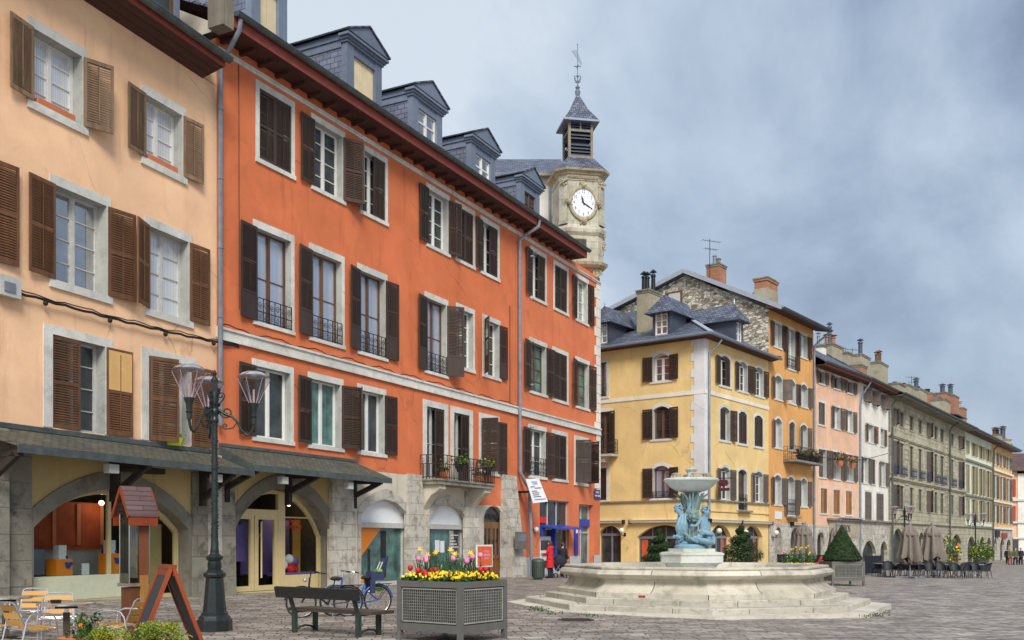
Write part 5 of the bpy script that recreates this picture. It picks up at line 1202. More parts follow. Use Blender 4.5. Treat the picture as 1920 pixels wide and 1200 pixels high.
for a in ((1667,1688,721,3,'concrete',((0,0,.3,.2,'iron'),)),(1686,1706,724,3.4,'concrete',((-.3,0,.3,.2,'iron'),)),(1709,1729,732,3,'concrete',((-.3,0,1.1,.25,'zincdark'),(.4,0,.5,.25,'iron'))),(1731,1748,739,4,'brick',((-.2,0,.6,.3,'iron'),)),(1746,1760,746,4.6,'brick',((0,0,.5,.3,'iron'),)),(1760,1774,738,4.2,'brick',((0,0,1.0,.3,'zincdark'),)),(1774,1790,743,4.4,'brick',((0,0,1.4,.3,'zincdark'),)),(1755,1773,751,2,'concrete',()),(1793,1804,766,5,'brick',((-.2,0,.8,.3,'concrete'),))): chim(GF,root,*a,d=1.5)
p=GF.world(s(1709,-5),5); antenna(root,p.x,p.y,17,21.5,.2)
def slate_dormer(f,root,s0,w,y,z):
    mb=MB(); mb.box(-w/2,w/2,0,4,0,1.9,0); mb.extr([(-w/2-.4,-.5,1.9),(w/2+.4,-.5,1.9),(w/2+.1,4,3.0),(-w/2-.1,4,3.0)],(0,0,.12),1)
    d=mb.build('dormer',[M['zinc'],M['slate']],root,f.loc(s0,y,z),f.rz); fm=MB()
    for x in (-w*.4,-w*.13,w*.13,w*.37): fm.box(x,x+.12,-.05,0,.3,1.8)
    fm.build('window_frame',M['zincdark'],d); MB().quad((-w*.4,-.02,.3),(w*.4,-.02,.3),(w*.4,-.02,1.8),(-w*.4,-.02,1.8)).build('pane',M['glass'],d)
slate_dormer(GF,root,s(1798,-1.5),4.6,1.5,15.3)
def rows_pale(f,s,W,LN):
    for a,b in ((1811.5,1816),(1821.5,1831),(1835,1845),(1848.5,1858)):
        for z0,z1 in ((12.4,14.0),(7.6,11.1),(4.25,6.95)):
            m=(s(b)-s(a))/4; row_window(f,W,s(a)+m,s(b)-m,z0,z1,('shutkhaki',172,172,'far'),0,'framebrown','glassrow',3,sur=(.1,.12,.1),depth=.1)
root,NF,s,LN=simple_house(GF,1809,2262,1859.5,'pale green rendered house with khaki shutters in the far terrace','pale',15.0,rows_pale,arches=((1813,1827,2.3,1.0),(1836,1844,2.3,.9),(1849,1857,2.2,.9)),base='greystone',eaveout=1.2,fasc='gutter')
mb=MB()
for z in (11.5,7.2,3.4): mb.box(0,LN,-.22,0,z,z+.25)
NF.put(mb,'string_course',M['darkashlar']); downpipe(NF,[(LN,-1.1,15),(LN,-.3,14.2),(LN,-.2,13),(LN,-.2,-1)],.1,'gutter')
def rows_ochre(f,s,W,LN):
    for a,b in ((1861.8,1870.5),(1874.5,1883),(1886.5,1895)):
        for z0,z1 in ((12.3,14.0),(7.6,10.9),(4.25,6.8)):
            m=(s(b)-s(a))/4; row_window(f,W,s(a)+m,s(b)-m,z0,z1,('shutgrey',172,172,'far'),0,'framewhite','glassrow',3,sur=(.15,.15,.1),depth=.1)
root,CF,s,LN=simple_house(NF,1859.5,2262,1897.5,'small ochre house with dark shutters at the far end of the terrace','ochre',15.0,rows_ochre,arches=((1862,1868,2.1,.8),(1874,1882,2.1,.9),(1886,1894,2.0,.9)),base='ashlar',eaveout=1.2,fasc='gutter')
mb=MB()
for z in (11.4,7.1,3.4): mb.box(0,LN+.2,-.25,0,z,z+.25)
CF.put(mb,'string_course',M['white'])
CF.put(MB().box(s(1864),s(1871),-.3,-.06,2.3,3.2),'shop_sign',M['navyscreen']); CF.put(MB().box(s(1876),s(1885),-.3,-.06,2.2,2.9),'shop_sign',M['redcloth'])
for a in ((1866,1874,815,4,'concrete',((0,0,.8,.3,'iron'),)),(1879,1886,824,4,'concrete',((-.3,0,1.8,.3,'concrete'),)),(1886,1892,832,4,'brick',())): chim(CF,root,*a)
# house closing the view at the right edge
t=thing('house','pink and white house closing the view at the far right edge','house',(0,0,0)); Y=158
def X(px,Y=158): return (px-960)/F*Y
mb=MB(); mb.box(X(1897),X(1907),Y,Y+14,-2,13.2); mb.build('wall',M['pink'],t); mb=MB(); mb.box(X(1907),X(1990),Y-.2,Y+14,-2,12.6); mb.build('wall',M['white'],t)
mb=MB(); mb.extr([(X(1893),Y-1.2,13.0),(X(1893),Y+7,16.5),(X(1893),Y+15,13)],(X(1990)-X(1893),0,0)); mb.build('roof',M['shingle'],t)
mb=MB()
for z in (9.0,5.4,2.9): mb.box(X(1897),X(1990),Y-.45,Y-.2,z-.8,z-.5)
mb.build('string_course',M['surround'],t)
for z in (8.6,4.3): 
    MB().box(X(1898.5),X(1904),Y-.1,Y,z+.3,z+3.1).build('shutter',M['redcloth'],t)
MB().box(X(1899),X(1908),Y-.3,Y-.21,-2,1.9).build('shop_window',M['glass'],t)
for px,h,m in ((1900,3.2,'brick'),(1915,3.4,'concrete')): chimney(t,X(px),Y+6,15,15.2+h,2.2,1.4,0,m,True,((0,0,2.0,.4,'shutbrown' if m=='brick' else 'zincdark'),))
# overhead wire
mb=MB(); a=at(1455,857,70); b=at(1520,853,73.5); c=at(1665,850,88); mb.tube([a.lerp(b,i/4)-Vector((0,0,.15*sin(pi*i/4))) for i in range(5)]+[b.lerp(c,i/10)-Vector((0,0,.5*sin(pi*i/10))) for i in range(1,11)],.025,4)
tag(mb.build('overhead_wire',M['cable']),'thin black wire strung along the pink and white house fronts','cable')
# ================================================================== figures
def bake(o,name,m,parent,loc=(0,0,0),rz=0):
    dg=bpy.context.evaluated_depsgraph_get(); me=bpy.data.meshes.new_from_object(o.evaluated_get(dg))
    old=o.data; bpy.data.objects.remove(o); bpy.data.meshes.remove(old)
    me.materials.clear(); me.materials.append(M[m]); me.shade_smooth(); me.name=name
    return link(name,me,parent,loc,rz)
def skin(name,vs,es,m,parent,root=0,sub=2,loc=(0,0,0),rz=0):
    """vs: (x,y,z,r) joints, es: bones; one continuous skinned surface"""
    me=bpy.data.meshes.new(name); me.from_pydata([v[:3] for v in vs],es,[]); o=bpy.data.objects.new(name,me); COL.objects.link(o)
    md=o.modifiers.new('skin','SKIN'); md.use_smooth_shade=True
    if not me.skin_vertices: raise RuntimeError('no skin layer')
    for i,v in enumerate(vs):
        d=me.skin_vertices[0].data[i]; d.radius=(v[3],v[3]) if len(v)<5 else (v[3],v[4]); d.use_root=(i==root)
    sb=o.modifiers.new('sub','SUBSURF'); sb.levels=sub; sb.render_levels=sub
    return bake(o,name,m,parent,loc,rz)
class Sk:
    def __init__(s): s.v=[]; s.e=[]
    def pt(s,x,y,z,r,par=None):
        s.v.append((x,y,z,r)); i=len(s.v)-1
        if par is not None: s.e.append((par,i))
        return i
    def chain(s,par,pts):
        for p in pts: par=s.pt(*p,par)
        return par
def hand(sk,par,wr,d,side,cur=.5):
    """palm, four unequal curled fingers and a side thumb from the wrist point wr along d"""
    w=Vector(wr); d=Vector(d).normalized(); sd=Vector((side,0,0)); nrm=d.cross(sd).normalized(); sd=nrm.cross(d).normalized()
    palm=w+d*.06; p=sk.pt(*palm,.03,par); k=sk.pt(*(w+d*.095),.026,p)
    for i,l in enumerate((.062,.072,.068,.052)):
        o=w+d*.1+sd*((i-1.5)*.02); a=sk.pt(*o,.0095,k); b=sk.pt(*(o+d*l*.55+nrm*l*.3*cur),.0085,a); sk.pt(*(o+d*l*.8+nrm*l*.8*cur),.0075,b)
    t=w+d*.035-sd*.032; a=sk.pt(*t,.012,p); b=sk.pt(*(t+d*.03-sd*.02),.0105,a); sk.pt(*(t+d*.058-sd*.018+nrm*.01),.009,b)
def person(label,loc,rz,h=1.7,coat='redcoat',coatlen=.55,trousers='navycloth',hair='hairbrown',longhair=True,stride=.1,larm=None,rarm=None,hood=False,group=None,shoes='navycloth'):
    """standing figure facing local -y; larm / rarm: elbow and wrist offsets"""
    t=thing('person',label,'person',tuple(loc),rz,group); k=h/1.7; s=Sk()
    pel=s.pt(0,0,.93,.115); sp=s.pt(0,.01,1.08,.105,pel); ch=s.pt(0,0,1.27,.125,sp); nk=s.pt(0,.01,1.42,.055,ch); nk2=s.pt(0,-.005,1.49,.05,nk)
    hd=s.pt(0,-.015,1.57,.082,nk2); tp=s.pt(0,-.005,1.64,.072,hd); s.pt(0,-.005,1.685,.035,tp)
    ns=s.pt(0,-.085,1.575,.022,hd); s.pt(0,-.108,1.56,.012,ns); s.pt(0,-.08,1.52,.03,hd)
    for sg in (-1,1):
        e=s.pt(sg*.085,.0,1.575,.016,hd); s.pt(sg*.095,.01,1.6,.012,e)
        A=(larm if sg<0 else rarm) or ((sg*.24,.02,1.1),(sg*.26,-.06,.87))
        sh=s.pt(sg*.16,.0,1.37,.062,ch); ua=s.pt(sg*.2,.01,1.28,.052,sh); el=s.pt(*A[0],.043,ua); wr=s.pt(*A[1],.027,el)
        d=Vector(A[1])-Vector(A[0]); hand(s,wr,A[1],d,-sg)
        st=stride*sg; hp=s.pt(sg*.085,.0,.86,.098,pel); th=s.pt(sg*.09,-st*.35,.68,.078,hp); kn=s.pt(sg*.09,-st*.6,.48,.056,th); cf=s.pt(sg*.09,-st*.6+.035,.34,.058,kn); an=s.pt(sg*.09,-st*.7+.03,.09,.036,cf); to=s.pt(sg*.095,-st*.7-.05,.045,.036,an); s.pt(sg*.1,-st*.7-.13,.035,.03,to)
    for i,v in enumerate(s.v): s.v[i]=tuple(c*k for c in v)
    skin('body',s.v,s.e,'skin',t)
    def loft(rings,name,m,n=14):
        mb=MB()
        for (x,y,z,a,b) in rings:
            for j in range(n): q=2*pi*j/n; w=1+.05*sin(q*5+z*3); mb.v.append(((x+a*cos(q)*w)*k,(y+b*sin(q)*w)*k,z*k))
        for i in range(len(rings)-1):
            for j in range(n): mb.f.append((i*n+j,i*n+(j+1)%n,(i+1)*n+(j+1)%n,(i+1)*n+j)); mb.m.append(0)
        mb.f.append(tuple(range((len(rings)-1)*n,len(rings)*n))); mb.m.append(0)
        return mb.build(name,M[m],t,smooth=80)
    bot=.93-coatlen+.1
    loft([(0,0,bot,.235,.19),(0,0,(bot+.9)/2,.215,.175),(0,0,.93,.19,.15),(0,.01,1.08,.175,.14),(0,0,1.27,.2,.155),(0,0,1.37,.19,.14),(0,.01,1.43,.085,.085)],'coat',coat)
    sl=MB()
    for sg in (-1,1):
        A=(larm if sg<0 else rarm) or ((sg*.24,.02,1.1),(sg*.26,-.06,.87))
        p=[Vector((sg*.13,0,1.38)),Vector((sg*.19,.01,1.33)),Vector(A[0]),Vector(A[0]).lerp(Vector(A[1]),.92)]
        MB().tube([tuple(q*k) for q in p],[.085*k,.083*k,.066*k,.052*k],9).build('sleeve',M[coat],t,smooth=80)
        st=stride*sg; p=[(sg*.085,0,.9),(sg*.09,-st*.35,.68),(sg*.09,-st*.6,.48),(sg*.09,-st*.6+.035,.34),(sg*.09,-st*.7+.03,.08)]
        MB().tube([tuple(Vector(q)*k) for q in p],[.115*k,.098*k,.075*k,.072*k,.06*k],9).build('trouser_leg',M[trousers],t,smooth=80)
        sb=MB(); sb.ball((sg*.095*k,(-st*.7-.035)*k,.05*k),.13*k,9,6,0,(.42,1,.4)); sb.build('shoe',M[shoes],t,smooth=True)
    hb=MB(); hb.ball((0,.018*k,1.615*k),.105*k,12,8,0,(.98,1.05,1.0))
    for i in range(len(hb.v)):
        x,y,z=hb.v[i]
        if y<-.03*k and z<1.63*k: hb.v[i]=(x,y*.25,z)
    if longhair: hb.lathe([(.09*k,1.38*k),(.11*k,1.47*k),(.1*k,1.6*k)],10,(0,.05*k,0),sy=.7)
    hb.build('hair',M[hair],t,smooth=80)
    for sg in (-1,1): MB().ball((sg*.032*k,-.082*k,1.592*k),.011*k,6,5).build('eye',M['iron'],t)
    if hood: MB().lathe([(.06*k,1.36*k),(.15*k,1.34*k),(.17*k,1.4*k),(.12*k,1.47*k)],12,(0,.06*k,0),sy=.8).build('hood',M[coat],t,smooth=True)
    return t

# ================================================================== fountain
def fountain():
    C=Vector((5.05,27.1,0)); t=thing('fountain','octagonal stone fountain basin on steps with verdigris cherub group carrying a bowl','fountain',tuple(C))
    a0=atan2(-27.1,-5.05)+radians(4.8)
    MB().lathe([(5.25,-.4),(5.25,.012)],8,rot=a0).build('slab',M['fountain'],t)
    for R,z0,z1 in ((4.7,.012,.15),(4.13,.15,.3)):
        MB().lathe([(R,z0),(R,z1-.02),(R-.02,z1)],8,rot=a0).build('step',M['fountainstep'],t)
    prof=[(3.8,.3),(3.8,.42),(3.74,.45),(3.63,.5),(3.55,.56),(3.49,.63),(3.46,.7),(3.47,.73),(3.53,.74),(3.53,.765),(3.62,.775),(3.7,.81),(3.74,.87),(3.72,.93),(3.65,.975),(3.57,.99),(3.57,1.005),(3.6,1.01),(3.6,1.05),(3.56,1.065),(3.24,1.06),(3.2,1.0),(3.2,.5)]
    MB().lathe(prof,8,rot=a0,cap=False).build('basin',M['fountainbasin'],t,smooth=40)
    MB().lathe([(3.2,.7),(3.21,.86)],8,rot=a0).build('water',M['water'],t)
    # pedestal
    p=Vector((-.1,0,0)); r8=a0+radians(22.5)
    MB().lathe([(.74,.7),(.72,1.02),(.78,1.08),(.9,1.12),(.9,1.3),(.93,1.33),(.93,1.37),(.86,1.4),(.68,1.42),(.68,1.5)],8,p,rot=r8).build('pedestal',M['bowlstone'],t,smooth=30)
    st=MB().lathe([(.47,1.5),(.47,1.57),(.42,1.62)],14,p,sx=1.0,sy=1.0).build('statue',M['statue'],t,smooth=30)
    # rocks, trunk and blades
    mb=MB(); r=random.Random(11)
    for i in range(26):
        a=r.random()*6.28; q=r.uniform(.05,.36); mb.ball((q*cos(a)-.1,q*sin(a),1.62+r.uniform(0,.25)*(1-q*1.6)),r.uniform(.09,.17),7,5,0,(1,1,r.uniform(.5,.9)))
    mb.build('rock',M['statue'],st,smooth=80)
    mb=MB()
    mb.tube([(-.1,0,1.6),(-.08,.02,2.0),(-.1,.0,2.4),(-.1,0,2.8),(-.1,0,3.08)],[.2,.17,.15,.17,.24],12)
    for i in range(22):
        a=2*pi*i/22+.1; o=.1 if i%2 else .0; q=.3+.1*(i%3)
        mb.tube([(-.1+.13*cos(a),.13*sin(a),2.1+o),(-.1+.17*cos(a),.17*sin(a),2.55+o),(-.1+.25*cos(a),.25*sin(a),2.86),(-.1+q*cos(a),q*sin(a),3.02)],[.03,.055,.05,.015],6)
    for i in range(9):
        a=-pi/2+(i-4)*.28; mb.tube([(-.1,-.25,1.66),(-.1+.16*sin(i-4)*.5+.05*(i-4),-.34,1.85),(-.1+.1*(i-4),-.36,2.0+.04*(i%2))],[.035,.03,.008],5)
    mb.build('reed_trunk',M['statuegreen'],st,smooth=80)
    mb=MB(); mb.ball((-.1,-.24,2.42),.15,12,9,0,(1,.8,1.1)); mb.ball((-.1,-.38,2.37),.06,8,6); mb.ball((-.16,-.34,2.47),.035,6,5); mb.ball((-.04,-.34,2.47),.035,6,5); mb.ball((-.1,-.34,2.28),.05,8,5)
    for i in range(12): a=2*pi*i/12; mb.ball((-.1+.15*cos(a),-.22,2.42+.17*sin(a)),.05,6,5)
    mb.build('lion_mask',M['statuegreen'],st,smooth=80)
    # left cherub, standing, one arm raised to the bowl
    s=Sk(); pe=s.pt(-.3,-.1,1.98,.1); b=s.pt(-.31,-.12,2.12,.1,pe); c=s.pt(-.36,-.14,2.3,.125,b); n=s.pt(-.41,-.15,2.42,.06,c); h=s.pt(-.46,-.17,2.54,.135,n); hh=s.pt(-.48,-.17,2.61,.115,h); s.pt(-.57,-.24,2.54,.035,h)
    sh=s.pt(-.3,-.16,2.4,.055,c); e=s.chain(sh,[(-.22,-.2,2.55,.048),(-.18,-.22,2.7,.042),(-.14,-.2,2.88,.034),(-.12,-.18,2.97,.03)]); 
    for i in range(4): s.pt(-.12+.018*(i-1.5),-.17,3.04,.009,e)
    s.pt(-.15,-.17,3.0,.01,e)
    sh=s.pt(-.46,-.1,2.38,.05,c); e=s.chain(sh,[(-.5,-.16,2.22,.044),(-.42,-.26,2.12,.034),(-.37,-.3,2.1,.028)])
    for i in range(4): s.pt(-.31,-.31+.015*i,2.07+.015*i,.009,e)
    s.chain(pe,[(-.34,-.16,1.86,.085),(-.44,-.2,1.74,.064),(-.5,-.16,1.68,.05),(-.42,-.12,1.62,.042),(-.34,-.16,1.6,.03)])
    s.chain(pe,[(-.24,-.12,1.84,.085),(-.22,-.16,1.72,.06),(-.24,-.12,1.62,.045),(-.24,-.2,1.6,.03)])
    skin('cherub',s.v,s.e,'statue',st)
    # right cherub, seated and turned away, hand on the trunk
    s=Sk(); pe=s.pt(.24,-.12,1.92,.16); b=s.pt(.23,-.12,2.06,.14,pe); c=s.pt(.22,-.12,2.25,.14,b); n=s.pt(.23,-.13,2.37,.065,c); h=s.pt(.26,-.14,2.5,.14,n); s.pt(.27,-.13,2.56,.12,h); s.pt(.31,-.27,2.48,.035,h)
    sh=s.pt(.12,-.17,2.32,.055,c); e=s.chain(sh,[(.05,-.26,2.2,.05),(-.02,-.33,2.13,.042),(-.1,-.36,2.12,.034),(-.14,-.36,2.13,.03)])
    for i in range(4): s.pt(-.2,-.36+.004*i,2.1+.018*i,.009,e)
    s.pt(-.16,-.37,2.18,.01,e)
    sh=s.pt(.32,-.08,2.3,.055,c); s.chain(sh,[(.37,-.1,2.15,.048),(.36,-.16,2.02,.04),(.33,-.22,1.96,.03)])
    s.chain(pe,[(.14,-.25,1.88,.09),(.02,-.34,1.82,.07),(-.02,-.3,1.7,.055),(.0,-.32,1.62,.035)]); s.chain(pe,[(.32,-.24,1.86,.09),(.34,-.32,1.76,.07),(.33,-.26,1.66,.055),(.32,-.34,1.6,.035)])
    skin('cherub',s.v,s.e,'statue',st)
    def curls(cx,cy,cz,name='curls'):
        mb=MB()
        for i in range(46):
            v=Vector((r.gauss(0,1),r.gauss(0,1),r.gauss(0,1)+.5)).normalized()*.115; mb.ball((cx+v.x,cy+v.y,cz+v.z),.032,5,4)
        mb.build(name,M['statue'],st,smooth=80)
    curls(-.48,-.15,2.6); curls(.27,-.12,2.56)
    def drape(pts,rr,name='drapery'):
        mb=MB()
        for k in range(5): mb.tube([(x+r.uniform(-.03,.03)+.035*(k-2)*w,y+r.uniform(-.02,.02)-.015*k,z+r.uniform(-.02,.02)) for x,y,z,w in pts],[q*(.8+.4*r.random()) for q in rr],7)
        mb.build(name,M['statue'],st,smooth=80)
    drape([(-.36,-.2,2.42,.6),(-.4,-.24,2.25,1),(-.44,-.22,2.05,1.2),(-.42,-.2,1.9,.8),(-.5,-.2,1.8,.5),(-.58,-.2,1.84,.8)],[.03,.05,.055,.045,.04,.03])
    drape([(.08,-.28,2.0,.5),(.2,-.3,1.93,1),(.32,-.26,1.92,1),(.4,-.2,1.86,.9),(.4,-.2,1.74,.7),(.38,-.24,1.63,.6)],[.04,.06,.07,.06,.06,.04]); drape([(-.1,-.36,1.8,1),(.05,-.4,1.72,1.2),(.22,-.4,1.7,1.2),(.36,-.36,1.64,1)],[.05,.07,.07,.05])
    # bowl
    b=MB().lathe([(.2,3.04),(.3,3.07),(.42,3.1),(.46,3.12),(.58,3.2),(.66,3.29),(.7,3.33),(.75,3.36),(.76,3.4),(.73,3.43),(.66,3.43),(.5,3.3),(.1,3.25)],28,(-.1,0,0)).build('bowl',M['bowl'],t,smooth=35)
    for x,y,q in ((-.5,-.1,.13),(.0,-.38,.14),(.34,-.05,.13),(-.1,.4,.13)):
        mb=MB(); mb.lathe([(q*.75,3.36),(q,3.44),(q*.95,3.52),(q*1.05,3.55),(q*.6,3.58)],12,(x-.03,y,0))
        for i in range(9): a=2*pi*i/9; mb.ball((x-.03+q*cos(a),y+q*sin(a),3.47),.045,5,4)
        mb.build('shell_ornament',M['towercarve'],b,smooth=40)
    MB().lathe([(.14,3.3),(.12,3.6),(.18,3.68),(.05,3.72)],10,(-.1,0,0)).build('spout',M['bowl'],b)
    MB().box(-.09,.09,-.006,.0,.0,.06).build('sticker',M['redcloth'],t,(cos(a0-.42)*3.83,sin(a0-.42)*3.83,.33),a0-.42+pi/2+.0)
    return t
M['fountainbasin']=stone('fountain_basin_stone',(.65,.6,.495),(.19,.165,.12),.6,2.6,(2.9,6.0,.012),.7,(.12,.1,.08)); M['bowlstone']=stone('grey_white_pedestal_stone',(.56,.57,.5),(.2,.2,.16),.5,2.0)
fountain()
def weeds(name,pts,label,h=.07,seed=1,m='leafmid'):
    mb=MB(); r=random.Random(seed)
    for x,y,n,sp in pts:
        for i in range(n):
            a,b=x+r.gauss(0,sp),y+r.gauss(0,sp*.5); mb.leaf((a,b,ground_z(a)+.012+r.random()*h),.028,0,r)
    tag(mb.build(name,M[m]),label,'weeds',kind='stuff')
wp=[(ground_at(px,Y).x,Y,n,.16) for px,Y,n in ((995,24.6,60),(1008,23.9,50),(1040,22.9,30),(1100,22.1,26),(1130,21.9,14),(1640,23.6,40),(1628,22.9,30),(1655,24.7,20),(1590,41.2,60))]
weeds('weeds',wp,'small green weeds in the joints round the fountain slab and planter feet')
g=ground_at(1080,21.35); t=thing('drain_cover','round dark iron drain cover in the paving left of the fountain steps','drain cover',tuple(g)); mb=MB().lathe([(.4,-.02),(.4,.006),(.36,.01)],24); mb.build('cover',M['iron'],t)
mb=MB()
for i in range(-4,5): mb.box(-.3,.3,i*.07-.012,i*.07+.012,.01,.016)
mb.build('ribs',M['rustiron'],t)

# ================================================================== street lamp
def lamp():
    t=thing('street_lamp','tall dark green cast iron lamp post with three clear tulip lanterns','street lamp',tuple(Vector((-5.66,18.68,0))))
    MB().lathe([(.33,0),(.33,.2),(.3,.23),(.29,.26),(.26,.3),(.245,.31),(.245,.34),(.22,.36),(.195,.6),(.165,.95),(.16,1.0),(.2,1.03),(.21,1.07),(.2,1.1),(.15,1.13),(.15,1.15),(.12,1.17),(.13,1.19),(.13,1.3),(.115,1.32),(.15,1.36),(.16,1.4),(.13,1.43),(.09,1.46),(.075,1.5)],8,rot=pi/8).build('base',M['lampgreen'],t,smooth=30)
    sh=MB(); sh.lathe([(.075,1.48),(.085,1.52),(.075,1.56),(.062,1.9),(.058,3.6),(.055,3.95),(.075,3.97),(.08,4.02),(.06,4.05),(.06,4.1),(.09,4.14),(.09,4.2),(.06,4.24),(.075,4.35),(.08,4.5),(.06,4.62),(.05,4.7),(.075,4.76),(.03,4.84),(.045,4.9),(.01,4.96)],12)
    r=random.Random(4)
    for i in range(150):
        a=r.random()*6.28; z=r.uniform(1.6,4.0); q=.064-.004*(z-1.6)/2.4; sh.ball((q*cos(a),q*sin(a),z),.016,5,4)
    for i in range(24): a=r.random()*6.28; sh.ball((.08*cos(a),.08*sin(a),r.uniform(4.2,4.6)),.035,5,4)
    sh.build('shaft',M['lampgreen'],t,smooth=40)
    for k,az in enumerate((radians(5),radians(116),radians(249))):
        L0=.73; mb=MB()
        mb.tube([(.05,0,4.22),(.2,0,4.12),(.32,0,4.08),(.42,0,3.98),(.5,0,3.82),(.6,0,3.72),(.67,0,3.75),(.71,0,3.84),(L0,0,3.96)],[.025,.03,.026,.022,.022,.024,.024,.026,.028],7)
        mb.tube([(.1,0,4.16)]+scroll((.22,0,4.16),.13,1.4,14,1,pi*.9),.016,5); mb.tube([(.08,0,4.3),(.17,0,4.42)]+scroll((.12,0,4.47),.07,1.2,10),.013,5); mb.tube([(.42,0,3.98),(.34,0,3.86),(.22,0,3.84)]+scroll((.2,0,3.9),.06,1.2,8,-1,-pi/2),.013,5)
        mb.build('arm',M['lampgreen'],t,rz=az,smooth=60)
        c=(L0*cos(az),L0*sin(az),0)
        ln=MB().lathe([(.045,3.94),(.05,4.05),(.07,4.08),(.05,4.1),(.06,4.22),(.095,4.3),(.1,4.33),(.07,4.34)],12,c).build('lantern',M['lampgreen'],t,smooth=30)
        MB().lathe([(.085,4.33),(.305,4.77),(.315,4.81),(.29,4.85)],22,c,cap=False).build('glass',M['clearlantern'],ln,smooth=40)
        MB().lathe([(.26,4.845),(.295,4.85),(.24,4.9),(.15,4.935),(.02,4.95)],22,c).build('reflector_cap',M['lampcap'],ln,smooth=60)
        rb=MB()
        for i in range(6):
            a=2*pi*i/6+.3; rb.tube([(c[0]+.09*cos(a),c[1]+.09*sin(a),4.34),(c[0]+.3*cos(a),c[1]+.3*sin(a),4.8)],.007,4)
        rb.tube([(c[0],c[1],4.34),(c[0],c[1],4.6)],.02,6); rb.build('rib',M['lampmauve'],ln)
    mb=MB(); mb.box(.05,.07,-.045,.045,4.42,4.74); mb.build('number_plate',M['iron'],t,rz=-1.2); 
    return t
M['lampcap']=paint('silvered_cap',(.75,.78,.82),.12,.05,.8); M['lampmauve']=paint('mauve_rib',(.55,.45,.5),.3,.1)
LAMP=lamp()
p=ground_at(1696,72); dup(LAMP,p,.4,'distant street lamp behind the closed parasols on the cafe terrace',sc=.95)
p=ground_at(1829,92); dup(LAMP,p,1.2,'distant street lamp beside the green tub plant, far right',sc=1.0)

# ================================================================== kiosk post, blackboard, near cafe furniture
def kiosk():
    t=thing('notice_post','red-brown wooden notice post with shingled gable roof and clear display case','notice post',(-7.24,18.9,0),radians(52))
    MB().box(-.06,.26,-.2,.2,0.0,2.3).build('post',M['redwood'],t)
    MB().box(-.3,-.06,-.24,.24,.0,.82).build('lower_panel',M['redwood'],t); MB().box(-.38,-.06,-.3,.3,.84,.9).build('shelf',M['oldtimber'],t)
    mb=MB()
    for x0,x1,y0,y1 in ((-.34,-.33,-.24,.24),(-.33,-.06,-.24,-.23),(-.33,-.06,.23,.24)): mb.box(x0,x1,y0,y1,.9,2.2)
    mb.build('display_case',M['perspex'],t)
    mb=MB()
    for x,y in ((-.34,-.24),(-.34,.24),(.27,-.21),(.27,.21)): mb.tube([(x,y,.88),(x,y,2.22)],.014,5)
    mb.build('edge_strip',M['alu'],t); MB().box(-.12,-.07,-.2,.2,1.0,2.1).build('notice_sheet',M['greywhite'],t)
    MB().box(-.02,.24,-.23,-.2,.15,1.05).build('panel',M['panelwood'],t)
    rf=MB(); w=.43
    for sg in (-1,1): rf.extr([(-.48,sg*w,2.22),(-.48,0,2.76),(-.48,0,2.71),(-.48,sg*w,2.17)],(.92,0,0),0)
    r=rf.build('roof',M['shingle'],t)
    mb=MB(); 
    for sg in (-1,1): mb.box(-.45,.42,sg*w*.9-.015,sg*w*.9+.015,2.0,2.18); mb.obox((-.47,sg*w*.98,2.16),(-.47,0,2.7),.05,.08); mb.obox((.43,sg*w*.98,2.16),(.43,0,2.7),.05,.08)
    mb.build('barge_board',M['orangewood'],r)
    t.scale=(.7,.7,1); return t
kiosk()
def aboard():
    t=thing('chalkboard','folding sandwich board with orange-red frame and blank blackboards','chalkboard',tuple(Vector((-4.75,13.5,0))),radians(32))
    H=1.33; sp=.52; w=.31
    for sg in (-1,1):
        mb=MB(); A=Vector((0,0,H)); 
        for y in (-w,w): mb.obox((sg*.02,y,H),(sg*sp,y,0.0),.05,.05,(0,1,0))
        mb.obox((sg*.03,-w,H-.05),(sg*.03,w,H-.05),.04,.1); 
        q=.82; mb.obox((sg*(.02+(sp-.02)*q),-w,H*(1-q)),(sg*(.02+(sp-.02)*q),w,H*(1-q)),.04,.06)
        f=mb.build('frame',M['orangewood'],t)
        def P(k,y,o=0): return (sg*(.02+(sp-.02)*k)+sg*o,y,H*(1-k)+o*.3)
        MB().extr([P(.07,-w+.02,-.008),P(.07,w-.02,-.008),P(.82,w-.02,-.008),P(.82,-w+.02,-.008)],(sg*.012,0,.004)).build('blackboard',M['chalk'],f)
    MB().box(-.06,.06,-w-.02,w+.02,H-.0,H+.05).build('hinge_rail',M['orangewood'],t)
aboard()
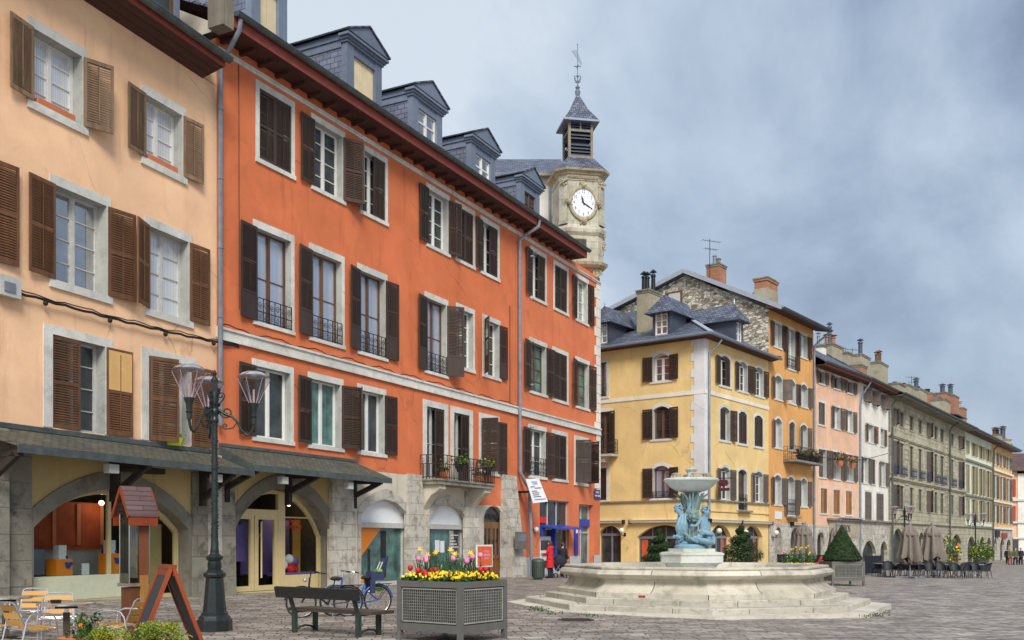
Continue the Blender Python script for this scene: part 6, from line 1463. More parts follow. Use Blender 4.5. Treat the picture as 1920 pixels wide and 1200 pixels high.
def alu_chair(label,loc,rz,first=None):
    if first: return dup(first,loc,rz,label,'aluminium cafe chairs with wooden slats')
    t=thing('cafe_chair',label,'chair',loc,rz,'aluminium cafe chairs with wooden slats')
    def seg(a,b,n=5): a=Vector(a);b=Vector(b); return [tuple(a.lerp(b,i/n)) for i in range(n+1)]
    for sg in (-1,1):
        x=sg*.27
        pts=[(x,.27,0),(x,.25,.3),(x,.22,.56),(x,.17,.63),(x,.1,.655),(x,-.1,.655),(x,-.17,.63),(x,-.22,.56),(x,-.3,.2),(x,-.34,0)]
        MB().tube(pts,.0135,8).build('arm_frame',M['alu'],t,smooth=True)
    mb=MB(); mb.tube([(-.22,.24,.43),(-.22,-.1,.4),(-.22,-.2,.44),(-.22,-.33,.72),(-.21,-.36,.8),(-.16,-.375,.83),(.16,-.375,.83),(.21,-.36,.8),(.22,-.33,.72),(.22,-.2,.44),(.22,-.1,.4),(.22,.24,.43),(.18,.265,.435),(-.18,.265,.435)],.0125,8,close=True); mb.tube([(-.27,.1,.42),(.27,.1,.42)],.011,6); mb.tube([(-.27,-.2,.43),(.27,-.2,.43)],.011,6)
    mb.build('seat_frame',M['alu'],t,smooth=True)
    for i in range(5): y=.2-.085*i; MB().box(-.21,.21,y-.034,y+.034,.435-.006*i,.45-.006*i).build('seat_slat',M['slatwood'],t)
    for i in range(3):
        z=.52+.11*i; y=-.22-(z-.44)*.41; m=MB(); m.box(-.215,.215,-.008,.008,-.042,.042); m.tr((0,y+.012,z),rx=radians(20)).build('back_slat',M['slatwood'],t)
    return t
def cafe_table(label,loc,rz,first=None,top=.42):
    if first: return dup(first,loc,rz,label,'round cafe tables with metal rim')
    t=thing('cafe_table',label,'table',loc,rz,'round cafe tables with metal rim')
    MB().lathe([(.3,.71),(top-.01,.715),(top,.72),(top,.742),(top-.01,.745)],30).build('tabletop',M['tabletop'],t,smooth=30); MB().lathe([(top-.004,.714),(top+.008,.72),(top+.008,.742),(top-.004,.747)],30,cap=False).build('rim',M['alu'],t,smooth=30)
    MB().box(-.16,.16,-.04,.04,.66,.71).build('top_bracket',M['iron'],t); MB().tube([(0,0,.58),(0,0,.68)],.03,8).build('collar',M['alu'],t); MB().box(-.045,.045,-.045,.045,.04,.6).build('pedestal',M['benchwood'],t)
    for a in range(4): MB().obox((0,0,.05),(.3*cos(a*pi/2+.5),.3*sin(a*pi/2+.5),.02),.05,.035).build('foot',M['iron'],t)
    return t
M['tabletop']=paint('beige_tabletop',(.42,.36,.28),.25,.12)
T1=cafe_table('round cafe table with a black ashtray on it, front left',(-6.9,15.2,0),.3); cafe_table('cafe table cut by the left edge of the picture',(-8.72,16.9,0),.8,T1)
a=thing('ashtray','small black round ashtray on the front cafe table','ashtray',(-7.02,15.1,.745)); MB().lathe([(.07,0),(.085,.05),(.075,.055),(.05,.03)],16).build('bowl',M['iron'],a)
C1=alu_chair('cafe chair behind the front table, its slatted back towards the shop',(-7.55,16.3,0),radians(-160))
alu_chair('cafe chair at the left of the front table, arm towards us',(-7.75,14.75,0),radians(-100),C1); alu_chair('cafe chair at the right of the front table beside the notice post',(-5.98,15.0,0),radians(80),C1); alu_chair('cafe chair behind the table cut by the left edge',(-8.75,17.8,0),radians(-170),C1); alu_chair('cafe chair at the bottom left corner, seat towards the front table',(-7.0,14.3,0),radians(-35),C1)
def bush(name,label,loc,R,n,mats,h,seed,size=.035,pot=True,pr=.3):
    t=thing(name,label,'plant',loc); r=random.Random(seed)
    if pot: MB().lathe([(pr*.8,0),(pr,.4),(pr*1.05,.42),(pr*.95,.42)],14).build('pot',M['terracotta'],t,smooth=30)
    mb=MB()
    for i in range(14):
        a=r.random()*6.28; q=R*.8*r.random(); mb.tube([(0,0,.3),(q*.5*cos(a),q*.5*sin(a),.3+(h-.3)*.6),(q*cos(a),q*sin(a),h*(.75+.25*r.random()))],.006,4,0)
    mb.build('stem',M['leafmid'],t)
    for k,(m,f) in enumerate(mats):
        mb=MB(); cl=[(r.gauss(0,R*.45),r.gauss(0,R*.45),h*(.42+.56*r.random())) for i in range(16)]
        for i in range(int(n*f)):
            c=cl[int(r.random()*16)]; mb.leaf((c[0]+r.gauss(0,R*.15),c[1]+r.gauss(0,R*.15),min(h*1.06,c[2]+r.gauss(0,h*.08))),size,0,r)
        mb.build('leaves',M[m],t)
bush('golden_shrub','golden green feathery shrub below the blackboard',(-4.6,12.6,0),.36,5200,(('leafgold',.75),('leafmid',.25)),.62,3,.016)
bush('golden_shrub','golden green shrub left of the blackboard, in front of the notice post',(-5.35,12.7,0),.26,3200,(('leafgold',.75),('leafmid',.25)),.55,5,.016)
bush('flowering_shrub','dark leafed shrub with orange buds at the bottom left by the chair',(-5.72,13.1,0),.22,500,(('leafmid',.6),('leafdark',.3),('petalorange',.03)),.68,8,.032)

# ================================================================== bench
def bench():
    o=Vector((-4.06,18.3,0)); d=Vector((1.33,-.92,0)).normalized(); rz=atan2(d.y,d.x)
    t=thing('park_bench','dark bench of thick worn planks on green metal legs, back towards us','bench',tuple(o),rz)
    MB().box(-.22,1.92,.02,.62,.40,.455).build('seat',M['benchwood'],t)
    mb=MB(); mb.box(-.32,1.78,-.03,.03,-.1,.1); mb.tr((0,-.16,.76),rx=radians(13)).build('backrest',M['benchback'],t)
    for x in (0,1.62):
        MB().box(x-.04,x+.04,-.03,.05,0,.42).build('leg',M['benchgreen'],t); MB().box(x-.04,x+.04,.5,.57,0,.40).build('leg',M['benchgreen'],t)
        MB().obox((x,.01,.36),(x,-.16,.83),.08,.035,(1,0,0)).build('back_support',M['benchgreen'],t)
        MB().tube([(x,.0,.03),(x,.14,.1),(x,.28,.12),(x,.42,.1),(x,.54,.03)],.022,6).build('foot_brace',M['benchgreen'],t); MB().box(x-.03,x+.03,.0,.6,.37,.4).build('seat_bearer',M['benchgreen'],t)
bench()

# ================================================================== planters
def mesh_panel(mb,w,h,cell=.045,r=.0027,mi=0):
    n=int(w/cell); m=int(h/cell)
    for i in range(n+1): x=w*i/n; mb.box(x-r,x+r,-r,r,0,h,mi)
    for j in range(m+1): z=h*j/m; mb.box(0,w,-r*2.2,-r*.5,z-r,z+r,mi)
def planter(t,w,d,h,foot,coarse=.047):
    """corner at origin, w along x, d along y"""
    mb=MB(); z0=foot; z1=foot+h; p=.09
    for x in (0,w-p):
        for y in (0,d-p): mb.box(x,x+p,y,y+p,z0,z1)
    for y in (.005,d-.075): mb.box(p,w-p,y,y+.07,z1-.11,z1-.005); mb.box(p,w-p,y,y+.07,z0,z0+.13)
    for x in (.005,w-.075): mb.box(x,x+.07,p,d-p,z1-.11,z1-.005); mb.box(x,x+.07,p,d-p,z0,z0+.13)
    mb.build('frame',M['greypaint'],t)
    MB().box(.07,w-.07,.07,d-.07,z0+.02,z1-.06).build('liner',M['planterliner'],t)
    for x,y in ((.0,.0),(w-.08,0),(0,d-.08),(w-.08,d-.08)): MB().box(x,x+.08,y,y+.08,0,z0).build('leg',M['greypaint'],t)
    a,b=w-2*p-.06,d-2*p-.06; hh=h-.32
    for nm,(L_,loc,rz) in {'f':(a,(p+.03,.03,z0+.17),0),'l':(b,(.03,d-p-.03,z0+.17),-pi/2),'r':(b,(w-.03,p+.03,z0+.17),pi/2),'b':(a,(w-p-.03,d-.03,z0+.17),pi)}.items():
        mb=MB(); mesh_panel(mb,L_,hh,coarse); mb.box(-.03,L_+.03,.02,.035,-.03,hh+.03,1); mb.box(-.02,0,-.01,.0,-.02,hh+.02); mb.box(L_,L_+.02,-.01,0,-.02,hh+.02); mb.box(-.02,L_+.02,-.01,0,-.02,0); mb.box(-.02,L_+.02,-.01,0,hh,hh+.02)
        mb.build('mesh_panel',[M['wire'],M['planterliner']],t,loc,rz)
    MB().box(.08,w-.08,.08,d-.08,z1-.07,z1-.05).build('soil',M['soil'],t)
M['planterliner']=paint('dark_liner',(.06,.06,.055),.7,.2); M['soil']=paint('soil',(.04,.028,.02),.95,.3)
def flowers(origin,rz,w,d,z,dens,seed,names):
    """pansy carpet (stuff) plus single tulips and daffodils"""
    r=random.Random(seed); Mx=Matrix.Translation(origin)@Matrix.Rotation(rz,4,'Z'); G=lambda x,y,zz: tuple(Mx@Vector((x,y,zz)))
    mb=MB()
    for i in range(int(dens*w*d)):
        x,y=r.uniform(.05,w-.05),r.uniform(.05,d-.05); e=min(x,y,w-x,d-y); hz=z+.03+.07*r.random()+.07*min(1,e/.25); 
        for k in range(2): mb.leaf(G(x+r.gauss(0,.03),y+r.gauss(0,.03),hz-.02),.04,1,r)
        if r.random()<.55:
            k=2 if r.random()<.08 else 0; mb.leaf(G(x,y,hz+.03),.026,k,r,(0,-.6,.7),1.0); mb.leaf(G(x+.01,y,hz+.04),.02,k,r,(0,-.8,.5),1.0)
    tag(mb.build('pansies',[M['petalyellow'],M['leafmid'],M['petalorange']]),names[0],'flowers',kind='stuff')
    return G,r
def tulip(loc,h,m,label,group,r):
    t=thing('tulip',label,'flower',loc,r.random()*6,group); b=r.gauss(0,.04)
    MB().tube([(0,0,0),(b*.5,0,h*.5),(b,0,h)],.005,5).build('stem',M['stemgreen'],t); mb=MB(); mb.lathe([(.01,h-.015),(.042,h+.01),(.05,h+.04),(.04,h+.075),(.016,h+.085)],7,(b,0,0)); mb.build('blossom',M[m],t,smooth=50)
    mb=MB()
    for k in range(3):
        a=k*2.1; mb.add([(.01*cos(a),.01*sin(a),0),(.05*cos(a+.3),.05*sin(a+.3),h*.4),(.09*cos(a),.09*sin(a),h*.75),(.05*cos(a-.3),.05*sin(a-.3),h*.4)],[(0,1,2,3)])
    mb.build('leaf',M['stemgreen'],t)
def daffodil(loc,h,label,group,r):
    t=thing('daffodil',label,'flower',loc,r.uniform(-.5,.5),group); MB().tube([(0,0,0),(.01,0,h*.6),(.02,-.01,h)],.005,5).build('stem',M['stemgreen'],t)
    mb=MB()
    for k in range(6):
        a=k*pi/3; c,s_=cos(a),sin(a); mb.add([(.02,-.03,h+.0),(.02+.03*cos(a-.4),-.035,h+.03*sin(a-.4)),(.02+.06*c,-.025,h+.06*s_),(.02+.03*cos(a+.4),-.035,h+.03*sin(a+.4))],[(0,1,2,3)])
    mb.tube([(.02,-.03,h),(.02,-.075,h)],[.016,.026],8); mb.build('blossom',M['petalyellow'],t)
    mb=MB()
    for k in range(5):
        a=k*1.3; q=.06+.04*r.random(); mb.tube([(0,0,0),(q*.4*cos(a),q*.4*sin(a),h*.5),(q*cos(a),q*sin(a),h*(.7+.3*r.random()))],[.009,.008,.002],4)
    mb.build('leaf',M['stemgreen'],t)
def near_planter():
    o=Vector((-.845,16.15,0)); e1=Vector((.586,.81,0)); rz=atan2(e1.y,e1.x)    # x runs right and away, y runs left and away
    t=thing('planter_box','large grey steel planter box with wire mesh sides, spring flowers in it','planter',tuple(o),rz); w,d=1.3,1.42; planter(t,w,d,.86,.17)
    G,r=flowers(o,rz,w,d,.98,420,3,('low yellow pansies filling the near grey planter',))
    def P(u,v,z=1.0): return G(w*u,d*v,z)
    for u,v,h,m in ((.2,.8,.36,'petalpink'),(.25,.72,.33,'petalpink'),(.3,.75,.38,'petalpink'),(.5,.3,.32,'petalpink'),(.6,.2,.4,'petalpink'),(.75,.25,.42,'petalpink'),(.45,.45,.36,'petalpink'),(.62,.3,.34,'petalpink')): tulip(P(u,v),h,m,'pink double tulip in the near grey planter','pink tulips in the near planter',r)
    for u,v,h in ((.15,.9,.2),(.12,.75,.16),(.15,.68,.13),(.3,.55,.17),(.6,.12,.18),(.72,.1,.18),(.3,.62,.16),(.1,.6,.1)): tulip(P(u,v),h,'petalred','red tulip in the near grey planter','red tulips in the near planter',r)
    for u,v,h in ((.3,.88,.56),(.38,.7,.5),(.5,.55,.55),(.55,.5,.48),(.6,.3,.5),(.64,.34,.46),(.42,.85,.46)): daffodil(P(u,v),h,'yellow daffodil in the near grey planter','daffodils in the near planter',r)
    mb=MB()
    for i in range(160):
        u,v=r.uniform(.2,.75),r.uniform(.2,.9); x,y,z=P(u,v,.98); a=r.random()*6.28; q=r.uniform(.02,.14); h=r.uniform(.25,.5); mb.tube([(x,y,z),(x+q*.4*cos(a),y+q*.4*sin(a),z+h*.6),(x+q*cos(a),y+q*sin(a),z+h)],[.008,.008,.002],4)
    tag(mb.build('flower_blades',M['stemgreen']),'tall blue-green flower blades standing in the near grey planter','leaves',kind='stuff')
near_planter()

# ================================================================== bicycles
def bike(label,front,rear,cf,seat=False,basket=False):
    f=Vector(front);r_=Vector(rear); d=(f-r_); c=(f+r_)/2; rz=atan2(d.y,d.x)
    t=thing('bicycle',label,'bicycle',(c.x,c.y,0),rz); wb=.53; R=.33
    for x in (-wb,wb):
        mb=MB(); ring=[(x+R*cos(2*pi*i/28),0,R+R*sin(2*pi*i/28)) for i in range(28)]; mb.tube(ring,.02,6,close=True); w=mb.build('wheel',M['rubber'],t,smooth=True)
        mb=MB(); mb.tube([(x+(R-.03)*cos(2*pi*i/28),0,R+(R-.03)*sin(2*pi*i/28)) for i in range(28)],.01,5,close=True)
        for i in range(16): a=2*pi*i/16; mb.tube([(x,.02*(-1)**i,R),(x+(R-.03)*cos(a),0,R+(R-.03)*sin(a))],.0025,3)
        mb.lathe([(.03,-.04),(.03,.04)],8); n=len(mb.v)-16
        for i in range(n,len(mb.v)): X_,Y_,Z_=mb.v[i]; mb.v[i]=(x+X_,Z_,R+Y_)
        mb.build('spokes',M['alu'],w)
        mb=MB(); mb.tube([(x+(R+.04)*cos(a),0,R+(R+.04)*sin(a)) for a in [radians(20+i*14) if x<0 else radians(10+i*13) for i in range(12)]],.018,5); mb.build('mudguard',M[cf],t)
    mb=MB(); bb=(-.08,0,.28); st=(-.2,0,.72); hd=(.38,0,.78); h2=(.36,0,.62)
    mb.tube([bb,st],.019,7); mb.tube([bb,h2],.022,7); mb.tube([(-.13,0,.48),(.1,0,.44),(.37,0,.7)],.02,7); mb.tube([h2,(.34,0,.88)],.022,7)
    for y in (-.05,.05): mb.tube([bb,(-wb,y,R)],.012,5); mb.tube([(-.17,0,.62),(-wb,y,R)],.011,5); mb.tube([h2,(.42,y,.5),(wb,y,R)],.014,6)
    mb.build('frame',M[cf],t,smooth=True)
    mb=MB(); mb.tube([(.34,0,.85),(.31,0,1.0)],.015,6); mb.tube([(.14,-.29,1.0),(.24,-.24,1.03),(.33,-.12,1.03),(.32,0,1.01),(.33,.12,1.03),(.24,.24,1.03),(.14,.29,1.0)],.012,6); mb.build('handlebar',M['alu' if seat else 'bikeblack'],t,smooth=True)
    for y in (-.29,.29): MB().tube([(.15,y,1.0),(.04,y*1.03,.98)],.018,6).build('grip',M['rubber'],t)
    mb=MB(); mb.ball((-.25,0,.86),.13,10,7,0,(1.1,.75,.38)); mb.tube([(-.2,0,.7),(-.23,0,.84)],.014,6); mb.build('saddle',M['rubber'],t,smooth=True)
    mb=MB(); mb.box(-.85,-.3,-.07,.07,.7,.715); mb.tube([(-.8,.06,.71),(-wb,.06,R)],.008,4); mb.tube([(-.8,-.06,.71),(-wb,-.06,R)],.008,4); mb.build('rear_rack',M['bikeblack'],t)
    mb=MB(); mb.lathe([(.09,-.008),(.09,.008)],14); 
    for i in range(len(mb.v)): X_,Y_,Z_=mb.v[i]; mb.v[i]=(-.08+X_,-.06+Z_,.28+Y_)
    mb.obox((-.08,-.07,.28),(-.0,-.07,.13),.02,.015); mb.obox((-.08,.07,.28),(-.16,.07,.43),.02,.015); mb.box(-.04,.06,-.16,-.07,.115,.135); mb.build('crank',M['alu'],t)
    MB().ball((.44,0,.84),.05,8,6).build('headlight',M['lampcap'],t); MB().tube([(-.1,.08,.3),(-.16,.12,.0)],.01,5).build('kickstand',M['alu'],t)
    if basket:
        mb=MB(); mb.lathe([(.12,.0),(.17,.24)],10,(.58,0,.72),cap=False); mb.build('basket',M['rustiron'],t)
    if seat:
        mb=MB(); n=12
        prof=[(-.36,.8,.16),(-.5,.8,.17),(-.62,.84,.17),(-.7,.98,.17),(-.75,1.15,.17),(-.79,1.3,.15),(-.8,1.36,.1)]
        for (x,z,w) in prof: 
            for y in (-w,-w*.5,0,w*.5,w): mb.v.append((x+.12*(abs(y)/w)**2 if z>.82 else x,y,z+(.09*(abs(y)/w)**2 if z<.9 else 0)))
        for i in range(len(prof)-1):
            for j in range(4): mb.f.append((i*5+j,i*5+j+1,(i+1)*5+j+1,(i+1)*5+j)); mb.m.append(0)
        for y in (-.17,.14): mb.box(-.62,-.3,y,y+.03,.8,1.0); mb.box(-.4,-.28,y,y+.04,.5,.82)
        cs=mb.build('child_seat',M['seatblue'],t)
        mb=MB(); mb.tube([(-.62,-.08,1.22),(-.52,-.08,1.0),(-.46,-.03,.86)],.018,4); mb.tube([(-.62,.08,1.22),(-.52,.08,1.0),(-.46,.03,.86)],.018,4); mb.build('strap',M['greywhite'],cs); MB().box(-.6,-.48,-.11,.11,.9,1.05).build('cushion',M['limegreen'],cs); mb=MB(); mb.ball((-.62,-.16,.62),.12,9,6,0,(1,.25,.9)); mb.build('bag',M['limegreen'],t)
bike('blue bicycle with a navy child seat on the rear, parked behind the bench',(-4.14,22.35),(-3.05,22.95),'bikeblue',True); bike('black bicycle parked beside the blue bicycle',(-4.72,21.8),(-3.68,22.25),'bikeblack',False,False)

# ================================================================== things along the orange house
def orange_extras():
    f=OF; S=f.s
    t=thing('litter_bin','rounded grey-green ribbed litter bin by the wall','bin',tuple(ground_at(1009,43.6)))
    mb=MB(); mb.lathe([(.2,0),(.2,.06),(.27,.1),(.285,.14),(.285,.78)],20); mb.build('bin_body',M['bingreen'],t,smooth=30)
    mb=MB()
    for i in range(20): a=2*pi*i/20; mb.box(-.012,.012,-.006,.006,.15,.76); mb.tr((.285*cos(a),.285*sin(a),0),a+pi/2,start=len(mb.v)-8)
    mb.build('rib',M['lampgreen'],t); MB().lathe([(.3,.78),(.3,.84),(.24,.92),(.14,.95),(.12,.9)],20).build('lid',M['bingreen'],t,smooth=40)
    person('woman in a long red hooded coat standing at the cash machine',ground_at(1031,45.6),atan2(-.889,-.459)+.1,1.73,'redcoat',.55,'navycloth','hairbrown',True,.06,((-.24,-.12,1.12),(-.14,-.32,1.06)),((.22,-.06,1.1),(.12,-.3,1.08)),True)
    person('person in dark clothes behind the pushchair, right of the woman in red',ground_at(1055,47.6),2.6,1.66,'navycloth',.35,'navycloth','hairbrown',False,.08)
    # pushchair
    t=thing('pushchair','dark folded-hood pushchair with a blue bag, right of the woman in red','pushchair',tuple(ground_at(1051,46.2)),radians(70))
    for x,y in ((-.28,-.3),(.28,-.3),(-.28,.32),(.28,.32)):
        mb=MB(); mb.tube([(x,y+.1*cos(2*pi*i/14),.1+.1*sin(2*pi*i/14)) for i in range(14)],.025,5,close=True); mb.build('wheel',M['rubber'],t)
    mb=MB()
    for x in (-.27,.27): mb.tube([(x,-.3,.1),(x,.1,.6),(x,.42,1.02)],.016,5); mb.tube([(x,.32,.1),(x,-.05,.62)],.016,5)
    mb.tube([(-.27,.42,1.02),(.27,.42,1.02)],.018,6); mb.build('frame',M['alu'],t)
    mb=MB(); mb.add([(-.25,-.25,.42),(.25,-.25,.42),(.25,.05,.36),(-.25,.05,.36),(-.25,.25,.95),(.25,.25,.95)],[(0,1,2,3),(3,2,5,4)]); mb.ball((0,.1,.78),.3,10,7,0,(.95,.9,1.05)); mb.build('hood',M['navycloth'],t); mb=MB(); mb.ball((.3,.25,.5),.2,8,6,0,(.5,.8,1.1)); mb.build('bag',M['bikeblue'],t)
    # cash machine with canopy
    t=thing('cash_machine','cash machine with white surround under a deep blue canopy','cash machine',tuple(f.world(22.66,0,0)),f.rz)
    MB().box(.0,1.9,.2,.5,.35,2.25).build('panel',M['greywhite'],t); MB().box(.12,1.6,.12,.2,.7,1.95).build('surround',M['whitepanel'],t); MB().box(.35,1.3,.1,.12,1.25,1.75).build('screen',M['glass'],t); MB().box(.4,1.2,.02,.12,1.0,1.1).build('keypad',M['pipe'],t)
    mb=MB(); mb.extr([(0,.4,2.62),(0,-.9,2.38),(0,-.9,2.32),(0,.4,2.5)],(3.6,0,0)); mb.build('canopy',M['bluepaint'],t); MB().box(1.75,1.95,-.05,.4,.4,2.45).build('blue_column',M['bluepaint'],t); MB().box(.0,.5,-.1,.2,2.0,2.45).build('blue_box',M['bluepaint'],t); MB().tube([(3.55,-.85,2.35),(3.55,-.85,.0)],.02,6).build('canopy_post',M['alu'],t)
    MB().box(.05,.8,-.0,.1,2.66,2.95).build('red_sign',M['redtoy'],t)
    t=thing('wall_sign','narrow upright blue bank sign on the orange wall','sign',tuple(f.world(S(1078.5),0,.95)),f.rz); MB().box(-.2,.2,-.1,0,0,1.55).build('board',M['bluepaint'],t); MB().box(-.12,.12,-.11,-.1,1.2,1.45).build('emblem',M['whitepanel'],t)
    t=thing('security_camera','small white dome camera on the orange wall by the blue canopy','camera',tuple(f.world(21.9,-.1,2.3)),f.rz); MB().ball((0,-.08,0),.13,9,7).build('dome',M['whitepanel'],t); MB().box(-.04,.04,-.05,.1,-.04,.04).build('mount',M['iron'],t)
    # street plate
    t=thing('street_plate','blue enamel street name plate with white lettering on the orange corner','sign',tuple(f.world(30.2,-.05,4.42)),f.rz); MB().box(-.42,.42,-.02,0,-.27,.27).build('plate',M['navyblue'],t); lettering('PLACE',.17,M['whitepanel'],t,(.0,-.026,.1)); lettering('SAINT-LEGER',.13,M['whitepanel'],t,(0,-.026,-.1))
    # tilted information panel on the drainpipe pier
    t=thing('information_panel','white tilted information panel with blue and black text lines, above the stone buttress','sign',tuple(f.world(20.35,-.75,4.15)),f.rz)
    P=[(-.55,.1,.55),(.25,-.2,.6),(.75,-.45,-.5),(-.15,-.1,-.6)]
    n=Vector((.25,-.95,.15)).normalized(); MB().extr(P,tuple(-n*.03)).build('board',M['whitepanel'],t)
    def Q(u,v): a=Vector(P[0]).lerp(Vector(P[1]),u); b=Vector(P[3]).lerp(Vector(P[2]),u); return a.lerp(b,v)+n*.012
    for k,(v,u0,u1,m) in enumerate(((.12,.3,.75,'bluepaint'),(.2,.35,.7,'bluepaint'),(.32,.12,.45,'iron'),(.38,.4,.9,'iron'),(.5,.12,.5,'iron'),(.58,.12,.6,'iron'),(.66,.12,.55,'iron'),(.74,.12,.65,'iron'),(.86,.12,.9,'bluepaint'))):
        MB().quad(Q(u0,v),Q(u1,v),Q(u1,v+.03),Q(u0,v+.03)).build('text_line',M[m],t)
    MB().box(-.3,.1,.1,.8,-.1,0).build('bracket',M['iron'],t)
    # orange poster by the door, metal letter box
    t=thing('poster_board','orange framed poster leaning between the shop and the wooden door','poster',tuple(f.world(15.75,-.55,0)),f.rz); MB().box(-.7,.75,-.05,0,.55,1.55).build('frame',M['whitepanel'],t); MB().box(-.63,.68,-.06,-.05,.62,1.48).build('sheet',M['orangeposter'],t)
    for z,a,b in ((1.25,-.1,.4),(1.1,-.05,.5),(.95,.0,.35)): MB().box(a,b,-.066,-.06,z-.05,z+.04).build('text_line',M['petalpink'],t)
    MB().box(-.5,-.45,-.03,.0,0,.6).build('leg',M['iron'],t); MB().box(.45,.5,-.03,0,0,.6).build('leg',M['iron'],t)
    t=thing('letter_box','grey metal letter box panel right of the wooden door','letter box',tuple(f.world(19.0,-.78,1.75)),f.rz); MB().box(-.45,.45,-.06,.1,-.42,.4).build('casing',M['shopgrey'],t)
    for i in range(4): MB().box(-.38+.2*i,-.22+.2*i,-.07,-.06,-.05,.3).build('flap',M['pipe'],t)
    # balcony plants
    for k,(s,o,col,lab,sc) in enumerate(((12.0,-.75,'leafgold','yellowish pot plant at the left end of the orange house balcony',1.1),(13.3,-.78,'leafgold','large trailing plant in the middle of the orange house balcony',1.25),(14.9,-.75,'petalpink','pink flowers in pots on the orange house balcony',1.1),(15.8,-.7,'leafgold','big bushy plant at the right end of the orange house balcony',1.35))):
        potted(tuple(f.world(s,o,4.62 if k in (1,3) else 4.28)),lab,col,'iron' if k in (1,3) else 'terracotta',sc,50+k)
    # shop display pieces
    for px,lab,w in ((11.0,'a',0),): pass
    g=PF
    for s,y,lab,h,w in ((6.75,.75,'orange display box with a blue butterfly toy, inside the peach shop window',.42,.26),(8.45,.75,'tall orange display box at the right of the peach shop window',.55,.2)):
        t=thing('display_box',lab,'display box',tuple(g.world(s,y,.82)),g.rz); MB().box(-w,w,-.15,.2,0,h).build('box',M['orangepanel'],t); mb=MB(); mb.box(-.13,.11,-.1,.1,h,h+.36); mb.build('parcel',M['whitepanel'],t); mb=MB(); mb.ball((.1,-.17,h*.62),.09,8,6,0,(1,.3,.9)); mb.ball((.19,-.17,h*.72),.06,8,6,0,(1,.3,.8)); mb.ball((.04,-.17,h*.74),.05,8,6,0,(1,.3,.8)); mb.ball((.12,-.05,h+.05),.07,8,6); mb.build('toy',M['bluepaint'],t)
    t=thing('price_card','small white card standing in the peach shop window','card',tuple(g.world(7.45,.6,.82)),g.rz); MB().box(-.12,.12,0,.02,0,.3).build('card',M['whitepanel'],t)
    t=thing('soft_toys','heap of red and white soft toys in the arched shop window','toys',tuple(f.world(4.35,.9,.6)),f.rz); r=random.Random(2)
    for i in range(9): MB().ball((r.uniform(-.35,.4),r.uniform(-.15,.1),.12+.5*r.random()),.17,8,6).build('toy',M[('redtoy','whitepanel','lilac')[i%3]],t,smooth=True)
    t=thing('shop_neon','red lettering hanging in the arched shop window','sign',tuple(f.world(4.15,.62,2.3)),f.rz); mb=MB()
    for i in range(6): mb.tube(scroll((-.4+.16*i,0,.1),.08,.9,7,1 if i%2 else -1,i),.016,4)
    for i in range(8): mb.tube(scroll((-.5+.15*i,0,-.12),.08,.9,7,1 if i%2 else -1,i*2),.018,4)
    mb.build('red_letters',M['redtoy'],t)
M['navyblue']=paint('navy_enamel',(.02,.04,.2),.3,.1); M['orangeposter']=paint('orange_poster',(.75,.14,.03),.5,.15); M['shopgrey']=paint('grey_metal',(.2,.19,.17),.5,.15,.3)
orange_extras()

# ================================================================== topiary, terrace, parasols
def spiral(label,px,Y,z0,h,R,seed):
    g=ground_at(px,Y); t=thing('spiral_topiary',label,'topiary',tuple(g)); r=random.Random(seed)
    MB().tube([(0,0,.3),(0,0,h)],.05,6).build('trunk',M['oldtimber'],t); mb=MB(); zb=z0-g.z+.1; turns=3.6
    for i in range(9000):
        u=r.random()**1.5; a=turns*2*pi*u+seed; c=R*(1-u)**.9*.5; rt=R*(.48*(1-u)+.1); v=Vector((r.gauss(0,1),r.gauss(0,1),r.gauss(0,1))).normalized(); q=rt*(.75+.3*r.random())
        p=(c*cos(a)+v.x*q*1.05,c*sin(a)+v.y*q*1.05,zb+(h-zb)*u+v.z*q*.62+.12); mb.leaf(p,.045,0,r,v)
    mb.build('crown',M['leafdark'],t)
    MB().box(-.55,.55,-.4,.4,.0,zb+.05).build('tub',M['greypaint'],t)
spiral('spiral clipped conifer left of the fountain statue',1237,52,.4,2.3,.95,1); spiral('large spiral clipped conifer right of the fountain statue',1390,53,.4,2.55,1.3,2)
def cone_planter():
    g=ground_at(1560,41.2); t=thing('planter_box','grey mesh planter box holding a clipped yew cone','planter',tuple(g),radians(6)); planter(t,1.45,1.35,.82,.2,.06)
    c=thing('clipped_cone','dense dark green clipped yew cone in the grey planter','topiary',(g.x+.66,g.y+.72,g.z+.95)); r=random.Random(9); mb=MB(); H=1.55; R=.86
    MB().tube([(0,0,0),(0,0,1.2)],.05,6).build('trunk',M['oldtimber'],c)
    for i in range(9000):
        u=1-sqrt(r.random()); a=r.random()*6.28; q=(R*(1-u)*(1 if u>.06 else .8+3*u))*(1+r.gauss(0,.025)); nz=Vector((cos(a),sin(a),.5)); mb.leaf((q*cos(a),q*sin(a),.08+H*u+r.gauss(0,.015)),.03,0,r,nz)
    mb.build('crown',M['leafdark'],c); MB().lathe([(.5,.02),(R*.93,.14),(R*.5,.72),(.02,1.5)],20).build('inner_shade',M['leafcore'],c)  # near-black core puts the shade between the leaves into its colour
M['leafcore']=paint('dark_shade_core',(.018,.028,.012),.95,.2)
cone_planter()
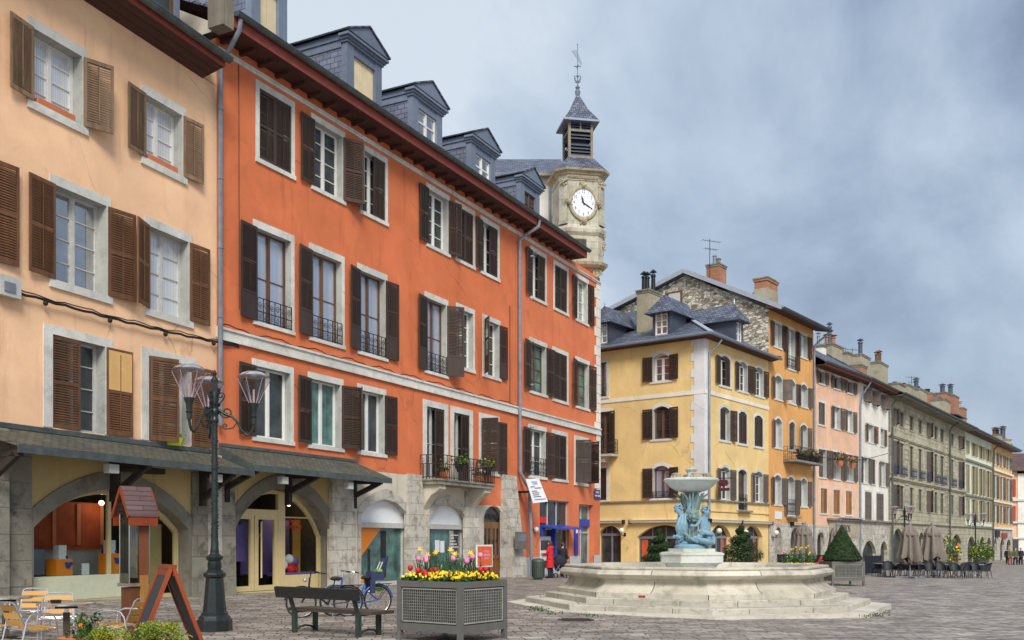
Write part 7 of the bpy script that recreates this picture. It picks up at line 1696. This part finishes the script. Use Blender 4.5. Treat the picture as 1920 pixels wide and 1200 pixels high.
def parasol(label,px,Y,first=None,sc=1.0,rz=0):
    g=ground_at(px,Y)
    if first: return dup(first,tuple(g),rz,label,'closed taupe parasols on the terrace',sc)
    t=thing('closed_parasol',label,'parasol',tuple(g),rz,'closed taupe parasols on the terrace'); MB().tube([(0,0,.05),(0,0,2.95)],.045,8).build('pole',M['pipe'],t)
    mb=MB(); mb.box(-.8,.8,-.05,.05,.03,.09); mb.box(-.05,.05,-.8,.8,.03,.09); mb.lathe([(.09,.0),(.09,.4)],8); mb.build('base',M['pipe'],t)
    mb=MB(); n=64; L_=[(.1,2.85,.2),(.3,2.72,.18),(.4,2.45,.22),(.42,2.1,.3),(.49,1.6,.34),(.58,1.15,.36),(.54,1.0,.4)]; r=random.Random(4)
    for q,z,k in L_:
        for i in range(n): a=2*pi*i/n; w=1+k*(.6*sin(a*9)+.4*sin(a*5+1)); mb.v.append((q*w*cos(a),q*w*sin(a),z-(.12*sin(a*4+1) if z<1.1 else 0)))
    for j in range(len(L_)-1):
        for i in range(n): mb.f.append((j*n+i,j*n+(i+1)%n,(j+1)*n+(i+1)%n,(j+1)*n+i)); mb.m.append(0)
    mb.build('canopy',M['canvas'],t,smooth=60)
    mb=MB()
    for i in range(9): a=2*pi*i/9; mb.tube([(.5*cos(a),.5*sin(a),1.05),(.35*cos(a+.3),.35*sin(a+.3),.8),(.12*cos(a),.12*sin(a),.72)],[.05,.09,.03],6)
    mb.build('hanging_fold',M['canvas'],t,smooth=60); MB().lathe([(.37,2.5),(.44,2.42),(.45,2.3),(.43,2.28)],24,cap=False).build('tie_band',M['canvas'],t); MB().lathe([(.1,2.84),(.1,2.98),(.05,3.05)],10).build('finial',M['pipe'],t)
    return t
PA=parasol('closed taupe parasol nearest the dark chairs, third from the left',1706,53.0,None); parasol('closed taupe parasol at the right, behind the terrace chairs',1748,56,PA,1.02,.7); parasol('closed taupe parasol in front of the amber house arch',1507,57,PA,1.0,1.3); parasol('closed taupe parasol half hidden by the clipped yew cone',1570,56,PA,.98,2.1)
def rattan(label,loc,rz,first=None):
    if first: return dup(first,loc,rz,label,'blue-black chairs on the terrace')
    t=thing('terrace_chair',label,'chair',loc,rz,'blue-black chairs on the terrace'); MB().box(-.25,.25,-.24,.25,.40,.45).build('seat',M['rattan'],t)
    mb=MB(); n=12
    for i in range(n+1):
        a=radians(-10+200*i/n); c,s_=cos(a),sin(a); top=.62+.22*max(0,s_)**.8
        for z in (.44,.55,top): q=.27+.05*(z-.44); mb.v.append((c*q*1.05,-s_*q-.02-(z-.44)*.2,z))
    for i in range(n):
        for k in range(2): mb.f.append((i*3+k,(i+1)*3+k,(i+1)*3+k+1,i*3+k+1)); mb.m.append(0)
    mb.tube([mb.v[i*3+2] for i in range(n+1)],.022,5); mb.build('backrest',M['rattan'],t)
    for x in (-.23,.23):
        for y in (-.24,.24): MB().tube([(x,y,.42),(x*1.15,y*1.3,0)],.018,5).build('leg',M['rattan'],t)
    return t
ORD=['first','second','third','fourth','fifth','sixth','seventh','eighth','ninth','tenth','eleventh','twelfth','thirteenth','fourteenth','fifteenth','sixteenth','seventeenth','eighteenth','nineteenth','twentieth','twenty-first','twenty-second','twenty-third','twenty-fourth','twenty-fifth','twenty-sixth','twenty-seventh']
spots=[(1648,56,.2),(1660,54.5,2.0),(1672,56,-1.2),(1683,53.5,1.7),(1694,57,3.0),(1703,55,.3),(1717,54,-.9),(1726,56.5,.4),(1745,53.5,3.05),(1755,56.5,.2),(1772,54.2,1.2),(1783,57.5,2.9),(1799,54.2,1.3),(1806,57.5,.5),(1820,58,2.9),(1655,58,.5),(1666,53.2,2.9),(1711,53.2,3.0),(1735,58,.1),(1764,53.4,3.0),(1776,56.6,.3),(1791,53.6,3.1),(1812,54,2.9),(1828,54.6,3.0),(1836,57.6,.2),(1846,54.6,1.5)]
R0=None
spots=sorted(spots)
for i,(px,Y,a) in enumerate(spots):
    g=tuple(ground_at(px,Y)); lab='blue-black woven terrace chair, %s from the left in the cafe group'%ORD[i] if i<len(spots)-1 else 'blue-black woven terrace chair standing apart at the right end of the cafe group'
    c=rattan(lab,g,a,R0); R0=R0 or c
M['tableblue']=paint('grey_blue_tabletop',(.3,.32,.38),.35,.1); TT=None
for i,(px,Y) in enumerate(((1654,55.3),(1690,55.2),(1735,55.2),(1764,55),(1790,56),(1828,56.2))):
    g=tuple(ground_at(px,Y)); lab='grey-topped terrace table, %s from the left among the blue-black chairs'%ORD[i]
    if TT: dup(TT,g,.3*i,lab,'terrace tables')
    else:
        TT=thing('terrace_table',lab,'table',g,0,'terrace tables'); MB().box(-.4,.4,-.36,.36,.72,.75).build('tabletop',M['tableblue'],TT); MB().tube([(0,0,.05),(0,0,.72)],.03,7).build('pedestal',M['alu'],TT)
        for a in range(4): MB().tube([(0,0,.12),(.34*cos(a*pi/2+.78),.34*sin(a*pi/2+.78),.015)],.018,5).build('foot',M['alu'],TT)

def screens():
    for i,(a,b,Y0,Y1,lab) in enumerate(((1458,1490,58.5,59.5,'navy windbreak screen left of the closed parasol by the amber house'),(1520,1558,57.5,58.5,'navy windbreak screen left of the clipped cone planter'),(1622,1652,58,59,'navy windbreak screen right of the clipped cone planter'))):
        p=ground_at(a,Y0);q=ground_at(b,Y1); d=q-p; t=thing('windbreak',lab,'screen',tuple(p),atan2(d.y,d.x),'navy windbreak screens'); l=hypot(d.x,d.y)
        MB().box(.03,l-.03,-.012,.012,.06,1.12).build('panel',M['navyscreen'],t)
        for x in (0,l): MB().tube([(x,0,0),(x,0,1.16)],.03,6).build('post',M['iron'],t); MB().box(x-.05,x+.05,-.2,.2,0,.03).build('foot',M['iron'],t)
screens()
def back_planter():
    g=ground_at(1497,48.5); t=thing('flower_trough','low dark flower trough behind the fountain rim','planter',tuple(g)); MB().lathe([(1.0,0),(1.12,.62),(1.2,.66),(1.1,.66)],20,sy=.7).build('trough',M['greypaint'],t,smooth=30)
    r=random.Random(6); mb=MB()
    for i in range(1500):
        a=r.random()*6.28; q=sqrt(r.random())*1.15; x,y=g.x+q*cos(a),g.y+q*.7*sin(a); z=g.z+.66+.12*r.random(); mb.leaf((x,y,z-.05),.06,1,r); mb.leaf((x,y,z+.02),.05,0 if x<g.x+.7 else 2,r,(0,-.6,.6),1.0)
    tag(mb.build('pansies',[M['petalyellow'],M['leafmid'],M['petalred']]),'yellow and red pansies filling the trough behind the fountain','flowers',kind='stuff')
    for i in range(9): daffodil((g.x+r.uniform(-.8,.7),g.y+r.uniform(-.4,.3),g.z+.62),.75+.3*r.random(),'yellow daffodil clump in the trough behind the fountain','daffodils in the far trough',r)
    for i in range(16):
        tl=(g.x+r.uniform(-.8,.8),g.y+r.uniform(-.4,.3),g.z+.62); tulip(tl,.4+.3*r.random(),'petalyellow' if i%3 else 'petalpink','tulip among yellow flowers in the trough behind the fountain','tulips in the far trough',r)
    mb=MB()
    for i in range(260): x,y=g.x+r.uniform(-.85,.8),g.y+r.uniform(-.4,.3); mb.leaf((x,y,g.z+.75+r.random()*.5),.11,0,r,(0,-1,.2),.3)
    tag(mb.build('flower_blades',M['stemgreen']),'green tulip leaves in the trough behind the fountain','leaves',kind='stuff')
    p=ground_at(1541,46.5); t=thing('red_shrub','small bright orange-red flowering shrub at the right end of the fountain rim','plant',tuple(p)); mb=MB()
    MB().lathe([(.2,0),(.26,.4)],10).build('pot',M['iron'],t)
    for i in range(260): u=r.random(); q=.38*(1-u); a=r.random()*6.28; mb.leaf((q*cos(a),q*sin(a),.4+.75*u),.07,0,r)
    mb.build('blossom',M['petalorange'],t)
back_planter()
def tub_plant(px,Y,label,h,R,mats,seed,potm='greenpot',pw=.5,ph=.9):
    g=ground_at(px,Y); t=thing('tub_plant',label,'plant',tuple(g)); r=random.Random(seed); MB().lathe([(pw*.75,0),(pw,ph),(pw*1.05,ph+.04),(pw*.9,ph+.04)],14).build('tub',M[potm],t,smooth=30)
    for m,n in mats:
        mb=MB()
        for i in range(n): a=r.random()*6.28; q=R*sqrt(r.random()); mb.leaf((q*cos(a),q*sin(a),ph+h*r.random()*(1.1-q/R*.6)),.09,0,r)
        mb.build('leaves' if m.startswith('leaf') else 'blossom',M[m],t)
tub_plant(1840,70,'bushy yellow-green shrub in a grey-green tub beyond the terrace chairs',1.5,.85,(('leafgold',300),('leafmid',500)),3); tub_plant(1780,62,'shrub with yellow blossom in a tub behind the right parasol',1.9,.7,(('petalyellow',70),('petalorange',30),('leafmid',320)),4,'concrete',.4,.7)
for px,Y,rz,h,c,tr,hr,lab in ((1889,104,2.6,1.72,'navycloth','navycloth','hairbrown','person in a dark jacket walking at the far right, back to us'),(1894,103,.3,1.66,'oliveclo','redcloth','hairblond','person in an olive top and reddish trousers, far right'),(1904,101,.1,1.72,'oliveclo','navycloth','hairblond','person in a green jacket under the dark shopfront, far right'),(1914,101,-.3,1.76,'navycloth','navycloth','hairbrown','person in a navy coat at the right edge of the picture')):
    person(lab,ground_at(px,Y),rz,h,c,.25,tr,hr,False,.16,shoes='rubber',group='people at the far end of the square')
def dog():
    g=ground_at(1909,101.5); t=thing('dog','small pale dog standing among the people at the far right','dog',tuple(g),.4); s=Sk()
    b=s.pt(0,.1,.42,.12); c=s.pt(0,-.15,.44,.14,b); n=s.pt(0,-.28,.55,.08,c); h=s.pt(0,-.36,.64,.085,n); s.pt(0,-.48,.61,.04,h)
    for x in (-.05,.05): s.pt(x,-.33,.73,.025,h)
    s.chain(b,[(0,.24,.48,.04),(0,.34,.6,.02)])
    for x in (-.08,.08): s.chain(c,[(x,-.16,.25,.045),(x,-.14,.12,.03),(x,-.17,.02,.03)]); s.chain(b,[(x,.08,.28,.055),(x,.17,.17,.03),(x,.13,.02,.03)])
    skin('body',s.v,s.e,'whitepanel',t)
dog()
def shop_lamp(f,s,y,z,e,name):
    t=thing('shop_lamp',name,'lamp',tuple(f.world(s,y,z)),f.rz,'lit lamps inside the shops'); MB().ball((0,0,0),.07,8,6).build('bulb',M['litbulb'],t,smooth=True); MB().tube([(0,0,.06),(0,0,.25)],.012,5).build('cord',M['iron'],t)
    l=bpy.data.lights.new('shop_lamp_light','POINT'); l.energy=e; l.color=(1,.8,.55); l.shadow_soft_size=.1; o=bpy.data.objects.new('shop_lamp_light',l); COL.objects.link(o); o.location=f.world(s,y-.12,z-.05)
m,nt,b=newmat('lit_bulb'); b.inputs['Emission Color'].default_value=(1,.8,.5,1); b.inputs['Emission Strength'].default_value=6; M['litbulb']=m
shop_lamp(PF,8.3,.9,2.75,8,'small lit lamp inside the peach arched shop window'); shop_lamp(OF,4.6,1.1,3.0,18,'small lit lamp inside the orange arched shop window')
